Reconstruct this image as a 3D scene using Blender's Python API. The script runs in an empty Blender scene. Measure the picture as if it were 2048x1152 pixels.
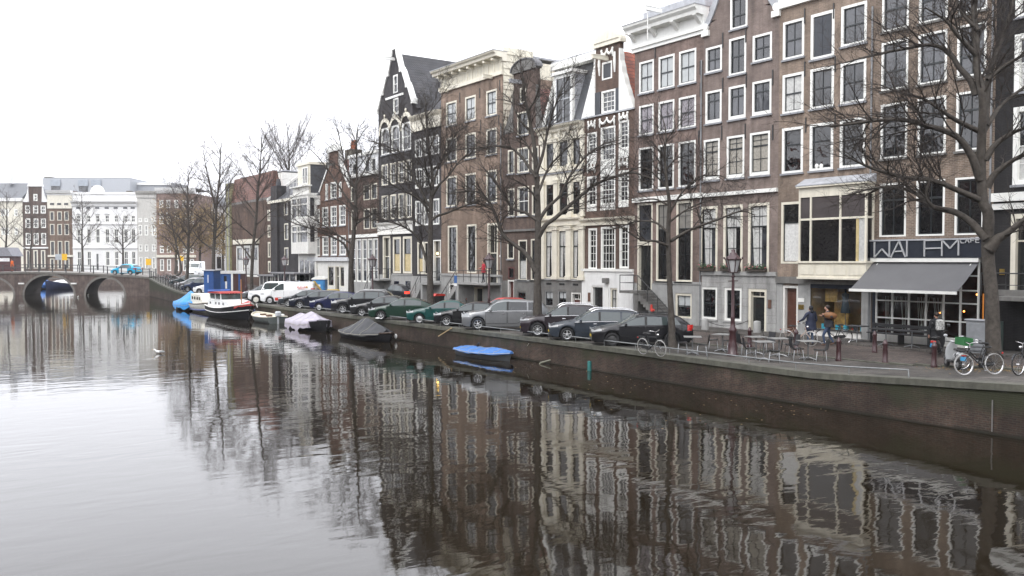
import bpy, math, random
from math import sin, cos, pi, radians as R, sqrt, atan2, hypot, exp
from mathutils import Vector, Matrix

scn = bpy.context.scene
col = scn.collection

# ---------------------------------------------------------------- camera
FPX = 1774.0                      # focal length in photo pixels (photo 2048 wide)
PITCH = math.atan(56/FPX); YAW = R(34.5); CAMZ = 5.05
cam = bpy.data.cameras.new('camera'); camo = bpy.data.objects.new('camera', cam); col.objects.link(camo)
cam.sensor_width = 36; cam.lens = 36*FPX/2048; cam.clip_end = 3000; cam.clip_start = .2
camo.location = (0, 0, CAMZ); camo.rotation_euler = (pi/2-PITCH, 0, -YAW)
scn.camera = camo

# ---------------------------------------------------------------- sky, sun, exposure
SUN_EL, SUN_AZ = R(52), R(250)
w = bpy.data.worlds.new('World'); scn.world = w; w.use_nodes = True
nt = w.node_tree; bg = nt.nodes['Background']
sky = nt.nodes.new('ShaderNodeTexSky'); sky.sky_type = 'NISHITA'; sky.sun_disc = False
sky.sun_elevation = SUN_EL; sky.sun_rotation = SUN_AZ; sky.air_density = 1.0; sky.dust_density = 4.0; sky.ozone_density = 1.0
hs = nt.nodes.new('ShaderNodeHueSaturation'); hs.inputs['Saturation'].default_value = .10
mx = nt.nodes.new('ShaderNodeMix'); mx.data_type = 'RGBA'; mx.inputs[0].default_value = .82
mx.inputs[7].default_value = (9.5, 9.65, 10.3, 1)       # the even cloud cover
nt.links.new(sky.outputs[0], hs.inputs['Color']); nt.links.new(hs.outputs[0], mx.inputs[6])
# an overcast sky is darker towards the horizon
wtc = nt.nodes.new('ShaderNodeTexCoord'); wsp = nt.nodes.new('ShaderNodeSeparateXYZ'); nt.links.new(wtc.outputs['Generated'], wsp.inputs[0])
wmr = nt.nodes.new('ShaderNodeMapRange'); wmr.inputs[1].default_value = 0; wmr.inputs[2].default_value = 1; wmr.inputs[3].default_value = .94; wmr.inputs[4].default_value = 1.2
nt.links.new(wsp.outputs[2], wmr.inputs[0])
wmu = nt.nodes.new('ShaderNodeMix'); wmu.data_type = 'RGBA'; wmu.blend_type = 'MULTIPLY'; wmu.inputs[0].default_value = 1
nt.links.new(mx.outputs[2], wmu.inputs[6]); nt.links.new(wmr.outputs[0], wmu.inputs[7])
nt.links.new(wmu.outputs[2], bg.inputs[0]); bg.inputs[1].default_value = .112
sl = bpy.data.lights.new('sun', 'SUN'); so = bpy.data.objects.new('sun', sl); col.objects.link(so)
sl.energy = .5; sl.angle = R(25); sl.color = (1, .96, .9)
so.rotation_euler = (pi/2-SUN_EL, 0, pi-SUN_AZ); so.location = (0, 0, 60)
vs = scn.view_settings; vs.view_transform = 'Standard'; vs.look = 'None'; vs.exposure = 1.22; vs.gamma = 1
scn.cycles.max_bounces = 6; scn.cycles.transparent_max_bounces = 6; scn.cycles.glossy_bounces = 3
scn.cycles.diffuse_bounces = 3; scn.cycles.use_denoising = True
scn.cycles.caustics_reflective = False; scn.cycles.caustics_refractive = False

# ---------------------------------------------------------------- photo pixel -> place
FW = Vector((sin(YAW)*cos(PITCH), cos(YAW)*cos(PITCH), -sin(PITCH)))
RT = Vector((cos(YAW), -sin(YAW), 0)); UP = RT.cross(FW)
CAMP = Vector((0, 0, CAMZ))
def ray(px, py): return FW*FPX + RT*(px-1024) + UP*(576-py)
def gz(px, py, z=1.15):
    d = ray(px, py); t = (z-CAMZ)/d.z; return CAMP + d*t
def gx(px, py, X):
    d = ray(px, py); return CAMP + d*(X/d.x)
def gy(px, py, Y):
    d = ray(px, py); return CAMP + d*(Y/d.y)
def gd(px, py, dep):                     # at a depth along the view axis
    d = ray(px, py); return CAMP + d*(dep/FPX)
def gplane(px, py, O, n):
    d = ray(px, py); return CAMP + d*((O-CAMP).dot(n)/d.dot(n))
def street(Y):
    if Y < 19: return 1.15+.055*(19-Y)
    if Y < 98: return 1.15
    if Y < 132: return 1.15+1.5*((Y-98)/34)**1.6
    if Y < 146: return 2.65
    return max(1.5, 2.65-.06*(Y-146))
def sc(px, py, n=6):                     # a pixel standing on the street
    z = 1.15
    for _ in range(n):
        p = gz(px, py, z); z = .5*z+.5*street(p.y)
    return gz(px, py, z)

# ---------------------------------------------------------------- materials
M = {}
def newmat(name):
    m = bpy.data.materials.new(name); m.use_nodes = True
    return m, m.node_tree, m.node_tree.nodes['Principled BSDF']
def N(nt, t, **k):
    n = nt.nodes.new(t)
    for a, b in k.items(): setattr(n, a, b)
    return n
def mat(name, c, rough=.6, metal=0, var=.18, vs=3.0, coat=0, spec=.5, bump=0, bs=30, emit=None, coord='Object', dirt=0):
    if name in M: return M[name]
    m, nt, p = newmat(name)
    p.inputs['Roughness'].default_value = rough; p.inputs['Metallic'].default_value = metal
    p.inputs['Specular IOR Level'].default_value = spec
    p.inputs['Coat Weight'].default_value = coat; p.inputs['Coat Roughness'].default_value = .04
    tc = N(nt, 'ShaderNodeTexCoord')
    no = N(nt, 'ShaderNodeTexNoise'); no.inputs['Scale'].default_value = vs; no.inputs['Detail'].default_value = 6; no.inputs['Roughness'].default_value = .65
    nt.links.new(tc.outputs[coord], no.inputs[0])
    mr = N(nt, 'ShaderNodeMapRange'); mr.inputs[1].default_value = .3; mr.inputs[2].default_value = .7
    mr.inputs[3].default_value = 1-var; mr.inputs[4].default_value = 1+var
    nt.links.new(no.outputs[0], mr.inputs[0])
    mu = N(nt, 'ShaderNodeMix', data_type='RGBA', blend_type='MULTIPLY'); mu.inputs[0].default_value = 1
    mu.inputs[6].default_value = (*c, 1); nt.links.new(mr.outputs[0], mu.inputs[7])
    out = mu.outputs[2]
    if dirt:                                             # streaks of grime running down
        mp = N(nt, 'ShaderNodeMapping'); mp.inputs['Scale'].default_value = (2.2, 2.2, .25); nt.links.new(tc.outputs[coord], mp.inputs[0])
        n2 = N(nt, 'ShaderNodeTexNoise'); n2.inputs['Scale'].default_value = 2.0; n2.inputs['Detail'].default_value = 5
        nt.links.new(mp.outputs[0], n2.inputs[0])
        r2 = N(nt, 'ShaderNodeMapRange'); r2.inputs[1].default_value = .45; r2.inputs[2].default_value = .75; r2.inputs[3].default_value = 0; r2.inputs[4].default_value = dirt
        nt.links.new(n2.outputs[0], r2.inputs[0])
        m2 = N(nt, 'ShaderNodeMix', data_type='RGBA'); nt.links.new(r2.outputs[0], m2.inputs[0]); nt.links.new(out, m2.inputs[6])
        m2.inputs[7].default_value = (c[0]*.35, c[1]*.34, c[2]*.32, 1); out = m2.outputs[2]
    nt.links.new(out, p.inputs['Base Color'])
    if bump:
        nb = N(nt, 'ShaderNodeTexNoise'); nb.inputs['Scale'].default_value = bs; nb.inputs['Detail'].default_value = 4
        nt.links.new(tc.outputs[coord], nb.inputs[0])
        b = N(nt, 'ShaderNodeBump'); b.inputs['Strength'].default_value = bump; b.inputs['Distance'].default_value = .03
        nt.links.new(nb.outputs[0], b.inputs['Height']); nt.links.new(b.outputs[0], p.inputs['Normal'])
    if emit:
        p.inputs['Emission Color'].default_value = (*emit[0], 1); p.inputs['Emission Strength'].default_value = emit[1]
    M[name] = m; return m

def brick(name, c1, c2, mortar, bw=.22, rh=.066, ms=.010, stain=.25, ground=False, bump=.4, tilt=None):
    """running-bond brick laid in metres on any upright (or, with ground, level) face"""
    if name in M: return M[name]
    if not ground: c1, c2, mortar = [tuple(v*k for v, k in zip(c, (.80, .785, .745))) for c in (c1, c2, mortar)]
    m, nt, p = newmat(name)
    tc = N(nt, 'ShaderNodeTexCoord'); sp = N(nt, 'ShaderNodeSeparateXYZ'); nt.links.new(tc.outputs['Object'], sp.inputs[0])
    cb = N(nt, 'ShaderNodeCombineXYZ')
    if ground:
        nt.links.new(sp.outputs[0], cb.inputs[0]); nt.links.new(sp.outputs[1], cb.inputs[1])
    else:
        ad = N(nt, 'ShaderNodeMath', operation='ADD'); nt.links.new(sp.outputs[0], ad.inputs[0]); nt.links.new(sp.outputs[1], ad.inputs[1])
        nt.links.new(ad.outputs[0], cb.inputs[0]); nt.links.new(sp.outputs[2], cb.inputs[1])
    br = N(nt, 'ShaderNodeTexBrick'); br.inputs['Scale'].default_value = 1; br.inputs['Brick Width'].default_value = bw
    br.inputs['Row Height'].default_value = rh; br.inputs['Mortar Size'].default_value = ms; br.inputs['Mortar Smooth'].default_value = .3
    br.inputs['Color1'].default_value = (*c1, 1); br.inputs['Color2'].default_value = (*c2, 1); br.inputs['Mortar'].default_value = (*mortar, 1)
    nt.links.new(cb.outputs[0], br.inputs[0])
    out = br.outputs[0]
    for scale, lo, amt in ((.45, .35, stain), (2.3, .3, stain*.7), (14, .3, stain*.6)):
        no = N(nt, 'ShaderNodeTexNoise'); no.inputs['Scale'].default_value = scale; no.inputs['Detail'].default_value = 5
        nt.links.new(tc.outputs['Object'], no.inputs[0])
        mr = N(nt, 'ShaderNodeMapRange'); mr.inputs[1].default_value = lo; mr.inputs[2].default_value = 1-lo
        mr.inputs[3].default_value = 1-amt; mr.inputs[4].default_value = 1+amt
        nt.links.new(no.outputs[0], mr.inputs[0])
        mu = N(nt, 'ShaderNodeMix', data_type='RGBA', blend_type='MULTIPLY'); mu.inputs[0].default_value = 1
        nt.links.new(out, mu.inputs[6]); nt.links.new(mr.outputs[0], mu.inputs[7]); out = mu.outputs[2]
    if not ground:                                      # soot running down the wall in streaks
        mp = N(nt, 'ShaderNodeMapping'); mp.inputs['Scale'].default_value = (1.6, 1.6, .14); nt.links.new(tc.outputs['Object'], mp.inputs[0])
        no = N(nt, 'ShaderNodeTexNoise'); no.inputs['Scale'].default_value = 1.6; no.inputs['Detail'].default_value = 6; nt.links.new(mp.outputs[0], no.inputs[0])
        mr = N(nt, 'ShaderNodeMapRange'); mr.inputs[1].default_value = .45; mr.inputs[2].default_value = .72; mr.inputs[3].default_value = 1; mr.inputs[4].default_value = .68
        nt.links.new(no.outputs[0], mr.inputs[0])
        mu = N(nt, 'ShaderNodeMix', data_type='RGBA', blend_type='MULTIPLY'); mu.inputs[0].default_value = 1
        nt.links.new(out, mu.inputs[6]); nt.links.new(mr.outputs[0], mu.inputs[7]); out = mu.outputs[2]
    nt.links.new(out, p.inputs['Base Color']); p.inputs['Roughness'].default_value = .85; p.inputs['Specular IOR Level'].default_value = .25
    b = N(nt, 'ShaderNodeBump'); b.inputs['Strength'].default_value = bump; b.inputs['Distance'].default_value = .02; b.invert = True
    nt.links.new(br.outputs['Fac'], b.inputs['Height']); nt.links.new(b.outputs[0], p.inputs['Normal'])
    M[name] = m; return m

def tiles(name, c, bump=1.0):
    """pantiles: rows down the slope (local z) and curved columns"""
    if name in M: return M[name]
    m, nt, p = newmat(name)
    tc = N(nt, 'ShaderNodeTexCoord'); sp = N(nt, 'ShaderNodeSeparateXYZ'); nt.links.new(tc.outputs['Object'], sp.inputs[0])
    ad = N(nt, 'ShaderNodeMath', operation='ADD'); nt.links.new(sp.outputs[0], ad.inputs[0]); nt.links.new(sp.outputs[1], ad.inputs[1])
    cb = N(nt, 'ShaderNodeCombineXYZ'); nt.links.new(ad.outputs[0], cb.inputs[0]); nt.links.new(sp.outputs[2], cb.inputs[1])
    br = N(nt, 'ShaderNodeTexBrick'); br.offset = 0; br.inputs['Scale'].default_value = 1; br.inputs['Brick Width'].default_value = .24; br.inputs['Row Height'].default_value = .27
    br.inputs['Mortar Size'].default_value = .03; br.inputs['Mortar Smooth'].default_value = .6
    br.inputs['Color1'].default_value = (c[0]*1.2, c[1]*1.15, c[2]*1.1, 1); br.inputs['Color2'].default_value = (c[0]*.75, c[1]*.75, c[2]*.8, 1)
    br.inputs['Mortar'].default_value = (c[0]*.3, c[1]*.3, c[2]*.3, 1)
    nt.links.new(cb.outputs[0], br.inputs[0])
    no = N(nt, 'ShaderNodeTexNoise'); no.inputs['Scale'].default_value = 1.2; no.inputs['Detail'].default_value = 6; nt.links.new(tc.outputs['Object'], no.inputs[0])
    mr = N(nt, 'ShaderNodeMapRange'); mr.inputs[1].default_value = .3; mr.inputs[2].default_value = .7; mr.inputs[3].default_value = .65; mr.inputs[4].default_value = 1.25
    nt.links.new(no.outputs[0], mr.inputs[0])
    mu = N(nt, 'ShaderNodeMix', data_type='RGBA', blend_type='MULTIPLY'); mu.inputs[0].default_value = 1
    nt.links.new(br.outputs[0], mu.inputs[6]); nt.links.new(mr.outputs[0], mu.inputs[7]); nt.links.new(mu.outputs[2], p.inputs['Base Color'])
    p.inputs['Roughness'].default_value = .6
    b = N(nt, 'ShaderNodeBump'); b.inputs['Strength'].default_value = bump; b.inputs['Distance'].default_value = .05; b.invert = True
    nt.links.new(br.outputs['Fac'], b.inputs['Height']); nt.links.new(b.outputs[0], p.inputs['Normal'])
    M[name] = m; return m

def glass(name, c=(.012, .013, .015), rough=.03, wob=.05, var=.8):
    """old window glass over a dark room: a wavy gloss"""
    if name in M: return M[name]
    m = mat(name, c, rough=rough, var=var, vs=.9, spec=1.0)
    nt = m.node_tree; p = nt.nodes['Principled BSDF']
    tc = N(nt, 'ShaderNodeTexCoord'); no = N(nt, 'ShaderNodeTexNoise'); no.inputs['Scale'].default_value = 1.6; no.inputs['Detail'].default_value = 2
    nt.links.new(tc.outputs['Object'], no.inputs[0])
    b = N(nt, 'ShaderNodeBump'); b.inputs['Strength'].default_value = wob; b.inputs['Distance'].default_value = .4
    nt.links.new(no.outputs[0], b.inputs['Height']); nt.links.new(b.outputs[0], p.inputs['Normal'])
    return m
def clear_glass(name, tint=(.9, .93, .92)):
    if name in M: return M[name]
    m, nt, p = newmat(name); nt.nodes.remove(p)
    tr = N(nt, 'ShaderNodeBsdfTransparent'); tr.inputs[0].default_value = (*tint, 1)
    gl = N(nt, 'ShaderNodeBsdfGlossy'); gl.inputs['Roughness'].default_value = .02
    fr = N(nt, 'ShaderNodeFresnel'); fr.inputs[0].default_value = 1.5
    mi = N(nt, 'ShaderNodeMixShader'); nt.links.new(fr.outputs[0], mi.inputs[0]); nt.links.new(tr.outputs[0], mi.inputs[1]); nt.links.new(gl.outputs[0], mi.inputs[2])
    nt.links.new(mi.outputs[0], nt.nodes['Material Output'].inputs[0])
    M[name] = m; return m
def paint(name, c, flake=0):
    return mat(name, c, rough=.3, metal=flake, var=.06, vs=6, coat=.75, spec=.18)

# ---------------------------------------------------------------- mesh building
class MB:
    def __init__(s): s.v = []; s.f = []; s.sm = []; s.mi = []
    def add(s, vs, fs, smooth=False, mi=0):
        o = len(s.v); s.v.extend([tuple(p) for p in vs])
        for f in fs: s.f.append(tuple(i+o for i in f)); s.sm.append(smooth); s.mi.append(mi)
        return s
    def quad(s, *p, mi=0): return s.add(p, [tuple(range(len(p)))], mi=mi)
    def box(s, x0, x1, y0, y1, z0, z1, mi=0):
        x0, x1 = min(x0, x1), max(x0, x1); y0, y1 = min(y0, y1), max(y0, y1); z0, z1 = min(z0, z1), max(z0, z1)
        v = [(x, y, z) for z in (z0, z1) for y in (y0, y1) for x in (x0, x1)]
        return s.add(v, [(0, 2, 3, 1), (4, 5, 7, 6), (0, 1, 5, 4), (2, 6, 7, 3), (0, 4, 6, 2), (1, 3, 7, 5)], mi=mi)
    def rbox(s, x0, x1, y0, y1, z0, z1, b=.02):
        """a box with chamfered edges"""
        X = (x0, x0+b, x1-b, x1); Y = (y0, y0+b, y1-b, y1); Z = (z0, z0+b, z1-b, z1)
        def ring(z, e):
            a, c = (1, 2) if e else (0, 3)
            return [(X[1], Y[a], z), (X[2], Y[a], z), (X[c], Y[1], z), (X[c], Y[2], z), (X[2], Y[c], z), (X[1], Y[c], z), (X[a], Y[2], z), (X[a], Y[1], z)]
        rs = [ring(Z[0], 1), ring(Z[1], 0), ring(Z[2], 0), ring(Z[3], 1)]
        v = [p for r in rs for p in r]; f = [tuple(range(7, -1, -1)), tuple(range(24, 32))]
        for k in range(3):
            for i in range(8): f.append((k*8+i, k*8+(i+1) % 8, k*8+8+(i+1) % 8, k*8+8+i))
        return s.add(v, f)
    def prism(s, poly, ax, a, b, smooth=False):
        """poly in the two other axes (in order), extruded along ax from a to b"""
        n = len(poly)
        def pt(p, t): return (t, p[0], p[1]) if ax == 'x' else (p[0], t, p[1]) if ax == 'y' else (p[0], p[1], t)
        v = [pt(p, a) for p in poly]+[pt(p, b) for p in poly]
        f = [tuple(range(n-1, -1, -1)), tuple(range(n, 2*n))]
        s.add(v, f); s.add(v, [(i, (i+1) % n, n+(i+1) % n, n+i) for i in range(n)], smooth)
        return s
    def tube(s, pts, rad, n=6, caps=True, smooth=True):
        pts = [Vector(p) for p in pts]
        if not hasattr(rad, '__len__'): rad = [rad]*len(pts)
        v = []; f = []; prev = None
        for i, p in enumerate(pts):
            t = (pts[min(i+1, len(pts)-1)]-pts[max(i-1, 0)])
            if t.length < 1e-9: t = Vector((0, 0, 1))
            t.normalize()
            if prev is None:
                a = Vector((0, 0, 1)) if abs(t.z) < .9 else Vector((1, 0, 0)); u = t.cross(a).normalized()
            else:
                u = prev - t*prev.dot(t)
                if u.length < 1e-6: u = t.orthogonal()
                u.normalize()
            prev = u; w_ = t.cross(u); r = rad[i]
            for k in range(n):
                an = 2*pi*k/n; q = p+u*(r*cos(an))+w_*(r*sin(an)); v.append((q.x, q.y, q.z))
        for i in range(len(pts)-1):
            for k in range(n): f.append((i*n+k, i*n+(k+1) % n, (i+1)*n+(k+1) % n, (i+1)*n+k))
        s.add(v, f, smooth)
        if caps:
            m = len(pts)-1
            s.add([v[k] for k in range(n)], [tuple(range(n-1, -1, -1))]); s.add([v[m*n+k] for k in range(n)], [tuple(range(n))])
        return s
    def bar(s, p0, p1, w_=.03, h=None, up=(0, 0, 1)):
        h = h or w_; p0 = Vector(p0); p1 = Vector(p1); t = (p1-p0).normalized(); a = Vector(up)
        if abs(t.dot(a)) > .98: a = Vector((1, 0, 0))
        u = t.cross(a).normalized()*(w_/2); k = u.cross(t).normalized()*(h/2)
        v = [p+u*i+k*j for p in (p0, p1) for i, j in ((-1, -1), (1, -1), (1, 1), (-1, 1))]
        return s.add(v, [(3, 2, 1, 0), (4, 5, 6, 7), (0, 1, 5, 4), (1, 2, 6, 5), (2, 3, 7, 6), (3, 0, 4, 7)])
    def lathe(s, prof, n=16, c=(0, 0, 0), axis='z', smooth=True, caps=True):
        v = []; f = []
        for r, z in prof:
            for k in range(n):
                a = 2*pi*k/n; x, y = r*cos(a), r*sin(a)
                q = (x, y, z) if axis == 'z' else (x, z, y) if axis == 'y' else (z, x, y)
                v.append((c[0]+q[0], c[1]+q[1], c[2]+q[2]))
        m = len(prof)
        for i in range(m-1):
            for k in range(n):
                q = (i*n+k, i*n+(k+1) % n, (i+1)*n+(k+1) % n, (i+1)*n+k)
                f.append(q if axis != 'y' else q[::-1])
        s.add(v, f, smooth)
        for i, rev in ((0, 1), (m-1, 0)):
            if caps and prof[0] != prof[-1] and prof[i][0] > 1e-4:
                t = tuple(range(n)); s.add(v[i*n:(i+1)*n], [t[::-1] if rev else t])
        return s
    def ell(s, c, r, nu=12, nv=8, smooth=True):
        if not hasattr(r, '__len__'): r = (r, r, r)
        v = []; f = []
        for j in range(nv+1):
            ph = -pi/2+pi*j/nv
            for i in range(nu):
                a = 2*pi*i/nu; v.append((c[0]+r[0]*cos(ph)*cos(a), c[1]+r[1]*cos(ph)*sin(a), c[2]+r[2]*sin(ph)))
        for j in range(nv):
            for i in range(nu): f.append((j*nu+i, j*nu+(i+1) % nu, (j+1)*nu+(i+1) % nu, (j+1)*nu+i))
        return s.add(v, f, smooth)
    def grid(s, P, smooth=True, close=False, mi=0):
        """P[i][j] points -> sheet"""
        n = len(P); m = len(P[0]); v = [p for r in P for p in r]; f = []
        for i in range(n-1):
            for j in range(m if close else m-1): f.append((i*m+j, i*m+(j+1) % m, (i+1)*m+(j+1) % m, (i+1)*m+j))
        return s.add(v, f, smooth, mi)
    def build(s, name, m, parent=None, mats=None):
        me = bpy.data.meshes.new(name); me.from_pydata(s.v, [], s.f)
        me.polygons.foreach_set('use_smooth', s.sm)
        for q in (mats or [m]): me.materials.append(q)
        if mats: me.polygons.foreach_set('material_index', s.mi)
        me.update()
        o = bpy.data.objects.new(name, me); col.objects.link(o)
        if parent is not None: o.parent = parent
        return o
def recalc(o):
    import bmesh
    b = bmesh.new(); b.from_mesh(o.data); bmesh.ops.recalc_face_normals(b, faces=b.faces); b.to_mesh(o.data); b.free()
def tag(o, label=None, cat=None, group=None, kind=None):
    if label: o['label'] = label
    if cat: o['category'] = cat
    if group: o['group'] = group
    if kind: o['kind'] = kind
    return o
def empty(name, loc, rz=0, label=None, cat=None, group=None):
    o = bpy.data.objects.new(name, None); col.objects.link(o); o.location = loc; o.rotation_euler = (0, 0, rz)
    o.empty_display_size = .2
    return tag(o, label, cat, group)
KIDS = {}
def copy_tree(o, parent=None, loc=None, rz=None, label=None, group=None, kids=None):
    kids = kids or {}
    if not kids:
        for q in bpy.data.objects:
            if q.parent: kids.setdefault(q.parent.name, []).append(q)
    c = o.copy(); col.objects.link(c); c.parent = parent
    if loc is not None: c.location = loc
    if rz is not None: c.rotation_euler = (0, 0, rz)
    if label: c['label'] = label
    if group: c['group'] = group
    for ch in kids.get(o.name, []): copy_tree(ch, c, kids=kids)
    return c
rnd = random.Random(7)
# ================================================================= THE SETTING: water, quay, street, bridge
def water_mat():
    m, nt, p = newmat('canal_water')
    p.inputs['Base Color'].default_value = (.010, .007, .0035, 1); p.inputs['Roughness'].default_value = .032
    p.inputs['IOR'].default_value = 1.5; p.inputs['Specular IOR Level'].default_value = .5
    ge = N(nt, 'ShaderNodeNewGeometry')
    mp = N(nt, 'ShaderNodeMapping'); mp.inputs['Rotation'].default_value = (0, 0, YAW)
    mp.inputs['Scale'].default_value = (.75, 1.7, 1); nt.links.new(ge.outputs['Position'], mp.inputs[0])
    acc = None
    for s_, d, wt in ((.75, 1, .9), (2.2, 2, .24), (6.0, 1, .03)):
        no = N(nt, 'ShaderNodeTexNoise'); no.inputs['Scale'].default_value = s_; no.inputs['Detail'].default_value = d; no.inputs['Distortion'].default_value = .6
        nt.links.new(mp.outputs[0], no.inputs[0])
        mu = N(nt, 'ShaderNodeMath', operation='MULTIPLY'); mu.inputs[1].default_value = wt; nt.links.new(no.outputs[0], mu.inputs[0])
        if acc is None: acc = mu
        else:
            a = N(nt, 'ShaderNodeMath', operation='ADD'); nt.links.new(acc.outputs[0], a.inputs[0]); nt.links.new(mu.outputs[0], a.inputs[1]); acc = a
    # calm and ruffled patches
    pn = N(nt, 'ShaderNodeTexNoise'); pn.inputs['Scale'].default_value = .11; pn.inputs['Detail'].default_value = 2; nt.links.new(ge.outputs['Position'], pn.inputs[0])
    pr = N(nt, 'ShaderNodeMapRange'); pr.inputs[1].default_value = .35; pr.inputs[2].default_value = .65; pr.inputs[3].default_value = .35; pr.inputs[4].default_value = 1.0
    nt.links.new(pn.outputs[0], pr.inputs[0])
    mh = N(nt, 'ShaderNodeMath', operation='MULTIPLY'); nt.links.new(acc.outputs[0], mh.inputs[0]); nt.links.new(pr.outputs[0], mh.inputs[1])
    b = N(nt, 'ShaderNodeBump'); b.inputs['Strength'].default_value = 1; b.inputs['Distance'].default_value = WAVE
    nt.links.new(mh.outputs[0], b.inputs['Height']); nt.links.new(b.outputs[0], p.inputs['Normal'])
    M['canal_water'] = m; return m
WAVE = .012
water = MB().quad((-400, -60, 0), (400, -60, 0), (400, 700, 0), (-400, 700, 0)).build('water', water_mat())
tag(water, 'still dark canal water mirroring the house fronts', 'water', kind='structure')

FX = 38.0
# foot of the quay wall, from the near end to the far bridge
QW = [gz(2048, 880, 0), gz(1540, 800, 0), gz(1109, 729, 0), gz(792, 679, 0), gz(566, 643, 0), gz(430, 620, 0), gz(351, 605, 0), gz(299, 592.5, 0)]
d0 = (QW[0]-QW[1]).normalized(); QW = [QW[0]+d0*17]+QW
def qx(Y):
    if Y <= QW[0].y: return QW[0].x
    for a, b in zip(QW, QW[1:]):
        if a.y <= Y <= b.y: return a.x+(b.x-a.x)*(Y-a.y)/(b.y-a.y)
    return QW[-1].x
YB = QW[-1].y                                    # the bridge's near face
pave = brick('street_clinkers', (.098, .076, .066), (.062, .052, .047), (.03, .028, .026), .20, .10, .01, .3, ground=True, bump=.3)
pave2 = brick('pavement_slabs', (.092, .083, .075), (.066, .061, .056), (.032, .03, .028), .30, .30, .012, .3, ground=True, bump=.25)
capm = mat('quay_stone', (.085, .084, .066), .8, var=.35, vs=2, bump=.5, bs=12, dirt=.5)
def quay_mat():
    m = brick('quay_brick', (.078, .048, .038), (.048, .034, .029), (.072, .064, .054), .21, .065, .012, .35, bump=.6)
    nt = m.node_tree; p = nt.nodes['Principled BSDF']; src = p.inputs['Base Color'].links[0].from_socket
    ge = N(nt, 'ShaderNodeNewGeometry'); sp = N(nt, 'ShaderNodeSeparateXYZ'); nt.links.new(ge.outputs['Position'], sp.inputs[0])
    mp = N(nt, 'ShaderNodeMapping'); mp.inputs['Scale'].default_value = (.6, .6, .5); nt.links.new(ge.outputs['Position'], mp.inputs[0])
    no = N(nt, 'ShaderNodeTexNoise'); no.inputs['Scale'].default_value = 1.7; no.inputs['Detail'].default_value = 7; nt.links.new(mp.outputs[0], no.inputs[0])
    def layer(src, lo, hi, amp, colr, off=0):
        a = N(nt, 'ShaderNodeMath', operation='MULTIPLY_ADD'); nt.links.new(no.outputs[0], a.inputs[0]); a.inputs[1].default_value = amp; a.inputs[2].default_value = -amp*.5
        b = N(nt, 'ShaderNodeMath', operation='ADD'); nt.links.new(sp.outputs[2], b.inputs[0]); nt.links.new(a.outputs[0], b.inputs[1])
        r = N(nt, 'ShaderNodeMapRange'); r.inputs[1].default_value = lo; r.inputs[2].default_value = hi; nt.links.new(b.outputs[0], r.inputs[0])
        x = N(nt, 'ShaderNodeMix', data_type='RGBA'); nt.links.new(r.outputs[0], x.inputs[0]); nt.links.new(src, x.inputs[6]); x.inputs[7].default_value = (*colr, 1)
        return x.outputs[2]
    src = layer(src, .62, 1.2, 1.7, (.034, .036, .02))          # moss and grime below the coping
    src = layer(src, .12, .03, .22, (.022, .02, .014))            # wet, algae-dark foot
    nt.links.new(src, p.inputs['Base Color']); return m
qb = quay_mat()
def rowpts(off, dz, ys): return [(qx(y)+off, y, street(y)+dz) for y in ys]
Yq = []
y = QW[0].y
while y < YB-.01:
    Yq.append(y); y += 1.5
Yq.append(YB)
wall = MB(); 
wall.grid([[(qx(y), y, -1.0), (qx(y), y, street(y)-.10)] for y in Yq], smooth=False)
o = tag(wall.build('quay_wall', qb), 'old brick quay wall with moss under its stone coping', 'quay wall', kind='structure'); recalc(o)
cap = MB(); cap.grid([[(qx(y)-.06, y, street(y)-.17), (qx(y)-.06, y, street(y)+.03), (qx(y)+.50, y, street(y)+.03), (qx(y)+.50, y, street(y)-.17)] for y in Yq], smooth=False)
o = tag(cap.build('quay_coping', capm), 'worn pale stone coping along the canal edge', 'coping', kind='structure')
gs = MB(); gs.grid([[(qx(y)+.45, y, street(y)) , (qx(y)+4.6, y, street(y))] for y in Yq], smooth=False)
tag(gs.build('parking_strip', pave2), 'worn brick parking strip beside the canal', 'paving', kind='structure')
Ys = [-25, -15, -8]+[y for y in Yq if y > -8]+[YB+2, YB+8, YB+14, YB+25, YB+40, YB+80, YB+140]
gs = MB(); gs.grid([[(qx(y)+4.6, y, street(y)-.004), (FX-2.2, y, street(y)-.004)] for y in Yq], smooth=False)
tag(gs.build('road', pave), 'red brown clinker road between cars and houses', 'road', kind='structure')
gs = MB(); gs.grid([[(FX-2.2, y, street(y)-.004), (FX-2.2, y, street(y)+.08), (FX+.6, y, street(y)+.09)] for y in Yq], smooth=False)
tag(gs.build('pavement', pave2), 'slabbed pavement along the foot of the house fronts', 'pavement', kind='structure')
# land behind the houses and beyond the bridge
land = MB(); land.grid([[(FX+.5, y, street(y)-.02), (FX+200, y, street(y)-.02)] for y in Ys], smooth=False)
land.quad((QW[-1].x+.6, YB+.2, 2.62), (FX+.6, YB+.2, 2.62), (FX+40, YB+16, 2.62), (QW[-1].x+3, YB+16, 2.62))
land.quad((QW[-1].x+3, YB+16, 2.6), (FX+40, YB+16, 2.6), (FX+120, YB+60, 1.6), (QW[-1].x+25, YB+60, 1.6))
tag(land.build('ground', pave), 'paved ground of the streets behind and beyond', 'ground', kind='structure')
# far end of quay ramp: closing wall under the cross street
cl = MB().box(QW[-1].x, QW[-1].x+60, YB+.05, YB+.4, -1, 2.6); cl.box(QW[-1].x+.02, QW[-1].x+.4, YB+.4, YB+13, -1, 2.6)
o = tag(cl.build('abutment_wall', qb), 'brick wall carrying the street up to the bridge', 'wall', kind='structure')

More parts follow.
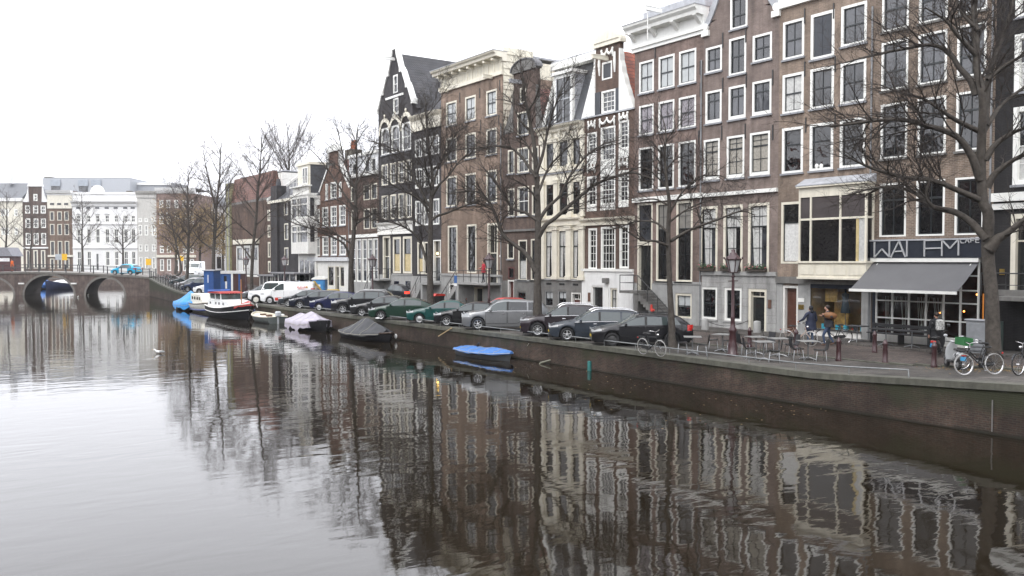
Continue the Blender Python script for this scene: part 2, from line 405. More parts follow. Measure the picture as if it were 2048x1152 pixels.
# ---------------- the three arched bridge
BL = gz(-330, 586.5, 0); BR = gz(299, 592.5, 0)
bd = (BR-BL); blen = bd.length; brot = atan2(bd.y, bd.x)
bridge = empty('arched_bridge', BL, brot, 'low brick bridge with stone rimmed arches and iron railing', 'bridge')
def bl(px, py):                                   # on the bridge face: (distance along, height)
    n = Vector((-bd.y, bd.x, 0)).normalized(); p = gplane(px, py, BL, n); return (p-BL).dot(bd)/blen, p.z
def deckz(u):
    t = (u-uc)/(blen-uc); return 3.36-.66*abs(t)**1.8
uc = bl(60, 545)[0]
ar = [bl(-75, 589)[0], bl(27, 589)[0], bl(49, 589)[0], bl(148, 589)[0], bl(172, 589)[0], bl(249, 589)[0]]
arches = [(ar[0], ar[1], bl(0, 553)[1]-.1), (ar[2], ar[3], bl(98, 551)[1]), (ar[4], ar[5], bl(210, 556)[1])]
def archz(u):
    for a, b, h in arches:
        if a < u < b:
            t = (u-(a+b)/2)/((b-a)/2); return h*sqrt(max(0, 1-t*t))
    return -1.0
us = [i*blen/160 for i in range(161)]
for a, b, h in arches:
    c_ = (a+b)/2; r_ = (b-a)/2
    us += [c_+r_*cos(pi*k/22) for k in range(23)]+[a-.001, b+.001]
us = sorted(us); BW = 9.0; SK = BW*math.tan(brot+R(18))      # the arches run along the canal, askew to the face
f = MB()
f.grid([[(u, 0, archz(u)), (u, 0, deckz(u)-.22)] for u in us], smooth=False)
f.grid([[(u+SK, BW, archz(u)), (u+SK, BW, deckz(u)-.22)] for u in us], smooth=False)
o = f.build('wall', mat('bridge_brick', (.105, .078, .068), .85, var=.5, vs=1.2, bump=.3, bs=8, dirt=.55), bridge)
va = MB()
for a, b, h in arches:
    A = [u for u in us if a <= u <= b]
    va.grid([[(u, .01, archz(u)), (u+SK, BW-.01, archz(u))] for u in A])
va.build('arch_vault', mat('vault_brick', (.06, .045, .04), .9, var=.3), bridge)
for a, b, h in arches:
    v = MB(); c_ = (a+b)/2; r_ = (b-a)/2
    rows = []
    for k in range(29):
        an = pi*k/28; e = .3; rows.append([(c_+r_*cos(an), -.05, h*sin(an)), (c_+(r_+e)*cos(an), -.05, (h+e)*sin(an)), (c_+(r_+e)*cos(an), .02, (h+e)*sin(an))])
    v.grid(rows, smooth=False); v.build('arch_rim', mat('bridge_stone', (.17, .16, .145), .85, var=.3, dirt=.5), bridge)
d = MB(); d.grid([[(u, -.10, deckz(u)-.26), (u, -.10, deckz(u)), (u+SK, BW+.1, deckz(u)), (u+SK, BW+.1, deckz(u)-.26), (u, -.1, deckz(u)-.26)] for u in us[::4]+[us[-1]]], smooth=False)
d.build('deck', mat('bridge_deck', (.15, .14, .125), .85, var=.25), bridge)
iron = mat('dark_iron', (.03, .03, .03), .5, var=.2)
for side in (.15, BW-.15):
    r = MB(); hs_ = 1.0
    n = int(blen/2.2)
    for k in range(n+1):
        u = k*blen/n; e = SK if side > 1 else 0; r.box(u+e-.05, u+e+.05, side-.05, side+.05, deckz(u), deckz(u)+hs_+.08)
    for q in (hs_, .55):
        r.tube([(u+(SK if side > 1 else 0), side, deckz(u)+q) for u in us[::6]+[us[-1]]], .03, 5)
    r.build('railing', iron, bridge)
for px in (43, 148):
    u, z = bl(px, 567); MB().box(u-.45, u+.45, -.12, .01, z-.1, z+.1).build('height_mark', mat('white_paint', (.78, .78, .76), .5), bridge)

# railing up the ramp beside the bridge
rr = MB(); ys = [YB-.3-i*2.0 for i in range(13)]
for y in ys: rr.box(qx(y)+.2, qx(y)+.28, y-.04, y+.04, street(y), street(y)+1.05)
for q in (1.0, .55): rr.tube([(qx(y)+.24, y, street(y)+q) for y in ys], .03, 5)
tag(rr.build('ramp_railing', iron), 'dark iron railing climbing the ramp to the bridge', 'railing')
# ================================================================= THE HOUSES
cream = mat('cream_paint', (.70, .66, .55), .45, var=.08, vs=2, dirt=.22)
white = mat('white_frame', (.78, .78, .74), .4, var=.05, vs=2, dirt=.12)
offw = mat('off_white_render', (.72, .71, .67), .6, var=.08, dirt=.25)
sashd = mat('dark_sash', (.018, .022, .024), .3, var=.1)
slate = mat('slate', (.05, .052, .058), .5, var=.3, vs=5)
lead = mat('lead', (.36, .37, .39), .45, var=.2, vs=2, dirt=.3)
stone = mat('grey_stone', (.32, .32, .31), .75, var=.14, vs=2, dirt=.3, bump=.1)
dstone = mat('dark_stone', (.16, .155, .145), .8, var=.25, vs=2, dirt=.4)
sillst = mat('sill_stone', (.24, .245, .26), .6, var=.15)
blackp = mat('black_gloss', (.012, .014, .014), .25, var=.1, coat=.6)
curt = mat('net_curtain', (.48, .48, .46), .8, var=.22, vs=7, coat=.5)
curty = mat('ochre_curtain', (.5, .40, .2), .8, var=.2, vs=6, coat=.4)
blind = mat('grey_blind', (.42, .44, .44), .7, var=.1, coat=.5)
dblind = mat('dark_blind', (.05, .04, .04), .7, var=.2, coat=.5)
G = [glass('window_glass_%s' % k, c, wob=w_) for k, c, w_ in (('dim', (.012, .013, .015), .05), ('grey', (.040, .042, .048), .05), ('deep', (.006, .006, .007), .06))]
tile_d = tiles('dark_tiles', (.05, .05, .055)); tile_r = tiles('red_tiles', (.40, .10, .045)); tile_b = tiles('brown_tiles', (.20, .075, .05))

class House:
    def __init__(s, name, label, pl, pr, m, cat='house', O=None, rz=0.0, depth=11, base=None, group=None, wallname='wall'):
        s.n = Vector((-cos(rz), -sin(rz), 0)); s.e = Vector((-sin(rz), cos(rz), 0))
        O = Vector(O) if O is not None else Vector((FX, 0, 0))
        p = gplane(pr, 520, O, s.n); s.O = Vector((p.x, p.y, 0))
        s.root = empty(name, s.O, rz, label, cat, group); s.W = s.Y(pl); s.m = m; s.depth = depth
        s.holes = []; s.prof = None; s.wallname = wallname
        s.base = base if base is not None else street((s.O+s.e*s.W/2).y)-.3
    def L(s, px, py):
        p = gplane(px, py, s.O, s.n)-s.O; return p.dot(s.e), p.z
    def Y(s, px): return s.L(px, 520)[0]
    def Z(s, px, py): return s.L(px, py)[1]
    def hole(s, y0, y1, z0, z1): s.holes.append((min(y0, y1), max(y0, y1), min(z0, z1), max(z0, z1)))
    def B(s): return MB()
    def part(s, mb, name, m, par=None):
        return mb.build(name, m, par or s.root)
    def box(s, name, m, x0, x1, y0, y1, z0, z1, par=None):
        return MB().box(x0, x1, y0, y1, z0, z1).build(name, m, par or s.root)
    def wall(s, ztop, prof=None, side=None, m2=None, split=None, zbot=None, name=None, back=True):
        """front wall with its window openings; prof = [(z, yL, yR)] above gives a gable"""
        prof = prof or []
        zb = s.base if zbot is None else zbot
        P = [(zb, 0, s.W), (ztop, 0, s.W)]+[p for p in prof]
        zs = sorted(set([round(p[0], 4) for p in P]+[round(z, 4) for h in s.holes for z in h[2:] if zb < z < P[-1][0]]))
        def ev(z, up):
            for a, b in zip(P, P[1:]):
                if a[0] <= z <= b[0] and b[0]-a[0] > 1e-6:
                    if (up and z < b[0]-1e-6) or (not up and z > a[0]+1e-6):
                        t = (z-a[0])/(b[0]-a[0]); return a[1]+(b[1]-a[1])*t, a[2]+(b[2]-a[2])*t
            return P[-1][1], P[-1][2]
        mb = MB()
        for z0, z1 in zip(zs, zs[1:]):
            if z1-z0 < 1e-4: continue
            a0, b0 = ev(z0, True); a1, b1 = ev(z1, False); zm = (z0+z1)/2
            hs_ = sorted([(h[0], h[1]) for h in s.holes if h[2] < zm < h[3]])
            cur = (a0, a1)
            for h in hs_:
                if h[0] > min(cur)+1e-4: mb.quad((0, h[0], z0), (0, cur[0], z0), (0, cur[1], z1), (0, h[0], z1))
                cur = (h[1], h[1])
            mb.quad((0, b0, z0), (0, cur[0], z0), (0, cur[1], z1), (0, b1, z1))
        d = s.depth; zt = ztop if side is None else side
        for y in (0, s.W): mb.quad((0, y, zb), (d, y, zb), (d, y, zt), (0, y, zt))
        if back: mb.quad((d, 0, zb), (d, s.W, zb), (d, s.W, zt), (d, 0, zt))
        # gable thickness and its back
        if prof:
            g = [(ztop, 0, s.W)]+list(prof); t = .32
            for k in (1, 2):
                mb.grid([[(0, p[k], p[0]), (t, p[k], p[0])] for p in g], smooth=False)
            mb.quad((0, g[-1][1], g[-1][0]), (t, g[-1][1], g[-1][0]), (t, g[-1][2], g[-1][0]), (0, g[-1][2], g[-1][0]))
            mb.grid([[(t, p[1], p[0]), (t, p[2], p[0])] for p in g], smooth=False)
        o = mb.build(name or s.wallname, s.m, s.root); recalc(o); return o
    def flat(s, z, m=None, name='roof'):
        return s.box(name, m or lead, .1, s.depth, 0.002, s.W-.002, z-.15, z)
    def roof_perp(s, ze, zr, m, x0=.3, yl=0, yr=None, ym=None, name='roof', x1=None):
        yr = s.W if yr is None else yr; ym = (yl+yr)/2 if ym is None else ym; x1 = x1 or s.depth
        mb = MB(); mb.quad((x0, yl, ze), (x1, yl, ze), (x1, ym, zr), (x0, ym, zr)); mb.quad((x0, yr, ze), (x0, ym, zr), (x1, ym, zr), (x1, yr, ze))
        mb.quad((x1, yl, ze), (x1, yr, ze), (x1, ym, zr)); mb.quad((x0, yl, ze), (x0, ym, zr), (x0, yr, ze))
        return mb.build(name, m, s.root)
    def roof_par(s, ze, zr, m, x0=.15, x1=None, xm=None, name='roof', flat_to=None):
        x1 = x1 or s.depth; xm = xm or (x0+x1)/2; mb = MB(); W = s.W
        if flat_to: mb.quad((x0, 0, ze), (x0, W, ze), (xm, W, zr), (xm, 0, zr)); mb.quad((xm, 0, zr), (xm, W, zr), (flat_to, W, zr), (flat_to, 0, zr)); \
            mb.quad((flat_to, 0, zr), (flat_to, W, zr), (x1, W, ze), (x1, 0, ze)); pl = [(x0, ze), (xm, zr), (flat_to, zr), (x1, ze)]
        else: mb.quad((x0, 0, ze), (x0, W, ze), (xm, W, zr), (xm, 0, zr)); mb.quad((xm, 0, zr), (xm, W, zr), (x1, W, ze), (x1, 0, ze)); pl = [(x0, ze), (xm, zr), (x1, ze)]
        for y in (0, W): mb.quad(*[(x, y, z) for x, z in pl])
        o = mb.build(name, m, s.root); recalc(o); return o
    def win(s, pl, pr, zt, zb, fm=None, sm_=None, fw=.10, nx=2, ny=1, mr=.5, cur=None, sill=sillst, g=None, deep=.11, bw=.035, name='window', fo=.015, ry=None, yy=None, arch=0, kick=0, rest=None):
        """one window: glass, frame, sash bars, sill, curtain.  pl, pr photo columns of its outer frame"""
        y1, y0 = (s.Y(pl), s.Y(pr)) if yy is None else yy
        z1, z0 = max(zt, zb), min(zt, zb); fm = fm or cream; sm_ = sm_ or sashd
        s.hole(y0, y1, z0, z1)
        g = g or G[rnd.choice((0, 0, 1, 2))]
        a, b, c, d = y0+fw, y1-fw, z0+fw*.8+kick, z1-fw
        W = MB().box(deep-.01, deep+.02, y0+.01, y1-.01, z0+.01, z1-.01).build(name, g, s.root)
        F = MB().box(-fo, deep+.03, y0, a, z0, z1).box(-fo, deep+.03, b, y1, z0, z1).box(-fo, deep+.028, a, b, d, z1).box(-fo, deep+.028, a, b, z0, c)
        if arch:
            n = 12; ym = (a+b)/2; r = (b-a)/2
            for k in range(n):
                t0, t1 = pi*k/n, pi*(k+1)/n
                F.prism([(ym+r*cos(t0), d-arch+arch*sin(t0)), (ym+r*cos(t1), d-arch+arch*sin(t1)), (ym+r*cos(t1), d+.01), (ym+r*cos(t0), d+.01)], 'x', -fo+.002, deep+.026)
        F.build('frame', fm, W)
        S = MB(); x0, x1 = deep-.05, deep-.008; e = bw
        S.box(x0, x1, a, a+e, c, d).box(x0, x1, b-e, b, c, d).box(x0, x1, a+e, b-e, c, c+e).box(x0, x1, a+e, b-e, d-e, d)
        zm = d-(d-c)*mr
        if mr: S.box(x0-.01, x1, a+e, b-e, zm-e*.7, zm+e*.7)
        for i in range(1, nx): yb = a+(b-a)*i/nx; S.box(x0+.01, x1-.001, yb-e*.35, yb+e*.35, c+e, d-e)
        for k in range(1, ny):
            for lo, hi in ((c, zm), (zm, d)) if mr else ((c, d),):
                zz = lo+(hi-lo)*k/ny; S.box(x0+.012, x1-.002, a+e, b-e, zz-e*.35, zz+e*.35)
        S.build('sash', sm_, W)
        if sill: MB().box(-.10, .03, y0-.06, y1+.06, z0-.10, z0-.003).build('sill', sill, W)
        if cur:
            C = MB(); xx = deep-.0165; n = 22
            def pleat(f0, f1, z0_, z1_, taper=0):
                P = []
                for k in range(n+1):
                    t = k/n; row = []
                    for q in range(7):
                        v_ = q/6; yy_ = a+(b-a)*(f0+(f1-f0)*(t*(1-taper*(1-v_)) if f0 < .5 else 1-(1-t)*(1-taper*(1-v_))))
                        row.append((xx+.004*sin(t*19), yy_, z0_+(z1_-z0_)*v_))
                    P.append(row)
                C.grid(P)
            if cur == 'full': pleat(0, 1, c, d)
            elif cur == 'half': pleat(0, 1, c, zm)
            elif cur == 'top': pleat(0, 1, zm+(0), d)
            elif cur == 'drape': pleat(0, .5, c, d, .45); pleat(.5, 1, c, d, .2)
            elif cur == 'sidel': pleat(.72, 1, c, d, .0)
            elif cur == 'sider': pleat(0, .3, c, d, .2)
            elif cur == 'tieb': pleat(.36, 1, c, d, .30); pleat(0, .34, zm, d, 0)
            elif cur == 'blind': pleat(0, 1, c+(d-c)*.45, d)
            C.build('curtain', {'blind': blind}.get(cur, rest or curt), W)
        return W
    def row(s, cols, pt, pb, **k):
        """a row of windows whose top and bottom are read at the first column's left edge"""
        zt, zb = s.Z(cols[0][0], pt), s.Z(cols[0][0], pb)
        return [s.win(a, b, zt, zb, **k) for a, b in cols]
    def front_door(s, pl, pr, zt, zb, m=None, fm=None, trans=0, deep=.22, fw=.12, glassy=False):
        y1, y0 = s.Y(pl), s.Y(pr); fm = fm or cream; s.hole(y0, y1, zb, zt); m = m or blackp
        a, b = y0+fw, y1-fw; h = zt-fw-trans
        D = MB().box(deep-.02, deep+.03, a, b, zb, h)
        for k in range(3):
            za = zb+.15+(h-zb-.2)*k/3; D.box(deep-.045, deep-.015, a+.12, b-.12, za, za+(h-zb-.2)/3-.14)
        D = D.build('door', m, s.root)
        MB().box(-.02, deep+.04, y0, a, zb, zt).box(-.02, deep+.04, b, y1, zb, zt).box(-.02, deep+.035, a, b, zt-fw, zt).build('frame', fm, D)
        MB().ell((deep-.07, a+.12, zb+1.0), .035, 8, 6).build('handle', mat('brass', (.5, .36, .12), .3, metal=1), D)
        if trans:
            T = MB().box(deep-.01, deep+.02, a, b, h+.05, zt-fw).build('transom_window', G[2], s.root)
            Q = MB().box(deep-.05, deep+.03, a, b, h, h+.07).box(deep-.04, deep-.012, (a+b)/2-.02, (a+b)/2+.02, h+.07, zt-fw); Q.build('frame', fm, T)
        return D
    def band(s, z0, z1, out, m, name='stone_band', y0=0, y1=None):
        y1 = s.W if y1 is None else y1
        return s.box(name, m, -out, .05, y0-.003, y1+.003, z0, z1)
    def cornice(s, prof, m, y0=-.05, y1=None, name='cornice', top=None):
        """prof: (outward, z) points of the moulding, top to bottom"""
        y1 = s.W+.05 if y1 is None else y1
        poly = [(-o, z) for o, z in prof]
        poly = [(.3, prof[0][1])]+poly+[(.3, prof[-1][1])]
        mb = MB().prism(poly, 'y', y0, y1)
        o = mb.build(name, m, s.root); recalc(o)
        if top: MB().box(-prof[0][0]-.03, .35, y0-.03, y1+.03, prof[0][1]+.001, prof[0][1]+.05).build('gutter', top, s.root)
        return o
    def bracket(s, y, w_, z0, z1, out, m):
        poly = [(-.001, z0), (-.10, z0), (-.16, z0+(z1-z0)*.35), (-out*.75, z0+(z1-z0)*.75), (-out, z1-.06), (-out, z1), (-.001, z1)]
        o = MB().prism(poly, 'y', y-w_/2, y+w_/2).build('bracket', m, s.root); recalc(o)
    def anchor(s, px, py, h=.75):
        y, z = s.L(px, py); MB().box(-.05, -.002, y-.03, y+.03, z-h/2, z+h/2).build('wall_anchor', iron, s.root)
    def pilaster(s, px, w_, z0, z1, m, out=.10, cap=True):
        y = s.Y(px); q = MB().box(-out, .02, y-w_/2, y+w_/2, z0, z1)
        if cap:
            q.box(-out-.07, .021, y-w_/2-.06, y+w_/2+.06, z1-.22, z1-.05).box(-out-.10, .022, y-w_/2-.09, y+w_/2+.09, z1-.049, z1+.02)
            q.box(-out-.06, .021, y-w_/2-.05, y+w_/2+.05, z0-.001, z0+.25)
        q.build('pilaster', m, s.root)
    def garland(s, pl, pr, py, m, drop=.28):
        y1, y0 = s.Y(pl), s.Y(pr); z = s.Z(pl, py); ym = (y0+y1)/2
        q = MB(); n = 9
        for u0, u1 in ((y0, ym), (ym, y1)):
            q.tube([(-.07, u0+(u1-u0)*k/n, z-drop*sin(pi*k/n)) for k in range(n+1)], [.05+.045*sin(pi*k/n) for k in range(n+1)], 5)
        for u in (y0, ym, y1): q.ell((-.06, u, z+.03), (.06, .10, .10), 6, 5)
        for u in (y0, y1): q.tube([(-.05, u, z), (-.06, u, z-.28), (-.05, u, z-.5)], [.05, .075, .03], 5)
        q.build('garland', m, s.root)
def hoist(h, y, z, m, ln=1.1):
    MB().box(-ln, .1, y-.10, y+.10, z-.12, z+.12).box(-ln-.02, -.1, y-.13, y+.13, z+.121, z+.16).build('hoist_beam', m, h.root)
def mirror(prof, ym): return [(z, ym-d, ym+d) for z, d in prof]

def rail(parent, pts, m, hgt=.95, n=5, r=.022, name='railing'):
    q = MB(); V = [Vector(p) for p in pts]
    q.tube([p+Vector((0, 0, hgt)) for p in V], r*1.3, 5); q.tube([p+Vector((0, 0, hgt*.5)) for p in V], r*.7, 4)
    for a, b in zip(V, V[1:]):
        k = max(1, int((b-a).length/.9))
        for i in range(k+1): p = a.lerp(b, i/k); q.bar(p, p+Vector((0, 0, hgt)), r*1.5)
    return q.build(name, m, parent)
def stoop(h, ya, yb, z0, z1, dirn, run, depth, m, railm=iron, landing=None):
    """stairs along the house front: landing ya..yb at z1, steps going down toward +y (dirn=1) or -y (-1)"""
    n = max(2, round((z1-z0)/.18)); st = MB()
    st.box(-depth, -.002, ya, yb, z1-.16, z1)
    e = yb if dirn > 0 else ya
    st.box(-depth+.06, -.003, *sorted((e-dirn*.02, e-dirn*.32)), z0-.2, z1-.161)
    for k in range(n):
        a = e+dirn*run*k/n; b = e+dirn*run*(k+1)/n; zk = z1-(k+1)*(z1-z0)/(n+1)
        st.box(-depth+.05, -.004, min(a, b), max(a, b), max(z0-.2, zk-.45), zk)
        st.box(-depth+.02, -.003, min(a, b)-.02, max(a, b)+.02, zk+.001, zk+.05)
    S = st.build('stoop', m, h.root)
    f0 = ya if dirn > 0 else yb
    rail(S, [(-.1, f0, z1), (-depth+.05, f0, z1), (-depth+.05, e, z1), (-depth+.05, e+dirn*run, z0+.1)], railm)
    return S

# ------------------------------------------------ dark house at the right edge
br0 = brick('black_brick', (.035, .033, .036), (.028, .027, .03), (.02, .02, .02), stain=.15, bump=.25)
h = House('brick_house', 'black painted brick house at the right edge behind the big tree', 1985, 2240, br0, base=1.0)
zz = lambda p, x=2030: h.Z(x, p)
for pt, pb in ((-80, 36), (70, 185), (215, 370)):
    for a, b in ((2022, 2080), (2102, 2162)): h.win(a, b, zz(pt), zz(pb), fm=white, fw=.2, sm_=white, nx=2, ny=2, cur='half' if pt > 60 else None)
h.band(zz(402), zz(385), .22, white); h.band(zz(418), zz(406), .12, white)
h.front_door(2021, 2072, zz(428), zz(588), trans=.95, fw=.2)
h.win(2105, 2160, zz(430), zz(575), fm=cream, fw=.16)
h.wall(h.Z(2030, -140)); h.flat(h.Z(2030, -140)+.3)
h.box('name_plate', mat('brass', (.5, .36, .12), .3, metal=1), -.03, -.002, h.Y(2010), h.Y(2000), zz(550), zz(538))
h.band(zz(592), zz(580), .14, dstone, y1=h.Y(1995))
stoop(h, h.Y(2100), h.Y(2015), street(h.O.y+2), zz(592), -1, 2.5, 1.25, dstone)
rail(h.root, [(-1.2, h.Y(2015), zz(592)), (-1.2, h.Y(1993), zz(592))], iron)
h.box('cellar_door', mat('dark_green_paint', (.02, .035, .03), .3, coat=.5), -1.29, -1.255, h.Y(2040), h.Y(1992), street(22), zz(640))

# ------------------------------------------------ the cafe house
br1 = brick('tan_brick', (.27, .203, .165), (.185, .138, .113), (.33, .285, .245), stain=.26, bump=.7, rh=.075, ms=.014)
h = House('cafe_house', 'tan brick house over the cafe with tall dark framed windows', 1745, 1985, br1, cat='building')
C = [(1758, 1811), (1831, 1888), (1908, 1966)]
Z = lambda p: h.Z(1758, p)
for i, (pt, pb) in enumerate(((-42, 67), (88, 184), (211, 319))):
    for c_ in C: h.win(*c_, Z(pt), Z(pb), fm=white, fw=.10, bw=.06, nx=2, ny=1, mr=.62 if i < 2 else .3, sill=dstone, g=G[1] if i < 2 else G[2], cur=None)
for c_ in C: h.win(*c_, Z(368), Z(474), fm=white, fw=.09, bw=.06, nx=2, ny=1, mr=.3, sill=None, g=G[2])
zs0 = h.Z(1745, 515); zs1 = h.Z(1745, 483); zg = street(h.O.y+3)
y0, y1 = h.Y(1982), h.Y(1752)
h.hole(y0+.25, y1-.05, zg+.45, zs0-.1)                    # cafe front opening
h.wall(Z(-75), name='wall'); h.flat(Z(-75)+.2)
h.cornice([(.55, Z(-62)), (.5, Z(-68)), (.3, Z(-72)), (.1, Z(-75))], white)
fas = mat('fascia_black', (.022, .026, .036), .65, var=.2, spec=.2)
fa = MB().box(-.22, -.002, .22, h.W-.02, zs0-.02, zs1).build('fascia', fas, h.root)
MB().box(-.27, .0, .18, h.W+.02, zs1+.001, zs1+.07).build('fascia_cap', lead, h.root)
# the sign: bent metal letters  (horizontal runs to -y, i.e. to the right in the picture)
chrome = mat('brushed_metal', (.72, .73, .74), .3, metal=.6, var=.1)
def letter(strokes, r=.029):
    q = MB()
    for st in strokes:
        P = [Vector((-.25, h.Y(a), h.Z(a, b))) for a, b in st]
        for a, b in zip(P, P[1:]): q.bar(a, b, r*2, r*2.2, up=(1, 0, 0))
    q.build('sign_letter', chrome, fa)
letter([[(1755, 484), (1755, 515), (1770, 498), (1785, 514), (1785, 482)]])
letter([[(1788, 515), (1804, 482), (1817, 514)], [(1796, 503), (1812, 502)]])
letter([[(1820, 481), (1820, 513)]])
letter([[(1890, 480), (1855, 481), (1855, 513)], [(1855, 497), (1888, 496)]])
letter([[(1890, 512), (1890, 480), (1906, 497), (1923, 478), (1923, 511)]])
x = 1926
for ch in 'CAFE':
    a = x; b = x+8
    S = {'C': [[(b, 478), (a+2, 477), (a, 481), (a+2, 486), (b, 486)]], 'A': [[(a, 486), (a+4, 476), (b, 486)], [(a+2, 482), (b-2, 482)]],
         'F': [[(b, 476), (a+1, 476), (a+1, 485)], [(a+1, 481), (b-1, 481)]], 'E': [[(b, 475), (a+1, 475), (a+1, 485), (b, 485)], [(a+1, 480), (b-1, 480)]]}[ch]
    letter(S, .017); x += 10
# glazed front with white bars, a red-brown room behind
room = MB(); zt = zs0-.1; zb = zg+.45; d = 3.6
room.quad((d, y0, zg), (d, y1, zg), (d, y1, zt), (d, y0, zt)); room.quad((.2, y0, zg+.3), (d, y0, zg+.3), (d, y1, zg+.3), (.2, y1, zg+.3))
room.quad((.2, y0, zt), (d, y0, zt), (d, y1, zt), (.2, y1, zt)); room.quad((.2, y0, zg), (d, y0, zg), (d, y0, zt), (.2, y0, zt)); room.quad((.2, y1, zg), (d, y1, zg), (d, y1, zt), (.2, y1, zt))
room.build('room', mat('cafe_room', (.055, .018, .013), .7, var=.7, vs=1.5), h.root)
cg = clear_glass('shop_glass')
pane = MB().quad((.06, y0+.25, zb), (.06, y1-.05, zb), (.06, y1-.05, zt), (.06, y0+.25, zt)).build('shop_window', cg, h.root)
q = MB(); zr = [zb, h.Z(1752, 634), h.Z(1752, 600), h.Z(1752, 576), h.Z(1752, 549), zt]
cols = [h.Y(v) for v in (1754, 1786, 1819, 1853, 1888, 1922, 1958)]
for y in cols: q.box(-.03, .05, y-.035, y+.035, zb, zt)
for z in zr: q.box(-.025, .045, cols[-1], cols[0], z-.03, z+.03)
q.build('window_bars', white, pane)
MB().box(-.03, .05, .02, y0+.25, zg, zs0).box(-.03, .05, cols[0]+.03, h.W-.03, zg, zs0).build('front_panel', fas, h.root)
MB().box(-.12, .04, y0+.3, cols[0], zg-.05, zb).build('plinth', offw, h.root)
bam = mat('pale_bamboo', (.5, .5, .47), .6)
for a in (1768, 1800, 1836, 1870):
    for k in range(7):
        y = h.Y(a)+rnd.uniform(-.12, .12)
        MB().tube([(.35, y, zb+.1), (.35+rnd.uniform(-.1, .2), y+rnd.uniform(-.35, .35), h.Z(1752, 592))], .014, 5).build('bamboo_cane', bam, h.root)
lampm = mat('warm_lamp', (1, .4, .1), .5, emit=((1, .30, .06), 4))
for a, b in ((1847, 586), (1862, 626), (1858, 627), (1906, 624), (1949, 617), (1932, 590)):
    y, z = h.L(a, b); MB().ell((.9, y, z), (.035, .045, .04), 8, 6).build('lamp', lampm, h.root)
MB().box(1.6, 1.7, h.Y(1940), h.Y(1928), zg+.3, zg+2.4).build('inner_door', mat('amber_glow_wood', (.4, .15, .03), .5, emit=((1, .35, .06), .25)), h.root)  # door glows faintly by itself, warm lamplight put into its material
# awning
aw = Vector((0, 0, 0)); ay1, ay0 = h.Y(1747), h.Y(1959)
zt_ = h.Z(1747, 523)
pA = gplane(1700, 578, h.O+h.e*ay1, Vector((0, 1, 0)))-h.O
fx_, fz_ = pA.x, pA.z
awn = empty('awning', h.O+Vector((0, ay0, zt_)), 0, 'grey fabric awning rolled out over the cafe terrace', 'awning')
H_ = fz_-zt_; Wd = ay1-ay0
afab = mat('awning_fabric', (.105, .105, .109), .85, var=.07, vs=1.5)
q = MB(); q.grid([[(fx_*t, y, H_*t-.06*sin(pi*t)) for t in [k/8 for k in range(9)]] for y in (0, Wd*.33, Wd*.66, Wd)])
q.grid([[(fx_*t, y, H_*t-.06*sin(pi*t)-.012) for t in [k/8 for k in range(9)]] for y in (0, Wd*.33, Wd*.66, Wd)]); q.build('fabric', afab, awn)
MB().box(fx_-.06, fx_+.04, -.02, Wd+.02, H_-.10, H_+.02).build('front_bar', white, awn)
MB().box(-.20, .02, -.05, Wd+.05, -.02, .20).build('cassette', white, awn)
for y in (.3, Wd-.3): MB().tube([(-.1, y, -.1), (fx_*.5, y+.1, H_*.55-.18), (fx_, y, H_-.05)], .03, 6).build('arm', white, awn)

# ------------------------------------------------ house with the white bay window and shop
br2 = brick('brown_brick', (.325, .25, .203), (.255, .195, .16), (.31, .265, .23), stain=.24, bump=.4)
h = House('bay_house', 'brown brick house with white box bay window above a clothes shop', 1555, 1745, br2)
C = [(1562, 1604), (1617, 1664), (1677, 1728)]; Z = lambda p: h.Z(1562, p)
h.row([C[0], C[2]], 47, 122, fm=white, fw=.13, bw=.05, g=G[1])
h.row([(1617, 1664)], 32, 122, fm=white, fw=.15, g=G[2], mr=0, nx=1)
ys = (h.Y(1657), h.Y(1624)); ym = sum(ys)/2; zz0, zz1 = h.Z(1617, 119), h.Z(1617, 40)
sh = mat('shutter_black', (.03, .034, .042), .45)
for a, b in ((ys[0], ym-.01), (ym+.01, ys[1])): MB().box(.0, .035, a, b, zz0, zz1).box(-.012, -.001, a+.06, b-.06, zz0+.25, zz0+.31).box(-.012, -.001, a+.06, b-.06, zz1-.31, zz1-.25).build('shutter', sh, h.root)
h.row(C[:1], 152, 229, fm=white, fw=.13, bw=.05, cur='full'); 
zt, zb = Z(152), Z(229); h.win(*C[1], zt, zb, fm=white, fw=.13, bw=.05, g=G[0]); h.win(*C[2], zt, zb, fm=white, fw=.13, bw=.05, g=G[0])
h.row(C, 258, 348, fm=white, fw=.14, bw=.05, nx=1, mr=.36, g=G[2])
for a in (1632, 1641): y, z = h.L(a, 332); MB().ell((.055, y, z), (.045, .12, .12), 10, 8).build('globe_lamp', white, h.root)
# flat window left of the bay and the box bay itself
h.win(1562, 1606, Z(405), Z(527), fm=cream, fw=.13, nx=1, mr=.32, cur='half', sill=None, g=G[2], rest=mat('white_curtain', (.62, .62, .6), .8, var=.2, vs=9))
zB0, zB1, zB2, zB3, zB4 = (h.Z(1598, p) for p in (553, 523, 398, 376, 360))
out = .62; by1, by0 = gx(1597, 450, FX-out).y-h.O.y, gx(1733, 450, FX-out).y-h.O.y
top_ = MB().box(-out, 0, by0, by1, zB2, zB3).box(-out-.14, 0, by0-.08, by1+.08, zB3-.08, zB3+.001); bay = MB().box(-out, 0, by0, by1, zB0, zB1).box(-out-.08, 0, by0-.05, by1+.05, zB1-.07, zB1+.02).box(-out-.06, 0, by0-.04, by1+.04, zB0-.10, zB0+.001)
for k in range(4):
    a = by0+.15+(by1-by0-.2)*k/4; b = a+(by1-by0-.2)/4-.12; bay.box(-out-.025, -out+.01, a, b, zB0+.12, zB1-.18)
bay = bay.build('bay_window', cream, h.root); top_.build('bay_entablature', cream, bay)
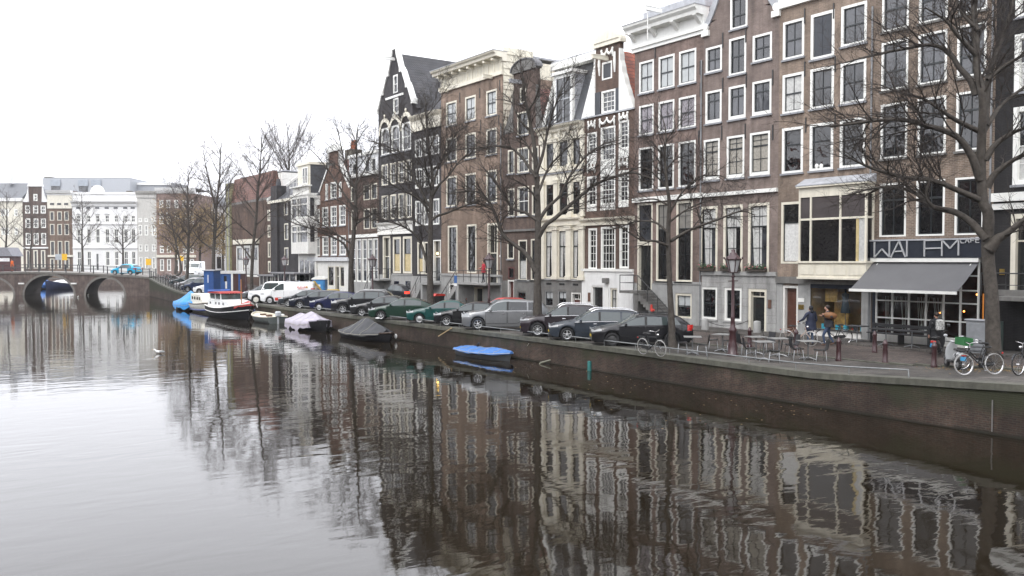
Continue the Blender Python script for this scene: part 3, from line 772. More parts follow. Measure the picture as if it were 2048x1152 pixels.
lr = MB().prism([(-out-.16, zB3+.002), (-out-.16, zB3+.05), (-.02, zB3+.42), (-.02, zB3+.002)], 'y', by0-.1, by1+.1).build('bay_roof', lead, h.root); recalc(lr)
gp = MB().box(-out+.06, -.01, by0+.06, by1-.06, zB1, zB2).build('glass', G[2], bay)
q = MB(); zm = h.Z(1598, 441)
for y in (by0, by0+(by1-by0)*.36, by0+(by1-by0)*.80, by1-.10): q.box(-out, -out+.10, y, y+.10, zB1, zB2)
q.box(-out+.002, -out+.09, by0+.09, by1-.09, zm-.05, zm+.05)
for y in (by0, by1-.10): q.box(-.10, -.001, y, y+.10, zB1, zB2).box(-out+.09, -.09, y+.01, y+.08, zm-.05, zm+.05)
q.build('frame', cream, bay)
MB().box(-out+.05, -out+.058, by0+.12, by0+.42, zB1+.02, zm-.05).build('curtain', curt, bay)
MB().box(-out+.045, -out+.056, by0+.43, by0+.58, zB1+.02, zm-.05).build('curtain', curty, bay)
MB().box(-out+.05, -out+.057, by0+.12, by1-.12, zm+.06, zB2-.02).build('blind', dblind, bay)
# ground floor: stone pier, brown door, shop window
zg = street(h.O.y+2.5); zt0 = h.Z(1560, 553); zt1 = h.Z(1560, 566)
h.band(zt1, zt0, .16, dstone)
shx1, shx0 = h.Y(1622), h.Y(1726); zs_t = h.Z(1622, 576); zs_b = h.Z(1622, 658)
h.hole(shx0, shx1, zs_b, zs_t)
h.front_door(1567, 1598, h.Z(1567, 571), zg+.05, m=mat('brown_door', (.09, .035, .022), .35, coat=.4), fm=offw)
h.wall(Z(-2)); h.flat(Z(-12))
h.cornice([(.55, Z(-30)), (.5, Z(-22)), (.25, Z(-14)), (.22, Z(-5)), (.1, Z(0)), (.1, Z(14)), (.16, Z(15)), (.16, Z(19)), (.02, Z(20))], white)
q = MB().box(-.06, .0, h.Y(1597), h.W-.01, zg, zt1); 
MB().box(-.06, -.002, h.Y(1567), h.W-.02, zg-.1, zt1-.002).build('stone_pier', stone, h.root)
MB().box(-.06, -.002, shx1-.02, h.Y(1598), zg-.1, zt1-.002).build('stone_pier', stone, h.root)
MB().box(-.06, -.002, .03, shx0+.02, zg-.1, zs_t).build('stone_pier', stone, h.root)
MB().box(-.05, -.002, shx0, shx1, zs_t, zt1-.002).build('shop_fascia', fas, h.root)
MB().box(-.06, -.002, shx0, shx1, zg-.1, zs_b).build('plinth', offw, h.root)
MB().box(-.14, .02, shx0, shx1, zs_b, zs_b+.06).build('shop_sill', mat('black_sill', (.03, .03, .03), .4), h.root)
MB().quad((.05, shx0, zs_b), (.05, shx1, zs_b), (.05, shx1, zs_t), (.05, shx0, zs_t)).build('shop_window', cg, h.root)
rm = MB(); d = 2.2
rm.quad((d, shx0, zs_b), (d, shx1, zs_b), (d, shx1, zs_t), (d, shx0, zs_t)); rm.quad((.06, shx0, zs_b), (d, shx0, zs_b), (d, shx1, zs_b), (.06, shx1, zs_b)); rm.quad((.06, shx0, zs_t), (d, shx0, zs_t), (d, shx1, zs_t), (.06, shx1, zs_t))
for y in (shx0, shx1): rm.quad((.06, y, zs_b), (d, y, zs_b), (d, y, zs_t), (.06, y, zs_t))
rm.build('room', mat('shop_room', (.34, .24, .12), .8, var=.4, vs=1.0), h.root)
for a, b, cc in ((1676, 606, (.03, .05, .07)), (1717, 610, (.06, .06, .055))):
    y, z = h.L(a, b); q = MB(); q.lathe([(.03, z+.62), (.05, z+.5), (.17, z+.42), (.14, z+.1), (.17, z-.1), (.24, z-.5), (.2, z-.52)], 12, (.6, y, 0)); q.tube([(.6, y, zs_b), (.6, y, z-.5)], .02, 5); q.ell((.6, y, z+.74), (.09, .08, .12), 8, 6)
    tag(q.build('mannequin', mat('mannequin_cloth', cc, .8) if a < 1700 else mat('mannequin_print', cc, .8, var=.8, vs=14), h.root))
y, z = h.L(1650, 586); MB().box(.5, .54, y-.35, y+.35, z-.45, z+.3).build('display_board', mat('display_ochre', (.42, .26, .08), .7, var=.6, vs=4), h.root)
MB().box(1.2, 1.25, h.Y(1668), h.Y(1640), zs_b+.1, zs_b+1.9).build('display_board', mat('display_ochre', (.42, .26, .08)), h.root)
for a in (1640, 1668, 1704, 1718, 1684):
    y, z = h.L(a, 650); MB().rbox(.22, .42, y-.1, y+.1, zs_b+.02, zs_b+.3, .03).build('display_bag', mat('turquoise', (.03, .35, .5), .5) if a not in (1704,) else mat('dark_bag', (.02, .03, .04), .5), h.root)
y, z = h.L(1604, 600); MB().box(-.09, -.061, y-.18, y+.18, z-.10, z+.10).build('name_plate', white, h.root)
y, z = h.L(1604, 613); MB().box(-.09, -.061, y-.16, y+.16, z-.14, z+.10).build('name_plate', mat('brass', (.5, .36, .12), .3, metal=1), h.root)
for a, b in ((1610, 32), (1668, 22), (1610, 138), (1671, 128), (1612, 250), (1671, 242)): h.anchor(a, b)

# ------------------------------------------------ bell gable house
br3 = brick('grey_brown_brick', (.27, .213, .198), (.225, .178, .167), (.22, .19, .175), stain=.2, bump=.35)
h = House('bell_gable_house', 'grey brown brick house with a curved bell gable and white stone base', 1405, 1555, br3)
C = [(1409, 1441), (1455, 1489), (1502, 1540)]; Z = lambda p: h.Z(1409, p)
kw = dict(fm=white, fw=.12, bw=.05)
h.row([C[0], C[2]], 98, 148, **kw, g=G[1]); h.win(*C[1], h.Z(1455, 80), h.Z(1455, 153), **kw, g=G[0])
h.row(C, 185, 249, **kw, mr=.3, kick=.1, g=G[1])
C2 = [(1406, 1438), (1452, 1487), (1498, 1538)]
h.row(C2, 281, 362, **kw, mr=.3, ny=2, kick=.1, cur='full', rest=mat('beige_curtain', (.30, .28, .24), .8, var=.3, vs=9, coat=.5))
h.band(h.Z(1405, 395), h.Z(1405, 388), .16, white)
C3 = [(1400.5, 1435), (1446.5, 1485), (1496, 1538)]
zt, zb = h.Z(1401, 414), h.Z(1401, 542)
for c_ in C3: h.win(*c_, zt, zb, fm=cream, fw=.15, bw=.045, nx=2, ny=2, mr=.32, cur='tieb', sill=None)
zs_ = h.Z(1405, 542); zg = street(h.O.y+2.5)
h.band(zs_-.22, zs_, .14, stone)
gt = h.Z(1457, -2); gb = h.Z(1457, 62)
h.win(1457, 1491, gt, gb, **kw, g=G[0], mr=.6)
za = h.Z(1414, 58); ym = h.Y(1473)
yL, yR = h.Y(1405), 0
hw = h.W/2; topz = h.Z(1473, -60)
prof = []
for k in range(15):
    t = k/14; dd = hw*(1-.02)-(hw-1.65)*(1-(1-t)**2.2) ; prof.append((za+(topz-za)*t, h.W/2-dd, h.W/2+dd))
for c_ in [(1403, 1436), (1450, 1485)]:
    h.win(*c_, h.Z(1403, 573), h.Z(1403, 637), fm=white, fw=.15, bw=.05, cur=None, g=G[2], sill=stone)
h.front_door(1498, 1535, h.Z(1498, 577), zg+.05, trans=.3, fw=.16)
h.wall(za, prof, side=za-.3)
q = MB()
for k_ in (1, 2):
    sgn = -1 if k_ == 1 else 1
    q.grid([[(-.10, p[k_]+sgn*.001, p[0]), (-.10, p[k_]-sgn*.26, p[0]+.02), (.02, p[k_]-sgn*.26, p[0]+.02)] for p in prof], smooth=False)
    q.grid([[(-.10, p[k_], p[0]), (-.10, p[k_]+sgn*.10, p[0]+.10), (.34, p[k_]+sgn*.10, p[0]+.10)] for p in prof], smooth=False)
o = q.build('gable_coping', lead, h.root)
for y in (.18, h.W-.18): MB().box(-.16, .34, y-.26, y+.26, za-.42, za-.1).lathe([(.2, -.14), (.22, 0), (.2, .14)], 12, (.0, y, za+.1), axis='x').build('scroll', white, h.root)
h.roof_perp(za-.3, topz-.4, tile_r)
# white-grey stone base cladding (butts below the band), window openings left free
def clad(h, z0, z1, m, holes, out=.05, name='stone_base', ya=.004, yb=None):
    yb = h.W-.004 if yb is None else yb
    q = MB(); zs = sorted(set([z0, z1]+[min(max(z, z0), z1) for hh in holes for z in hh[2:]]))
    for a, b in zip(zs, zs[1:]):
        if b-a < 1e-3: continue
        cur = ya
        for hh in sorted(holes):
            if hh[2] < (a+b)/2 < hh[3] and hh[1] > ya and hh[0] < yb:
                if hh[0] > cur: q.box(-out, -.002, cur, hh[0], a, b)
                cur = max(cur, hh[1])
        if yb > cur: q.box(-out, -.002, cur, yb, a, b)
    return q.build(name, m, h.root)
pst = brick('pale_stone_blocks', (.47, .475, .485), (.43, .435, .445), (.32, .32, .32), .9, .42, .012, .16, bump=.15)
clad(h, zg-.2, zs_-.222, pst, h.holes)
for a, b in ((1401, 136), (1446, 80), (1492, 70), (1401, 180), (1446, 170), (1493, 160), (1398, 275), (1444, 266), (1491, 262), (1546, 155), (1546, 265)): h.anchor(a, b, .8)
y, z = h.L(1541, 608); MB().box(-.09, -.052, y-.10, y+.10, z-.22, z+.22).build('name_plate', mat('bronze_plate', (.12, .06, .04), .4), h.root)

# ------------------------------------------------ white cornice house
br4 = brick('rosy_brown_brick', (.255, .186, .168), (.20, .147, .135), (.22, .18, .165), stain=.24, bump=.35)
h = House('cornice_house', 'rosy brown brick house under a deep white bracketed cornice', 1268, 1405, br4)
C = [(1277, 1306), (1315.5, 1347), (1356, 1390)]
h.row(C, 126, 189, **kw, cur='full', rest=blind); h.row(C, 213, 272, **kw, cur='full', rest=mat('mauve_blind', (.26, .24, .26), .8, var=.15, coat=.5))
h.row(C, 297, 382, fm=white, fw=.11, bw=.04, mr=.3, g=G[2])
h.band(h.Z(1268, 406), h.Z(1268, 397), .2, white); zdoor = h.Z(1275, 490); zl = h.Z(1275, 580)
h.win(1275, 1305, h.Z(1275, 408), h.Z(1275, 486), fm=cream, fw=.11, nx=1, mr=.62, g=G[1], sill=None)
h.front_door(1275, 1305, h.Z(1275, 487), zl, fw=.13)
C3 = [(1312.5, 1337), (1352.5, 1385)]
zt, zb = h.Z(1352.5, 403), h.Z(1352.5, 563)
for c_ in C3: h.win(*c_, zt, zb, fm=cream, fw=.13, bw=.035, nx=2, ny=2, mr=.33, g=G[2], cur='top', rest=mat('dim_blind', (.2, .19, .17), .8, coat=.5))
zst = h.Z(1352, 568); zg = street(h.O.y+2.5)
h.win(1352, 1385, h.Z(1352, 586), h.Z(1352, 635), fm=cream, fw=.13, cur='blind', sill=None)
zt = h.Z(1268, 105)
h.wall(zt); h.flat(zt+1.0)
clad(h, zg-.2, zst, stone, h.holes); h.band(zst+.001, zst+.15, .1, stone, y1=h.Y(1310))
stoop(h, h.Y(1306), h.Y(1270), zg, zl, -1, 2.6, 1.3, dstone)
z0, z1 = h.Z(1268, 107), h.Z(1252, 62)
h.cornice([(.9, z1), (.86, z1-.14), (.70, z1-.30), (.66, z1-.48), (.16, z1-.52), (.14, z0+.36), (.2, z0+.34), (.2, z0+.22), (.10, z0+.2), (.10, z0)], white, y0=-.1, y1=h.W+.2, top=lead)
for f in (.03, .34, .66, .97): h.bracket(h.W*f, .26, z0+.3, z1-.48, .66, white)
hoist(h, h.W*.62, z1+.55, white, 1.2); MB().tube([(-1.0, h.W*.62, z1+.4), (-1.0, h.W*.62, z1-1.3)], .03, 5).build('hoist_bar', white, h.root)
MB().prism([(.4, z1), (.4, z1+.9), (3, z1+2.2), (9, z1+2.2), (9, z1)], 'y', .3, h.W-.3).build('roof', lead, h.root)
y_, z_ = h.L(1330, 72); 
for a, b in ((1311, 103), (1401, 260)): h.anchor(a, b, .8)
# ------------------------------------------------ neck gable house with white garlands
br5 = brick('dark_red_brick', (.165, .105, .085), (.125, .08, .067), (.16, .13, .115), stain=.2, bump=.3)
h = House('neck_gable_house', 'dark red brick house with white garlands, neck gable and white ground floor', 1165, 1268, br5)
kw5 = dict(fm=white, sm_=white, bw=.04, fw=.12, sill=None)
c1, c2, c3 = (1174, 1193), (1201, 1230), (1237, 1257)
Zc = lambda p, x=1201: h.Z(x, p)
ym = h.Y(1214)
h.win(1203, 1223, Zc(127), Zc(162), fm=white, fw=.12, g=G[2], mr=0, nx=1, sill=None)
q = Zc(133); MB().box(.02, .06, h.Y(1221)+.02, h.Y(1205)-.02, Zc(158), Zc(131)).build('shutter', sh, h.root)
h.win(1202, 1230, Zc(184), Zc(228), nx=3, ny=2, g=G[1], **kw5)
for a, b in ((1188, 1201), (1231, 1239)): MB().box(-.06, -.01, h.Y(b), h.Y(a), Zc(232), Zc(184)).build('shutter', sh, h.root)
for (a, b), nx, t, bt in ((c1, 2, 267, 312), (c2, 4, 256, 324), (c3, 2, 243, 300)):
    h.win(a, b, h.Z(a, t), h.Z(a, bt), nx=nx, ny=3, g=G[1], **kw5)
    MB().box(-.03, .05, h.Y(b), h.Y(a), h.Z(a, bt+17 if a != 1201 else 352), h.Z(a, bt+.5)).build('white_panel', white, h.root)
for (a, b), nx, t, bt in ((c1, 2, 354, 413), (c2, 4, 350, 411), (c3, 2, 342, 405)):
    h.win(a, b, h.Z(a, t), h.Z(a, bt), nx=nx, ny=3, g=G[0], **kw5)
    MB().box(-.03, .05, h.Y(b), h.Y(a), h.Z(a, bt+10), h.Z(a, bt+.5)).build('white_panel', white, h.root)
for (a, b), nx, t, bt in (((1177, 1194), 2, 457, 539), ((1202, 1231), 4, 454, 540), ((1239, 1258), 2, 451, 537)):
    h.win(a, b, h.Z(a, t), h.Z(a, bt), nx=nx, ny=3, mr=.42, g=G[2], **kw5)
zsh = h.Z(1215, 226)
for a, b, p in ((1177, 1190, 246), (1200, 1229, 241), (1239, 1255, 230), (1176, 1190, 332), (1239, 1255, 322)): h.garland(a, b, p, white)
zw0 = h.Z(1168, 542); zg = street(h.O.y+2.5)
h.cornice([(.32, h.Z(1166, 438)), (.3, h.Z(1166, 441)), (.12, h.Z(1166, 446)), (.12, h.Z(1166, 452))], cream)
h.front_door(1184, 1208, h.Z(1184, 571), zg+.05, fm=white, fw=.1)
h.win(1222, 1236, h.Z(1222, 576), h.Z(1222, 618), fm=cream, cur='full', sill=None)
# the gable: two shoulders, an upright neck, a curved white pediment
n0, n1 = h.Y(1238.5), h.Y(1190.5); zp = Zc(94, 1205); zap = Zc(62, 1214)
h.wall(zsh, [(zsh+.01, n0, n1), (zp, n0, n1)], side=zsh-.2)
P = [(n1+.18, zp)]+[((n0+n1)/2+cos(pi*k/14)*(n1-n0+.36)/2, zp+.22+(zap-zp-.22)*sin(pi*k/14)) for k in range(15)]+[(n0-.18, zp)]
o = MB().prism(P, 'x', -.14, .36).build('pediment', cream, h.root); recalc(o)
P2 = [(n1+.02, zp+.27)]+[((n0+n1)/2+cos(pi*k/14)*(n1-n0+.02)/2, zp+.27+(zap-zp-.42)*sin(pi*k/14)) for k in range(15)]+[(n0-.02, zp+.27)]
o = MB().prism(P2, 'x', -.20, -.141).build('pediment_panel', cream, h.root); recalc(o)
for a, s_ in ((n1, 1), (n0, -1)):
    zt_ = zp-.4; hgt = zt_-zsh; wd = (h.W-n1) if s_ > 0 else n0
    P = [(a, zsh)]+[(a+s_*wd*(1-(k/10))**1.5*(.97)+s_*.04*(k % 2), zsh+hgt*k/10) for k in range(11)]+[(a, zt_)]
    o = MB().prism(P, 'x', -.10, .30).build('gable_wing', white, h.root); recalc(o)
MB().box(-.10, .32, -.02, h.W+.02, zsh-.10, zsh-.001).build('shoulder_cap', lead, h.root)
hoist(h, ym, Zc(122), cream, 1.3)
for dy in (-.75, .75): MB().tube([(-.06, ym+dy, Zc(112)), (-.07, ym+dy*1.02, Zc(130)), (-.05, ym+dy, Zc(152))], [.07, .11, .05], 6).build('garland', white, h.root)
h.garland(1203, 1225, 104, white)
h.roof_perp(zsh-.2, zp-.2, tile_r)
wr5 = mat('white_render', (.74, .74, .72), .6, var=.06, dirt=.2)
clad(h, zg-.2, zw0, wr5, h.holes, out=.06, name='white_ground_floor')
h.band(zw0+.001, zw0+.16, .14, white)
MB().box(-.35, -.061, h.Y(1216)-.2, h.Y(1216)+.2, h.Z(1216, 566), h.Z(1216, 556)).build('corbel', dstone, h.root)
MB().box(-.1, -.061, h.Y(1212), h.Y(1219), zg, h.Z(1216, 566)).build('pilaster', white, h.root)
y, z = h.L(1180, 594); MB().box(-.09, -.061, y-.13, y+.13, z-.3, z+.3).build('name_plate', mat('bronze_plate', (.12, .06, .04)), h.root)

# ------------------------------------------------ white pilastered house with a mansard roof
h = House('mansard_house', 'cream white pilastered house with dark mansard roof and dormer', 1080, 1167, cream)
Z = lambda p: h.Z(1092, p)
kw6 = dict(fm=cream, fw=.09, sm_=sashd, bw=.05, sill=None)
for t, b, g_ in ((287, 339, G[1]), (368, 434, G[2])):
    h.row([(1091, 1108), (1117, 1137), (1144, 1163)], t, b, nx=1, mr=.3, g=g_, **kw6)
    for a in (1086, 1112.5, 1140.5, 1165): h.pilaster(a, .42, Z(b+3), Z(t-5), cream)
h.band(Z(347), Z(342), .14, cream); h.band(Z(350.5), Z(348), .08, lead, 'ledge')
h.row([(1090, 1107), (1116.5, 1134), (1144, 1162)], 461, 556, nx=1, mr=.33, g=G[2], cur='drape', **kw6)
for a in (1086, 1111.5, 1139, 1164.5): h.pilaster(a, .55, Z(558), Z(455), cream, out=.14)
h.cornice([(.3, Z(438)), (.28, Z(441)), (.12, Z(445)), (.12, Z(453))], cream)
zst = Z(560); zg = street(h.O.y+2.5)
for a, b in ((1090, 1107), (1116, 1134)): h.win(a, b, h.Z(a, 581), h.Z(a, 612), fm=stone, fw=.07, g=G[2], cur='blind', sill=None)
h.front_door(1143, 1163, h.Z(1143, 584), h.Z(1143, 613)-.6, m=mat('oxblood', (.10, .03, .025), .4), fm=offw, trans=.4)
zc = h.Z(1080, 268)
h.wall(zc); clad(h, zg-.2, zst, dstone, h.holes); h.band(zst+.001, zst+.12, .12, stone)
for a in (1099, 1125, 1152): MB().box(-.06, -.052, h.Y(a)-.3, h.Y(a)+.3, Z(569), Z(565)).build('vent', blackp, h.root)
h.cornice([(.55, zc+.32), (.5, zc+.2), (.3, zc+.05), (.25, zc-.1), (.1, zc-.2), (.1, zc-.75), (.02, zc-.8)], cream, top=lead)
for k in range(5): h.bracket(h.W*(.1+.2*k), .2, zc-.7, zc+.03, .3, cream)
zm = h.Z(1130, 128)+.4
r = h.roof_par(zc+.3, zm, slate, x0=.2, xm=1.7, flat_to=8, x1=10.5)
h.box('roof_cornice', white, 1.0, 2.1, -.1, h.W+.1, zm-.25, zm+.25); h.box('roof_cap', lead, 1.05, 8, -.05, h.W+.05, zm+.251, zm+.36)
for y in (.05, h.W-.35): o = MB().prism([(.12, zc+.3), (.0, zc+.3), (1.35, zm-.25), (1.75, zm-.25)], 'y', y, y+.3).build('roof_edge', white, h.root); recalc(o)
dy1, dy0 = h.W*.72, h.W*.30; dz0, dz1 = zc+.35, zm-1.0
D = MB().box(.18, 2.2, dy0, dy0+.22, dz0, dz1).box(.18, 2.2, dy1-.22, dy1, dz0, dz1).box(.18, .4, dy0+.22, dy1-.22, dz1-.25, dz1).box(.0, 2.3, dy0-.15, dy1+.15, dz1+.001, dz1+.22).build('dormer', white, h.root)
MB().box(.25, .3, dy0+.2, dy1-.2, dz0, dz1-.2).build('window', G[0], D); q = MB()
for f in (0, .5, 1): y = dy0+.2+(dy1-dy0-.5)*f; q.box(.19, .24, y, y+.1, dz0, dz1-.2)
q.box(.2, .245, dy0+.22, dy1-.22, (dz0+dz1)/2, (dz0+dz1)/2+.1); q.build('frame', lead, D)
MB().box(.41, 2.1, dy0-.012, dy0-.002, dz0+.1, dz1-.1).build('cheek', lead, D)

# ------------------------------------------------ narrow brown neck gable house
br7 = brick('dusky_brown_brick', (.165, .118, .102), (.128, .093, .083), (.12, .10, .09), stain=.25, bump=.35)
h = House('narrow_gable_house', 'narrow dusky brown house with round topped neck gable', 1005, 1080, br7)
kw7 = dict(fm=cream, fw=.10, bw=.045)
ca, cb, cc = (1016, 1029), (1035, 1058), (1064, 1077)
Zm = lambda p: h.Z(1036, p)
h.win(1040, 1052, Zm(178), Zm(208), fm=cream, fw=.1, g=G[0]); h.win(1035, 1057, Zm(226), Zm(272), **kw7, g=G[0])
for t, b in ((297, 347), (374, 432)):
    h.win(*ca, h.Z(1016, t+4), h.Z(1016, b+1), nx=1, **kw7); h.win(*cb, Zm(t), Zm(b), sm_=white, ny=1, **kw7); h.win(*cc, h.Z(1064, t-3), h.Z(1064, b-2), nx=1, **kw7)
h.band(h.Z(1010, 464), h.Z(1010, 460), .12, dstone)
h.win(1015, 1028, h.Z(1015, 486), h.Z(1015, 518), nx=1, **kw7); h.win(1037, 1054, h.Z(1037, 480), h.Z(1037, 560), nx=1, cur='half', **kw7); h.win(1062, 1078, h.Z(1062, 478), h.Z(1062, 560), nx=1, **kw7)
h.front_door(1016, 1029, h.Z(1016, 560), zg+.1, m=mat('oxblood', (.10, .03, .025)), fm=offw, fw=.1)
h.win(1016.5, 1029, h.Z(1016, 534), h.Z(1016, 557), g=G[2], nx=1, mr=0, fm=mat('oxblood', (.10, .03, .025)), sill=None)
h.win(1035, 1053, h.Z(1035, 582), h.Z(1035, 606), fm=dstone, g=G[2], sill=None)
n0, n1 = h.Y(1072.5), h.Y(1027); zsh = h.Z(1072, 255); zp = h.Z(1050, 142); zap = h.Z(1050, 122)
h.wall(zsh, [(zsh+.01, n0, n1), (zp, n0, n1)], side=zsh-.1)
P = [(n1+.12, zp)]+[((n0+n1)/2+cos(pi*k/12)*(n1-n0+.24)/2, zp+.1+(zap-zp)*sin(pi*k/12)) for k in range(13)]+[(n0-.12, zp)]
o = MB().prism(P, 'x', -.12, .38).build('pediment', dstone, h.root); recalc(o)
P = [((n0+n1)/2+cos(pi*k/12)*(n1-n0+.5)/2, zp+.1+(zap-zp+.1)*sin(pi*k/12)) for k in range(13)]; P += [((n0+n1)/2+cos(pi*k/12)*(n1-n0+.26)/2, zp+.1+(zap-zp+.01)*sin(pi*k/12)) for k in range(12, -1, -1)]
o = MB().prism(P, 'x', -.2, .40).build('pediment_rim', mat('rim_grey', (.11, .11, .115), .6), h.root); recalc(o)
for a, s_ in ((n1, 1), (n0, -1)):
    hgt = zp-1.2-zsh; wd = (h.W-n1) if s_ > 0 else n0
    P = [(a, zsh)]+[(a+s_*wd*.95*(1-k/8)**1.8, zsh+hgt*k/8) for k in range(9)]
    o = MB().prism(P, 'x', -.06, .30).build('gable_wing', dstone, h.root); recalc(o)
hoist(h, h.Y(1042), h.Z(1042, 165), lead, 1.0)
h.roof_perp(zsh-.1, zp-1.0, tile_b); zg7 = street(h.O.y+2.5)
clad(h, zg7-.2, h.Z(1035, 562), dstone, h.holes); h.band(h.Z(1035, 562)+.001, h.Z(1035, 562)+.12, .1, stone, y1=h.Y(1032))

# ------------------------------------------------ wide house with cream wooden attic
br8 = brick('plum_brown_brick', (.31, .228, .185), (.255, .188, .153), (.26, .21, .175), stain=.2, bump=.3)
h = House('attic_house', 'wide plum brown house with stoop and cream boarded attic cornice', 883, 1005, br8)
kw8 = dict(fm=cream, fw=.14, bw=.07, nx=2)
cols = [(893, 914), (931, 952), (973, 994)]; Z = lambda p: h.Z(893, p)
h.row(cols, 206, 253, **kw8, cur='full', rest=blind); h.row(cols, 277, 325, **kw8, g=G[0]); h.row(cols, 354, 414, **kw8, g=G[1])
zt, zb = Z(452), Z(545); zl = h.Z(976, 565)
for c_ in ((896, 915), (934, 953)): h.win(*c_, zt, zb, fm=cream, fw=.14, bw=.06, mr=.35, ny=2, g=G[2], sill=None)
h.front_door(975, 996, h.Z(975, 447), zl, trans=2.2, fw=.16)
zs_ = h.Z(890, 551); zg = street(h.O.y+5)
h.win(898, 913, h.Z(898, 566), h.Z(898, 605), fm=white, fw=.14, sill=None, g=G[2])
h.front_door(949, 967, h.Z(949, 574), zg+.02, fm=cream, fw=.12, m=blackp)
zc = h.Z(1000, 149); zk = h.Z(883, 150)
h.wall(zc); clad(h, zg-.2, zs_, stone, h.holes); h.band(zs_+.001, zs_+.18, .12, stone)
# boarded attic: facia with triglyph strips, projecting roof moulding, curved side wall of weatherboards
board = mat('cream_boards', (.68, .64, .52), .6, var=.10, dirt=.35)
zr = h.Z(1000, 108)
MB().box(-.06, 5.5, 0.02, h.W-.02, zc+.002, zr-.3).build('attic', board, h.root)
h.band(zc-.05, zc+.25, .16, cream, 'moulding')
for k in range(12): y = .3+k*(h.W-.6)/11; MB().box(-.10, -.061, y-.06, y+.06, zc+.26, zr-.55).build('board_strip', cream, h.root)
h.cornice([(.95, zr+.12), (.9, zr), (.75, zr-.1), (.70, zr-.28), (.1, zr-.36), (.08, zr-.6)], cream, y0=-.15, y1=h.W+.25, top=lead)
for k in range(8): y = .5+k*(h.W-1.0)/7; MB().box(-.66, -.061, y-.11, y+.11, zr-.52, zr-.37).build('bracket', cream, h.root)
sw = MB(); nb = 14
for k in range(nb):
    t0, t1 = k/nb, (k+1)/nb; z0 = h.Z(1005, 290)+(zr+.5-h.Z(1005, 290))*t0; z1 = h.Z(1005, 290)+(zr+.5-h.Z(1005, 290))*t1
    xw = 3.4 if z0 < zr-.9 else 3.4*sqrt(max(.05, 1-((z0-zr+.9)/1.6)**2)); sw.add([(.05, -.07, z0), (xw, -.07, z0), (xw, -.015, z1), (.05, -.015, z1), (.05, -.002, z0), (xw, -.002, z0)], [(0, 1, 2, 3), (0, 4, 5, 1)])
sw.build('weatherboards', board, h.root)
for px in (897, 985): hoist(h, h.Y(px), zc-.05, cream, .9)
h.flat(zr+.15)
h.box('chimney', dstone, 4, 4.6, h.W*.6, h.W*.66, zr, zr+.9)
for a, b in ((920, 195), (960, 186), (1000, 170), (998, 240), (885, 300), (962, 250)): h.anchor(a, b, .8)
stoop(h, h.Y(1004), h.Y(943), zg, zl, 1, 2.4, 1.5, stone)
y, z = h.L(1001, 512); MB().box(-.03, -.002, y-.12, y+.12, z-.08, z+.08).build('house_number', white, h.root)

# ------------------------------------------------ black stepped gable house + its lower black neighbour
br9 = brick('soot_black_brick', (.072, .068, .074), (.058, .055, .063), (.05, .049, .051), stain=.18, bump=.25)
h = House('black_house', 'low black brick house under a cream frieze and dark tiled roof', 826, 883, br9)
kw9 = dict(fm=white, fw=.12, bw=.05, sm_=white, sill=None)
cols = [(831, 845), (848, 862), (864, 879)]; Z = lambda p: h.Z(831, p)
for t, b, g_ in ((280, 316, G[1]), (338, 378, G[0]), (402, 452, G[1])): h.row(cols, t, b, **kw9, g=g_)
zz0 = h.Z(835, 548)
h.win(835, 848, h.Z(835, 484), zz0, nx=1, fm=cream, fw=.2, g=G[2], sill=None, cur='half', rest=curty); h.win(849, 858, h.Z(849, 484), zz0, nx=1, fm=cream, fw=.1, g=G[2], sill=None)
h.front_door(867, 882, h.Z(867, 480), h.Z(867, 561), trans=1.4, fm=white, fw=.1)
y, z = h.L(877, 507); MB().ell((-.1, y, z), .10, 8, 6).build('lamp', mat('door_lamp', (1, .7, .2), .5, emit=((1, .62, .15), 6)), h.root)
zc = h.Z(831, 264); zct = h.Z(831, 236)
h.wall(zc); h.cornice([(.5, zct+.12), (.45, zct), (.25, zct-.2), (.12, zct-.3), (.1, zc+.1), (.14, zc+.08), (.14, zc), (.02, zc)], cream, top=None)
h.roof_par(zct+.1, zct+3.2, tile_d, x0=-.3, x1=11, xm=4)
zg = street(h.O.y+2); clad(h, zg-.2, h.Z(831, 552), stone, h.holes)
stoop(h, h.Y(882), h.Y(866), zg, h.Z(867, 565), 1, 1.7, 1.3, stone)

h = House('stepped_gable_house', 'tall black brick house with white edged gable and arched windows', 758, 826, br9)
kwA = dict(fm=white, fw=.12, bw=.05, sm_=white)
cols = [(764, 780), (784, 801), (805, 823)]; Z = lambda p: h.Z(764, p)
h.row(cols, 258, 311, **kwA, arch=.55, g=G[1])
for a, b in cols:
    y1, y0 = h.Y(a-1), h.Y(b+1); yc = (y0+y1)/2; r = (y1-y0)/2; za = Z(258)-.65; q = MB(); pts = []
    for k in range(13): an = pi*k/12; pts.append([(-.12, yc+(r)*cos(an), za+r*1.25*sin(an)), (-.12, yc+(r+.24)*cos(an), za+(r+.30)*1.25*sin(an)), (.0, yc+(r+.24)*cos(an), za+(r+.30)*1.25*sin(an))])
    q.grid(pts, smooth=False); q.ell((-.08, yc, za+r*1.25+.55), (.1, .14, .2), 6, 5); q.build('arch_hood', cream, h.root)
for t, b in ((330, 372), (392, 440)):
    for a, c_ in ((764, 777), (781, 793), (797, 809), (812, 824)): h.win(a, c_, Z(t), Z(b), fm=cream, fw=.12, bw=.05, sm_=white, g=G[0], sill=None)
zf = Z(446); zf2 = Z(470)
h.front_door(766, 781, h.Z(766, 472), h.Z(766, 556), trans=1.8, fm=cream, fw=.2)
for a, b in ((786, 802), (806, 824)): h.win(a, b, h.Z(786, 474), h.Z(786, 546), nx=1, fm=cream, fw=.22, g=G[2], cur='half', rest=curty, sill=None, mr=.45)
ga = h.Z(796, 103)+.3; zsh = Z(250)+1.3; ym = h.Y(796); W = h.W
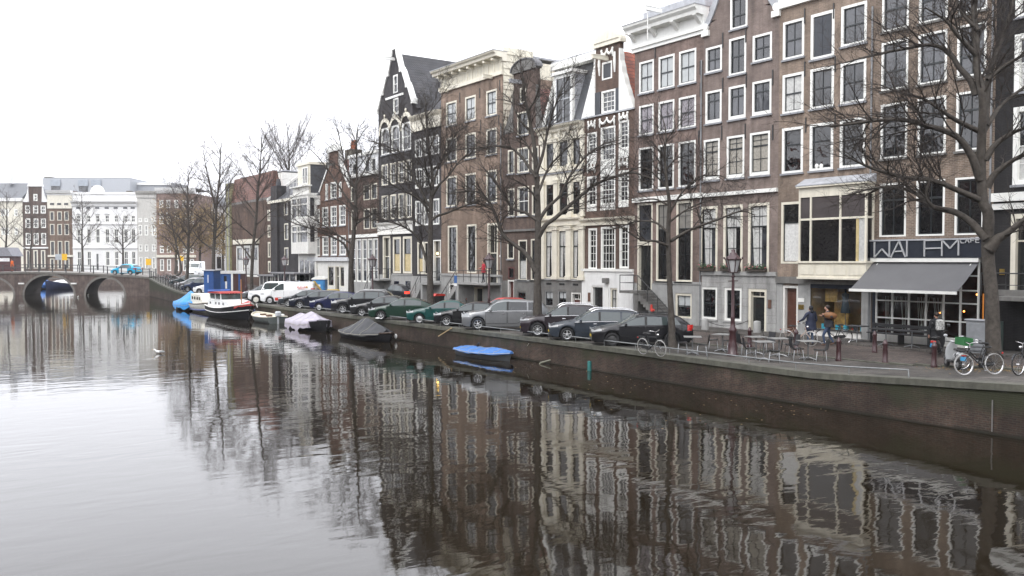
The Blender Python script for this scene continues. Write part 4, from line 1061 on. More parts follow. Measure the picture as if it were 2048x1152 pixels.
h.win(788, 797, h.Z(790, 150), h.Z(790, 186), fm=white, fw=.1, arch=.4, nx=1, sm_=white, sill=None, g=G[1]); h.win(788, 798, h.Z(790, 197), h.Z(790, 228), fm=white, fw=.1, nx=1, sm_=white, sill=white, g=G[1])
hw = W/2
steps = [(zsh, hw), (zsh+(ga-zsh)*.30, hw*.74), (zsh+(ga-zsh)*.302, hw*.68), (zsh+(ga-zsh)*.60, hw*.42), (zsh+(ga-zsh)*.602, hw*.34), (zsh+(ga-zsh)*.92, hw*.12), (ga, hw*.10)]
h.wall(zsh, [(z, hw-d, hw+d) for z, d in steps], side=zsh-.3)
q = MB()
for s_ in (-1, 1):
    P = [(-.12, .36)]
    for (z0, d0_), (z1, d1) in zip(steps, steps[1:]):
        for X0, X1 in ((-.12, .40),):
            q.add([(X0, hw+s_*d0_, z0), (X1, hw+s_*d0_, z0), (X1, hw+s_*(d0_+.18), z0+.1), (X0, hw+s_*(d0_+.18), z0+.1), (X0, hw+s_*d1, z1), (X1, hw+s_*d1, z1), (X1, hw+s_*(d1+.18), z1+.1), (X0, hw+s_*(d1+.18), z1+.1)],
                  [(0, 4, 7, 3), (3, 7, 6, 2), (2, 6, 5, 1), (0, 1, 5, 4)])
    for z, d in (steps[0], steps[2], steps[4]): q.box(-.14, .42, hw+s_*(d+.09)-.16, hw+s_*(d+.09)+.16, z-.15, z+.32)
q.box(-.14, .42, hw-.22, hw+.22, ga, ga+.35); q.lathe([(.12, 0), (.08, .3), (.16, .5), (.05, .8), (.02, 1.0)], 8, (.1, hw, ga+.35))
o = q.build('gable_coping', white, h.root)
h.band(h.Z(790, 193)-.1, h.Z(790, 193)+.1, .08, white, 'band', hw-hw*.52, hw+hw*.52); hoist(h, hw, ga-.9, white, 1.2)
h.roof_perp(zsh-.5, ga-.3, tile_d, yl=-.15, yr=W+.15)
h.cornice([(.35, zf), (.3, zf-.15), (.12, zf-.3), (.12, zf2+.2), (.2, zf2+.15), (.2, zf2)], offw)
zg = street(h.O.y+3); clad(h, zg-.2, h.Z(764, 549), stone, h.holes); h.band(h.Z(764, 549)+.001, h.Z(764, 549)+.12, .1, stone, y1=h.Y(785))
for a in (789, 812): MB().box(-.06, -.052, h.Y(a+10), h.Y(a), h.Z(a, 579), h.Z(a, 562)).build('cellar_window', G[2], h.root)
stoop(h, h.Y(783), h.Y(766), zg, h.Z(766, 557), 1, 1.6, 1.3, stone)

# ------------------------------------------------ brown house with tall white shop glazing
brA = brick('warm_brown_brick', (.148, .096, .08), (.115, .076, .066), (.15, .12, .105), stain=.2, bump=.3)
h = House('shopfront_house', 'warm brown house with white attic storey and tall white glazed front', 700, 758, brA)
kwB = dict(fm=cream, fw=.11, bw=.05, sill=None)
cols = [(703, 713), (728, 740), (743, 755)]
for t, b in ((374, 404), (421, 460)): h.row(cols, t, b, **kwB, g=G[0])
zt, zb = h.Z(703, 479), h.Z(703, 563)
for k in range(5):
    a = 702+k*11.2; h.win(a, a+9.6, zt, zb, fm=white, fw=.10, bw=.06, sm_=white, nx=1, ny=2, mr=.45, sill=None, g=G[1])
zc = h.Z(700, 356); za = h.Z(700, 318)
h.win(731, 740, h.Z(731, 319), h.Z(731, 347), fm=white, fw=.1, g=G[1], sill=None); h.win(744, 753, h.Z(731, 319), h.Z(731, 347), fm=white, fw=.1, g=G[1], sill=None); h.win(706, 714, h.Z(731, 322), h.Z(731, 350), fm=white, fw=.1, g=G[1], sill=None)
h.wall(za); pass
clad(h, zc+.25, za, mat('grey_white_boards', (.60, .61, .62), .6), h.holes, name='attic_boards'); h.band(zc-.1, zc+.24, .35, white, 'cornice'); h.band(za+.001, za+.3, .25, white, 'cornice'); h.flat(za+.35)
h.band(h.Z(703, 476), h.Z(703, 470), .12, white)
clad(h, h.base, zb-.001, stone, h.holes); h.box('chimney', dstone, 3, 3.6, h.W*.3, h.W*.4, za+.3, za+1.6)

# ------------------------------------------------ gabled house with many white sash windows
brB = brick('brick_red_brown', (.185, .105, .08), (.142, .082, .065), (.19, .14, .12), stain=.2, bump=.3)
h = House('gabled_house', 'red brown gabled house with white sashes over a cream shop base', 641, 700, brB)
kwC = dict(fm=white, fw=.13, bw=.06, sm_=white, nx=2, ny=2)
cols = [(645, 657), (662, 674), (679, 692)]
h.row(cols, 415, 454, **kwC, g=G[1]); h.row(cols, 473, 511, **kwC, g=G[1])
h.win(652, 657, h.Z(652, 368), h.Z(652, 400), fm=white, fw=.1, sm_=white, g=G[1], nx=1); h.win(662, 674, h.Z(662, 365), h.Z(662, 398), **kwC, g=G[1]); h.win(679, 684, h.Z(679, 364), h.Z(679, 394), fm=white, fw=.1, sm_=white, g=G[1], nx=1)
zsh = h.Z(642, 385); zap = h.Z(668, 303); hw = h.W/2
zb0 = h.Z(645, 522)
for a, b in ((656, 668), (680, 689)): h.win(a, b, h.Z(656, 532), h.Z(656, 572), fm=cream, fw=.12, nx=1, mr=.3, g=G[2], sill=None)
h.front_door(670, 679, h.Z(670, 532), h.Z(670, 582), trans=1.0)
h.wall(zsh, [(zsh+(zap-zsh)*.62, hw-hw*.36, hw+hw*.36), (zsh+(zap-zsh)*.63, hw-hw*.34, hw+hw*.34), (zap, hw-hw*.33, hw+hw*.33)], side=zsh-.2)
q = MB()
for s_ in (-1, 1):
    z1 = zsh+(zap-zsh)*.62; q.add([(X_, hw+s_*(d+e), z+f) for X_ in (-.1, .4) for (d, z) in ((hw, zsh), (hw*.36, z1)) for e, f in ((0, 0), (.2, .1))], [(0, 1, 3, 2), (1, 5, 7, 3), (4, 6, 7, 5)])
    q.box(-.1, .4, hw+s_*hw*.35, hw+s_*(hw*.35+.2), z1, zap)
q.build('gable_coping', white, h.root)
P = [(hw+cos(pi*k/10)*hw*.46, zap+.75*sin(pi*k/10)) for k in range(11)]; o = MB().prism(P, 'x', -.15, .4).build('pediment', white, h.root); recalc(o)
hoist(h, hw, zap-1.4, dstone, .9); h.roof_perp(zsh-.2, zap-.8, tile_b)
clad(h, h.base, zb0, offw, h.holes, name='shop_base'); h.band(zb0+.001, zb0+.4, .3, mat('grey_white_boards', (.6, .61, .62)), 'cornice')

h = House('corniced_house', 'slim red brown house under a white cornice with ridge chimney', 619, 641, brB)
for t, b in ((420, 456), (475, 512)): h.row([(621, 629), (631, 640)], t, b, fm=white, fw=.13, bw=.06, sm_=white, g=G[1], sill=None)
zc = h.Z(620, 412); h.win(624, 637, h.Z(624, 536), h.Z(624, 566), fm=white, fw=.15, sm_=white, g=G[2])
h.wall(zc); clad(h, h.base, h.Z(620, 522), offw, h.holes, name='shop_base'); h.band(h.Z(620, 522)+.001, h.Z(620, 522)+.4, .3, mat('grey_white_boards', (.6, .61, .62)), 'cornice')
h.cornice([(.5, zc+1.0), (.45, zc+.8), (.2, zc+.6), (.15, zc), (.02, zc)], white)
h.roof_par(zc+1.0, h.Z(640, 318), slate, x0=-.3, xm=4.5)
C_ = MB().box(3.8, 5.2, .3, 1.9, h.Z(640, 330), h.Z(640, 292)).build('chimney', mat('chimney_brick', (.10, .09, .07), .85, var=.3), h.root)
for k in (.6, 1.3): MB().lathe([(.22, 0), (.25, .1), (.18, 1.0), (.22, 1.05)], 10, (4.5, k, h.Z(640, 292))).build('chimney_pot', mat('terracotta', (.42, .14, .07), .7), C_)

# ------------------------------------------------ black corner house with the white bay
h = House('corner_house', 'black house with tall white bay, cream dormer and steep roof', 543, 619, br9, depth=12)
zc = h.Z(550, 402)
for px, rows in (((569, 577), ((404, 431), (447, 480), (495, 530))),):
    for t, b in rows: h.win(*px, h.Z(569, t), h.Z(569, b), fm=cream, fw=.15, nx=1, g=G[1], sill=None)
h.wall(zc); h.roof_par(zc, h.Z(590, 322), slate, x0=-.4, x1=12, xm=5)
h.band(zc-.3, zc+.02, .45, cream, 'gutter_board')
by1, by0 = gx(582, 450, FX-1.1).y-h.O.y, gx(616, 450, FX-1.1).y-h.O.y; z0, z1 = h.Z(583, 508), h.Z(583, 398)
B_ = MB().box(-1.1, 0, by0, by1, z0, z0+1.3).box(-1.1, 0, by0, by1, z1-.3, z1).box(-1.2, 0, by0-.1, by1+.1, z1+.001, z1+.2)
zm = (z0+z1)/2+.3; B_.box(-1.1, 0, by0, by1, zm-.5, zm+.6)
for y in (by0, by0+(by1-by0)*.62, by1-.25): B_.box(-1.098, -.85, y+.002, y+.248, z0+1.3, z1-.3)
for y in (by0, by1-.25): B_.box(-.3, -.002, y+.002, y+.248, z0+1.3, z1-.3)
B_ = B_.build('bay_window', offw, h.root); MB().box(-.98, -.05, by0+.12, by1-.12, z0+.5, z1-.2).build('glass', G[1], B_)
q = MB()
for za_, zb_ in ((z0+1.3, zm-.5), (zm+.6, z1-.3)): q.box(-1.09, -.9, by0+.25, by1-.25, za_+(zb_-za_)*.62, za_+(zb_-za_)*.62+.18)
q.box(-1.085, -.92, (by0+by1)/2-.07, (by0+by1)/2+.07, z0+1.31, z1-.31); q.build('frame', offw, B_)
dz0, dz1 = h.Z(590, 380), h.Z(590, 338); MB().box(-.9, -.8, by0+.3, by1-.1, z1+.2, dz0).build('balcony_panel', offw, h.root); MB().box(-.5, 4, by0+.72, by1-.92, z1+.2, dz1-.01).build('dormer_cheeks', slate, h.root); D = MB().box(-.6, -.499, by0+.7, by1-.9, z1+.2, dz1).box(-.75, 4, by0+.55, by1-.75, dz1+.001, dz1+.3).build('dormer', cream, h.root)
ws = (by0+1.1, by0+2.6); MB().box(-.65, -.601, ws[0], ws[1], dz0+.3, dz0+2.2).build('window', G[1], D); q = MB()
for y in (ws[0], (ws[0]+ws[1])/2, ws[1]): q.box(-.7, -.651, y-.08, y+.08, dz0+.3, dz0+2.2)
q.box(-.69, -.652, ws[0], ws[1], dz0+.3, dz0+.42).box(-.69, -.652, ws[0], ws[1], dz0+2.08, dz0+2.2); q.build('frame', white, D); MB().box(-1.25, -.62, by0-.05, by1+.05, dz0, dz0+.12).build('balcony', white, D); rail(D, [(-1.2, by0, dz0+.1), (-1.2, by1, dz0+.1)], offw)
MB().box(-.3, .9, h.Y(560)+.1, h.Y(547), h.base, h.Z(553, 372)).build('chimney_stack', br9, h.root); MB().lathe([(.3, 0), (.35, .3), (.2, .9)], 10, (.3, (h.Y(560)+h.Y(547))/2, h.Z(553, 372))).build('chimney_pot', slate, h.root)
o = MB().prism([(-.45, zc), (-.45, zc+.3), (5.0, h.Z(590, 322)+.35), (5.0, h.Z(590, 322))], 'y', h.W-.02, h.W+.3).build('roof_edge', offw, h.root); recalc(o)
MB().box(-.25, -.002, by0, by1, h.base, z0-.002).build('ground_front', offw, h.root)
for k in range(3): y = by0+.3+k*(by1-by0-.4)/3; MB().box(-.28, -.251, y, y+(by1-by0-.4)/3-.35, h.Z(590, 568), h.Z(590, 520)).build('window', G[1], h.root)

# ------------------------------------------------ big brown house with the red tiled upper storey
brC = brick('chestnut_brick', (.135, .088, .070), (.105, .070, .058), (.15, .11, .095), stain=.25, bump=.3)
h = House('tiled_house', 'big chestnut brown house with red tiled upper storey past the side street', 464, 542, brC, depth=4.2)
ze = h.Z(500, 405); zt = h.Z(500, 350)
ww = [(473, 486), (488, 501), (503, 517)]
for a, b in ww: h.win(a, b, h.Z(473, 492), h.Z(473, 552), fm=white, fw=.3, bw=.1, nx=1, mr=.42, cur='half', sill=None, g=G[1])
h.band(h.Z(473, 489), h.Z(473, 480), .35, cream, 'cornice', h.Y(519), h.Y(471))
for t, b in ((420, 442), (450, 475), (484, 515), (522, 545)): h.win(536, 541, h.Z(536, t), h.Z(536, b), fm=cream, fw=.2, nx=1, g=G[1], sill=None)
h.wall(ze); MB().box(-.05, 4.1, 0.002, h.W-.002, ze, ze+.3).build('eaves', dstone, h.root)
o = MB().prism([(-.02, ze+.3), (.45, zt), (.9, zt), (1.6, ze+.3)], 'y', .02, h.W-.02).build('roof', tiles('orange_red_tiles', (.20, .085, .06)), h.root); recalc(o)
MB().box(-.3, .6, h.W-.05, h.W+1.6, h.base, zt-.5).build('corner_panel', mat('moss_yellow_render', (.30, .29, .17), .8, var=.35, dirt=.3), h.root)
for y in (h.W+.1, h.W+1.5): MB().tube([(-.34, y, h.base), (-.34, y, zt)], .07, 6).build('drainpipe', lead, h.root)

# ------------------------------------------------ pale hoist house behind the corner house (white side wall)
h = House('pale_house', 'pale white house wall rising behind the black corner house', 536, 566, offw, O=(FX+3.5, 0, 0), depth=3)
h.wall(h.Z(540, 350)); h.flat(h.Z(540, 350)+.3)

# ================================================================= the row of houses beyond the far bridge
AX = R(90)-YAW; DB = 190.0
Of = FW.copy(); Of.z = 0; Of.normalize()
def far(name, label, pl, pr, m, dep=DB, cat='house', **k):
    return House(name, label, pl, pr, m, cat=cat, O=CAMP+Of*dep, rz=AX, base=1.2, group='houses beyond the far bridge', **k)
kwf = dict(fm=white, fw=.15, bw=.09, sm_=white, sill=None, mr=.5, nx=2)
fcream = mat('far_cream', (.66, .63, .54), .6, var=.08, dirt=.2); fwhite = mat('far_white', (.72, .72, .71), .6, var=.04)
fslate = mat('far_slate', (.12, .125, .135), .6, var=.15)
bF = brick('far_plum_brick', (.16, .115, .105), (.13, .095, .09), (.15, .13, .12), stain=.15)
bG = brick('far_tan_brick', (.235, .165, .13), (.19, .135, .11), (.2, .17, .15), stain=.15)
h = far('cream_house', 'tall cream house with hipped slate roof at the left edge', -60, 47, fcream)
for x in (-40, -18, 4, 12, 30):
    for t, b in ((418, 432), (455, 470), (496, 524)): h.win(x, x+7, h.Z(20, t), h.Z(20, b), **kwf, g=G[1])
zc = h.Z(20, 397); h.wall(zc); h.band(zc-.6, zc+.1, .4, fwhite, 'cornice'); h.roof_par(zc, h.Z(5, 362), fslate, x0=-.4, xm=5, x1=11)
h.box('chimney', fwhite, 3, 4.5, h.Y(7), h.Y(0), h.Z(3, 364), h.Z(3, 344))
h = far('bell_gable_house', 'plum brick house with white neck gable left of the tan house', 47, 97, bF)
for t, b in ((411, 427), (437, 456), (466, 490)):
    for x in (52, 68, 83): h.win(x, x+(10 if x != 68 else 10), h.Z(52, t), h.Z(52, b), **kwf)
h.win(69, 77, h.Z(69, 388), h.Z(69, 402), **kwf)
for x in (52, 67, 82): h.win(x, x+9, h.Z(52, 500), h.Z(52, 537), fm=fcream, fw=.25, nx=1, sill=None, g=G[2])
zs_ = h.Z(50, 404); W = h.W; n0, n1 = h.Y(86), h.Y(60); zt = h.Z(70, 373)
h.wall(zs_, [(zs_+.01, n0, n1), (zt, n0, n1)]); P = [((n0+n1)/2+cos(pi*k/10)*(n1-n0+.5)/2, zt+1.3*sin(pi*k/10)) for k in range(11)]
o = MB().prism(P, 'x', -.2, .4).build('pediment', fwhite, h.root); recalc(o)
for a, s_ in ((n1, 1), (n0, -1)):
    P = [(a, zs_)]+[(a+s_*1.2*(1-k/6)**1.7+s_*.1, zs_+(zt-zs_)*k/6) for k in range(7)]; o = MB().prism(P, 'x', -.15, .3).build('gable_wing', fwhite, h.root); recalc(o)
h.roof_perp(zs_-.2, zt-.3, fslate); h.band(h.Z(50, 497), h.Z(50, 494), .15, fwhite)
h = far('tan_house', 'tan brick house under a deep cream frieze left of the white palace', 97, 146, bG)
for t, b in ((423, 441), (448, 470), (482, 512)):
    for x in (101, 116, 130): h.win(x, x+9, h.Z(101, t), h.Z(101, b), fm=fcream, fw=.15, bw=.12, nx=1, sill=None, g=G[2])
for x in (100, 115, 130): h.win(x, x+9, h.Z(101, 517), h.Z(101, 538), fm=fcream, fw=.2, nx=1, sill=None, g=G[2])
zc = h.Z(100, 417); zt = h.Z(100, 382)
h.wall(zt); clad(h, zc, zt-.5, fcream, h.holes, out=.2, name='frieze', ya=.01); h.cornice([(.9, zt+.1), (.6, zt-.5), (.21, zt-.6), (.21, zt-.9)], fwhite); h.flat(zt+.2); h.band(h.Z(100, 514), h.Z(100, 510), .3, fcream)
for x in (103, 117, 131): MB().box(-.26, -.201, h.Y(x+8), h.Y(x), h.Z(103, 410), h.Z(103, 406)).build('attic_window', G[2], h.root)
h = far('white_palace', 'wide white classical mansion with balustrade roof beyond the bridge', 146, 275, fwhite, cat='mansion')
xs = (154, 174, 192, 211, 229, 248, 263)
for t, b, hgt in ((430, 445, 0), (457, 487, 0), (502, 532, 0)):
    for x in xs:
        if t == 502 and x == 192: continue
        h.win(x-.5, x+9.5, h.Z(154, t), h.Z(154, b), **kwf, g=G[0])
h.front_door(190, 200, h.Z(190, 505), h.Z(190, 540), trans=2.0, fw=.3, fm=fwhite)
for x in xs: MB().box(-.08, -.002, h.Y(x+8), h.Y(x), h.Z(154, 417.5), h.Z(154, 414)).build('attic_window', G[1], h.root)
zc = h.Z(150, 412); h.wall(h.Z(150, 388)); h.cornice([(.9, zc+1.0), (.8, zc+.8), (.3, zc+.4), (.25, zc)], fwhite); h.flat(h.Z(150, 388)+.2)
for t in (449, 497): h.band(h.Z(150, t), h.Z(150, t)+.25, .2, fwhite, 'moulding')
for x in (154, 192, 211): 
    y1, y0 = h.Y(x-1), h.Y(x+9); z = h.Z(154, 428); o = MB().prism([(y0, z), (y1, z), ((y0+y1)/2, z+.55)], 'x', -.25, -.002).build('pediment', fwhite, h.root); recalc(o)
P = [((h.Y(188)+h.Y(205))/2+cos(pi*k/8)*1.5, h.Z(150, 388)+1.9*sin(pi*k/8)) for k in range(9)]; o = MB().prism(P, 'x', -.3, .5).build('roof_crest', fwhite, h.root); recalc(o)
h.band(h.Z(150, 388)-.1, h.Z(150, 388)+.4, .15, fwhite, 'parapet')
h.box('chimney', mat('chimney_brick', (.10, .09, .07)), 2, 3.2, h.Y(255), h.Y(246), h.Z(150, 390), h.Z(250, 380))
h = far('grey_house', 'pale grey stone house between white mansion and trees', 275, 314, mat('far_grey', (.48, .47, .44), .7, var=.1, dirt=.3))
for x in (278, 290, 304):
    for t, b in ((436, 444), (450, 471), (489, 503), (514, 538)): h.win(x, x+7, h.Z(278, t), h.Z(278, b), **kwf, g=G[1])
zt = h.Z(275, 386); h.wall(zt); h.cornice([(.8, zt+.4), (.6, zt), (.2, zt-.4), (.2, zt-1.0)], mat('far_grey', (.5, .5, .5))); h.flat(zt+.5)
h = far('red_house', 'red brown brick building behind the bare trees past the bridge', 314, 392, mat('far_rust', (.24, .17, .145), .8, var=.25, dirt=.3), cat='building')
for x in (320, 334, 350, 366, 380):
    for t, b in ((400, 416), (424, 448), (492, 506), (518, 542)): h.win(x, x+8, h.Z(320, t), h.Z(320, b), **kwf, g=G[2])
zt = h.Z(320, 387); h.wall(zt); h.cornice([(.8, zt+1.2), (.6, zt+.6), (.2, zt)], fwhite); h.flat(zt+1.2); h.band(h.Z(320, 515), h.Z(320, 510), .3, fcream)
h = far('white_house', 'white house glimpsed between the trees behind the parked van', 396, 462, fwhite, dep=200)
for x in (402, 420, 436, 450):
    for t, b in ((432, 450), (460, 485)): h.win(x, x+7, h.Z(402, t), h.Z(402, b), **kwf, g=G[1])
h.win(430, 446, h.Z(430, 510), h.Z(430, 540), fm=fwhite, fw=.4, nx=2, g=G[2], sill=None); zt = h.Z(400, 415); h.wall(zt); h.flat(zt+.3)
h.roof_par(zt, zt+2.6, fslate, xm=4)
# modern pale rooftop storey behind
h = far('rooftop_building', 'long pale grey modern roof storey behind the white mansion', 88, 262, mat('far_zinc', (.36, .375, .40), .5, var=.06), dep=212, cat='building')
zt = h.Z(200, 357)
h.wall(zt); h.flat(zt+.2, mat('far_zinc', (.55, .57, .6)))
for x in (105, 160, 186): MB().box(-.1, -.002, h.Y(x+18), h.Y(x), h.Z(150, 392), h.Z(150, 362)).build('roof_window', G[1], h.root); MB().box(-.25, -.101, h.Y(x+19), h.Y(x-1), h.Z(150, 372), h.Z(150, 360)).build('awning_panel', mat('far_blue_grey', (.30, .33, .37), .5), h.root)
h.box('chimney', mat('chimney_brick', (.10, .09, .07)), 0.2, 3, h.Y(102), h.Y(90), zt, zt+.5)
h = far('rooftop_building', 'lower grey roof block behind the stone house and bare trees', 263, 345, mat('far_zinc_dark', (.30, .31, .33), .5, var=.08), dep=216, cat='building')
zt = h.Z(300, 366); h.wall(zt); h.flat(zt+.2, mat('far_zinc', (.36, .375, .4))); h.box('chimney', fwhite, .2, 2.5, h.Y(326), h.Y(312), zt, zt+2.2); h.band(zt-.5, zt+.1, .3, fwhite, 'cornice')
# the far quay in front of that row
A_ = CAMP+Of*172; ey = Vector((-sin(AX), cos(AX), 0))
fq = empty('far_quay_wall', (A_.x, A_.y, 0), AX, 'distant brick quay wall in front of the far row', 'quay wall'); fq['kind'] = 'structure'
yl, yr = (gplane(-400, 520, A_, -Of)-A_).dot(ey), (gplane(330, 520, A_, -Of)-A_).dot(ey)
MB().box(0, .5, yr, yl, -1, 1.3).build('wall', mat('bridge_brick', (.13, .085, .075)), fq); MB().box(.5, 60, yr, yl, -.5, 1.28).build('street', pave2, fq)

# ================================================================= the row on the opposite bank, off to the left of the photograph
lb_b = [brick('left_bank_brick', (.11, .08, .068), (.085, .062, .055), (.1, .085, .075), stain=.2, bump=.2), br9, bF]
yy = -118.0
for i in range(36):
    wd = rnd.uniform(6.2, 8.6); hgt = rnd.uniform(11.5, 16.5); zg = 1.6
    r_ = empty('bank_house', (-17, yy+wd, 0), R(180), 'tall dark brick canal house, one of the row on the opposite bank', 'house', 'houses on the opposite bank')
    c_ = rnd.choice(lb_b); mb = MB().box(0, 10, .01, wd-.01, 0, hgt); mb.build('wall', c_, r_)
    MB().prism([(0, hgt), (wd, hgt), (wd*.5, hgt+rnd.uniform(2, 4.5))], 'x', .1, 10).build('roof', slate if i % 2 else tile_b, r_)
    MB().box(-.3, .02, .02, wd-.02, hgt-.5, hgt+.02).build('cornice', cream, r_)
    for f in range(4):
        for k in range(3):
            y0 = wd*(.1+.3*k); z0 = zg+.9+f*(hgt-2.6)/4; q = MB().box(-.03, -.001, y0, y0+wd*.2, z0, z0+(hgt-2.6)/4*.66).build('frame', cream, r_)
            MB().box(-.04, -.031, y0+.14, y0+wd*.2-.14, z0+.14, z0+(hgt-2.6)/4*.66-.14).build('window', G[2], q)
    yy += wd
lq = MB().box(-17, -3, -120, 180, -.8, 1.15); yy = 4.0
for i in range(14):
    wd = rnd.uniform(6.2, 8.6); yy -= wd; hgt = rnd.uniform(13, 17)
    r_ = empty('bank_house', (FX, yy, 0), 0, 'brown brick canal house, one of the row on towards the camera', 'house', 'houses nearer the camera on this bank')
    MB().box(0, 10, .01, wd-.01, 0, hgt).build('wall', (br1, br4, br2)[i % 3], r_); MB().prism([(0, hgt), (wd, hgt), (wd*.5, hgt+3)], 'x', .1, 10).build('roof', slate if i % 2 else tile_b, r_); MB().box(-.3, .02, .02, wd-.02, hgt-.5, hgt+.02).build('cornice', cream, r_)
    for f in range(4):
        for k in range(3):
            y0 = wd*(.1+.3*k); z0 = 2.6+f*(hgt-2.6)/4; q = MB().box(-.03, -.001, y0, y0+wd*.2, z0, z0+(hgt-2.6)/4*.66).build('frame', cream, r_)
            MB().box(-.04, -.031, y0+.14, y0+wd*.2-.14, z0+.14, z0+(hgt-2.6)/4*.66-.14).build('window', G[2], q)
nq = MB().box(QW[0].x+.3, FX+.5, -120, QW[0].y, -.8, 1.9); tag(nq.build('near_quay', pave2), 'paved quay continuing on towards the camera', 'quay', kind='structure')
tag(lq.build('opposite_quay', pave2), 'paved quay along the opposite bank', 'quay', kind='structure')
# ================================================================= TREES (bare in winter)
def bark(name, c):
    return mat(name, c, .9, var=.4, vs=5, bump=.8, bs=14, spec=.2)
bark_d = bark('bark', (.066, .058, .050)); twigm = mat('twig', (.052, .044, .039), .9, var=.25, spec=.15); twigf = mat('twig_far_hazed', (.085, .068, .06), .9, var=.25, spec=.15)  # distant twigs are a paler copy, air haze put into their colour
def cr(P, n=4):
    """smooth curve through points"""
    out = []; Q = [P[0]+(P[0]-P[1])]+list(P)+[P[-1]+(P[-1]-P[-2])]
    for i in range(1, len(Q)-2):
        for k in range(n):
            t = k/n; a, b, c, d = Q[i-1], Q[i], Q[i+1], Q[i+2]
            out.append(.5*((2*b)+(c-a)*t+(2*a-5*b+4*c-d)*t*t+(3*b-a-3*c+d)*t**3))
    out.append(P[-1]); return out
class Tree:
    def __init__(s, seed, dens=1.0, tw=.008, up=.25, maxlev=3):
        s.T = MB(); s.C = MB(); s.r = random.Random(seed); s.dens = dens; s.tw = tw; s.up = up; s.maxlev = maxlev
    def stem(s, pts, r0, r1, lev, trunk=False, spawn=True, f0=.2, length=None):
        n = len(pts); rad = [r0+(r1-r0)*(i/(n-1))**.85 for i in range(n)]
        if trunk:
            for i in range(n):
                hgt = (pts[i]-pts[0]).length
                rad[i] *= 1+.55*exp(-hgt/.35)
        sides = (9 if trunk else 6) if lev == 0 else 5 if lev == 1 else 3
        (s.T if lev <= 1 else s.C).tube(pts, rad, sides, caps=(lev == 0))
        if spawn: s.subs(pts, rad, lev, f0, length)
    def subs(s, pts, rad, lev, f0=.2, length=None):
        r = s.r; acc = [0]
        for a, b in zip(pts, pts[1:]): acc.append(acc[-1]+(b-a).length)
        L = acc[-1]
        if L < .15: return
        n = {0: 0, 1: max(5, L*2.9), 2: max(4, L*4.2), 3: max(2, L*4.5)}.get(lev, 0)*s.dens
        n = int(n+r.random())
        for k in range(n):
            t = f0+(1-f0)*(k+r.random())/n; d = t*L; i = 0
            while i < len(acc)-2 and acc[i+1] < d: i += 1
            q = (d-acc[i])/max(1e-6, acc[i+1]-acc[i]); p = pts[i].lerp(pts[i+1], q); tan = (pts[i+1]-pts[i]).normalized()
            rr = rad[i]+(rad[i+1]-rad[i])*q
            ax = Vector((r.gauss(0, 1), r.gauss(0, 1), r.gauss(0, .7))); ax = (ax-tan*ax.dot(tan)); 
            if ax.length < .05: continue
            ax.normalize(); an = R(r.uniform(28, 62)); dr = tan*cos(an)+ax*sin(an); dr.z += s.up*(1 if lev < 2 else .5); dr.normalize()
            base = length if (length and lev == 1) else None
            ln = {1: r.uniform(.9, 2.5)*(1.15-.6*t), 2: r.uniform(.45, 1.15)*(1.1-.5*t), 3: r.uniform(.2, .5)}[lev]
            if base: ln *= base
            s.grow(p, dr, ln, min(rr*.62, {1: .035, 2: .016, 3: s.tw}[lev]), lev+1)
    def grow(s, p, d, L, r0, lev):
        r = s.r; n = {1: 6, 2: 5, 3: 4}.get(lev, 2); pts = [p]; d = d.copy()
        for i in range(n):
            d = d+Vector((r.gauss(0, .16), r.gauss(0, .16), r.gauss(0, .12)+.06*s.up)); d.normalize(); pts.append(pts[-1]+d*(L/n))
        r0 = max(r0, s.tw); s.stem(pts, r0, max(s.tw*.6, r0*.3), lev, spawn=lev <= s.maxlev, f0=.15)
    def done(s, loc, label, group, name='bare_tree', tm=None, bm=None):
        o = empty(name, loc, 0, label, 'tree', group); L = Vector(loc)
        for mb, nm, m in ((s.T, 'trunk', bm or bark_d), (s.C, 'crown', tm or twigm)):
            if mb.f:
                mb.v = [(a-L.x, b-L.y, c-L.z) for a, b, c in mb.v]; mb.build(nm, m, o)
        return o
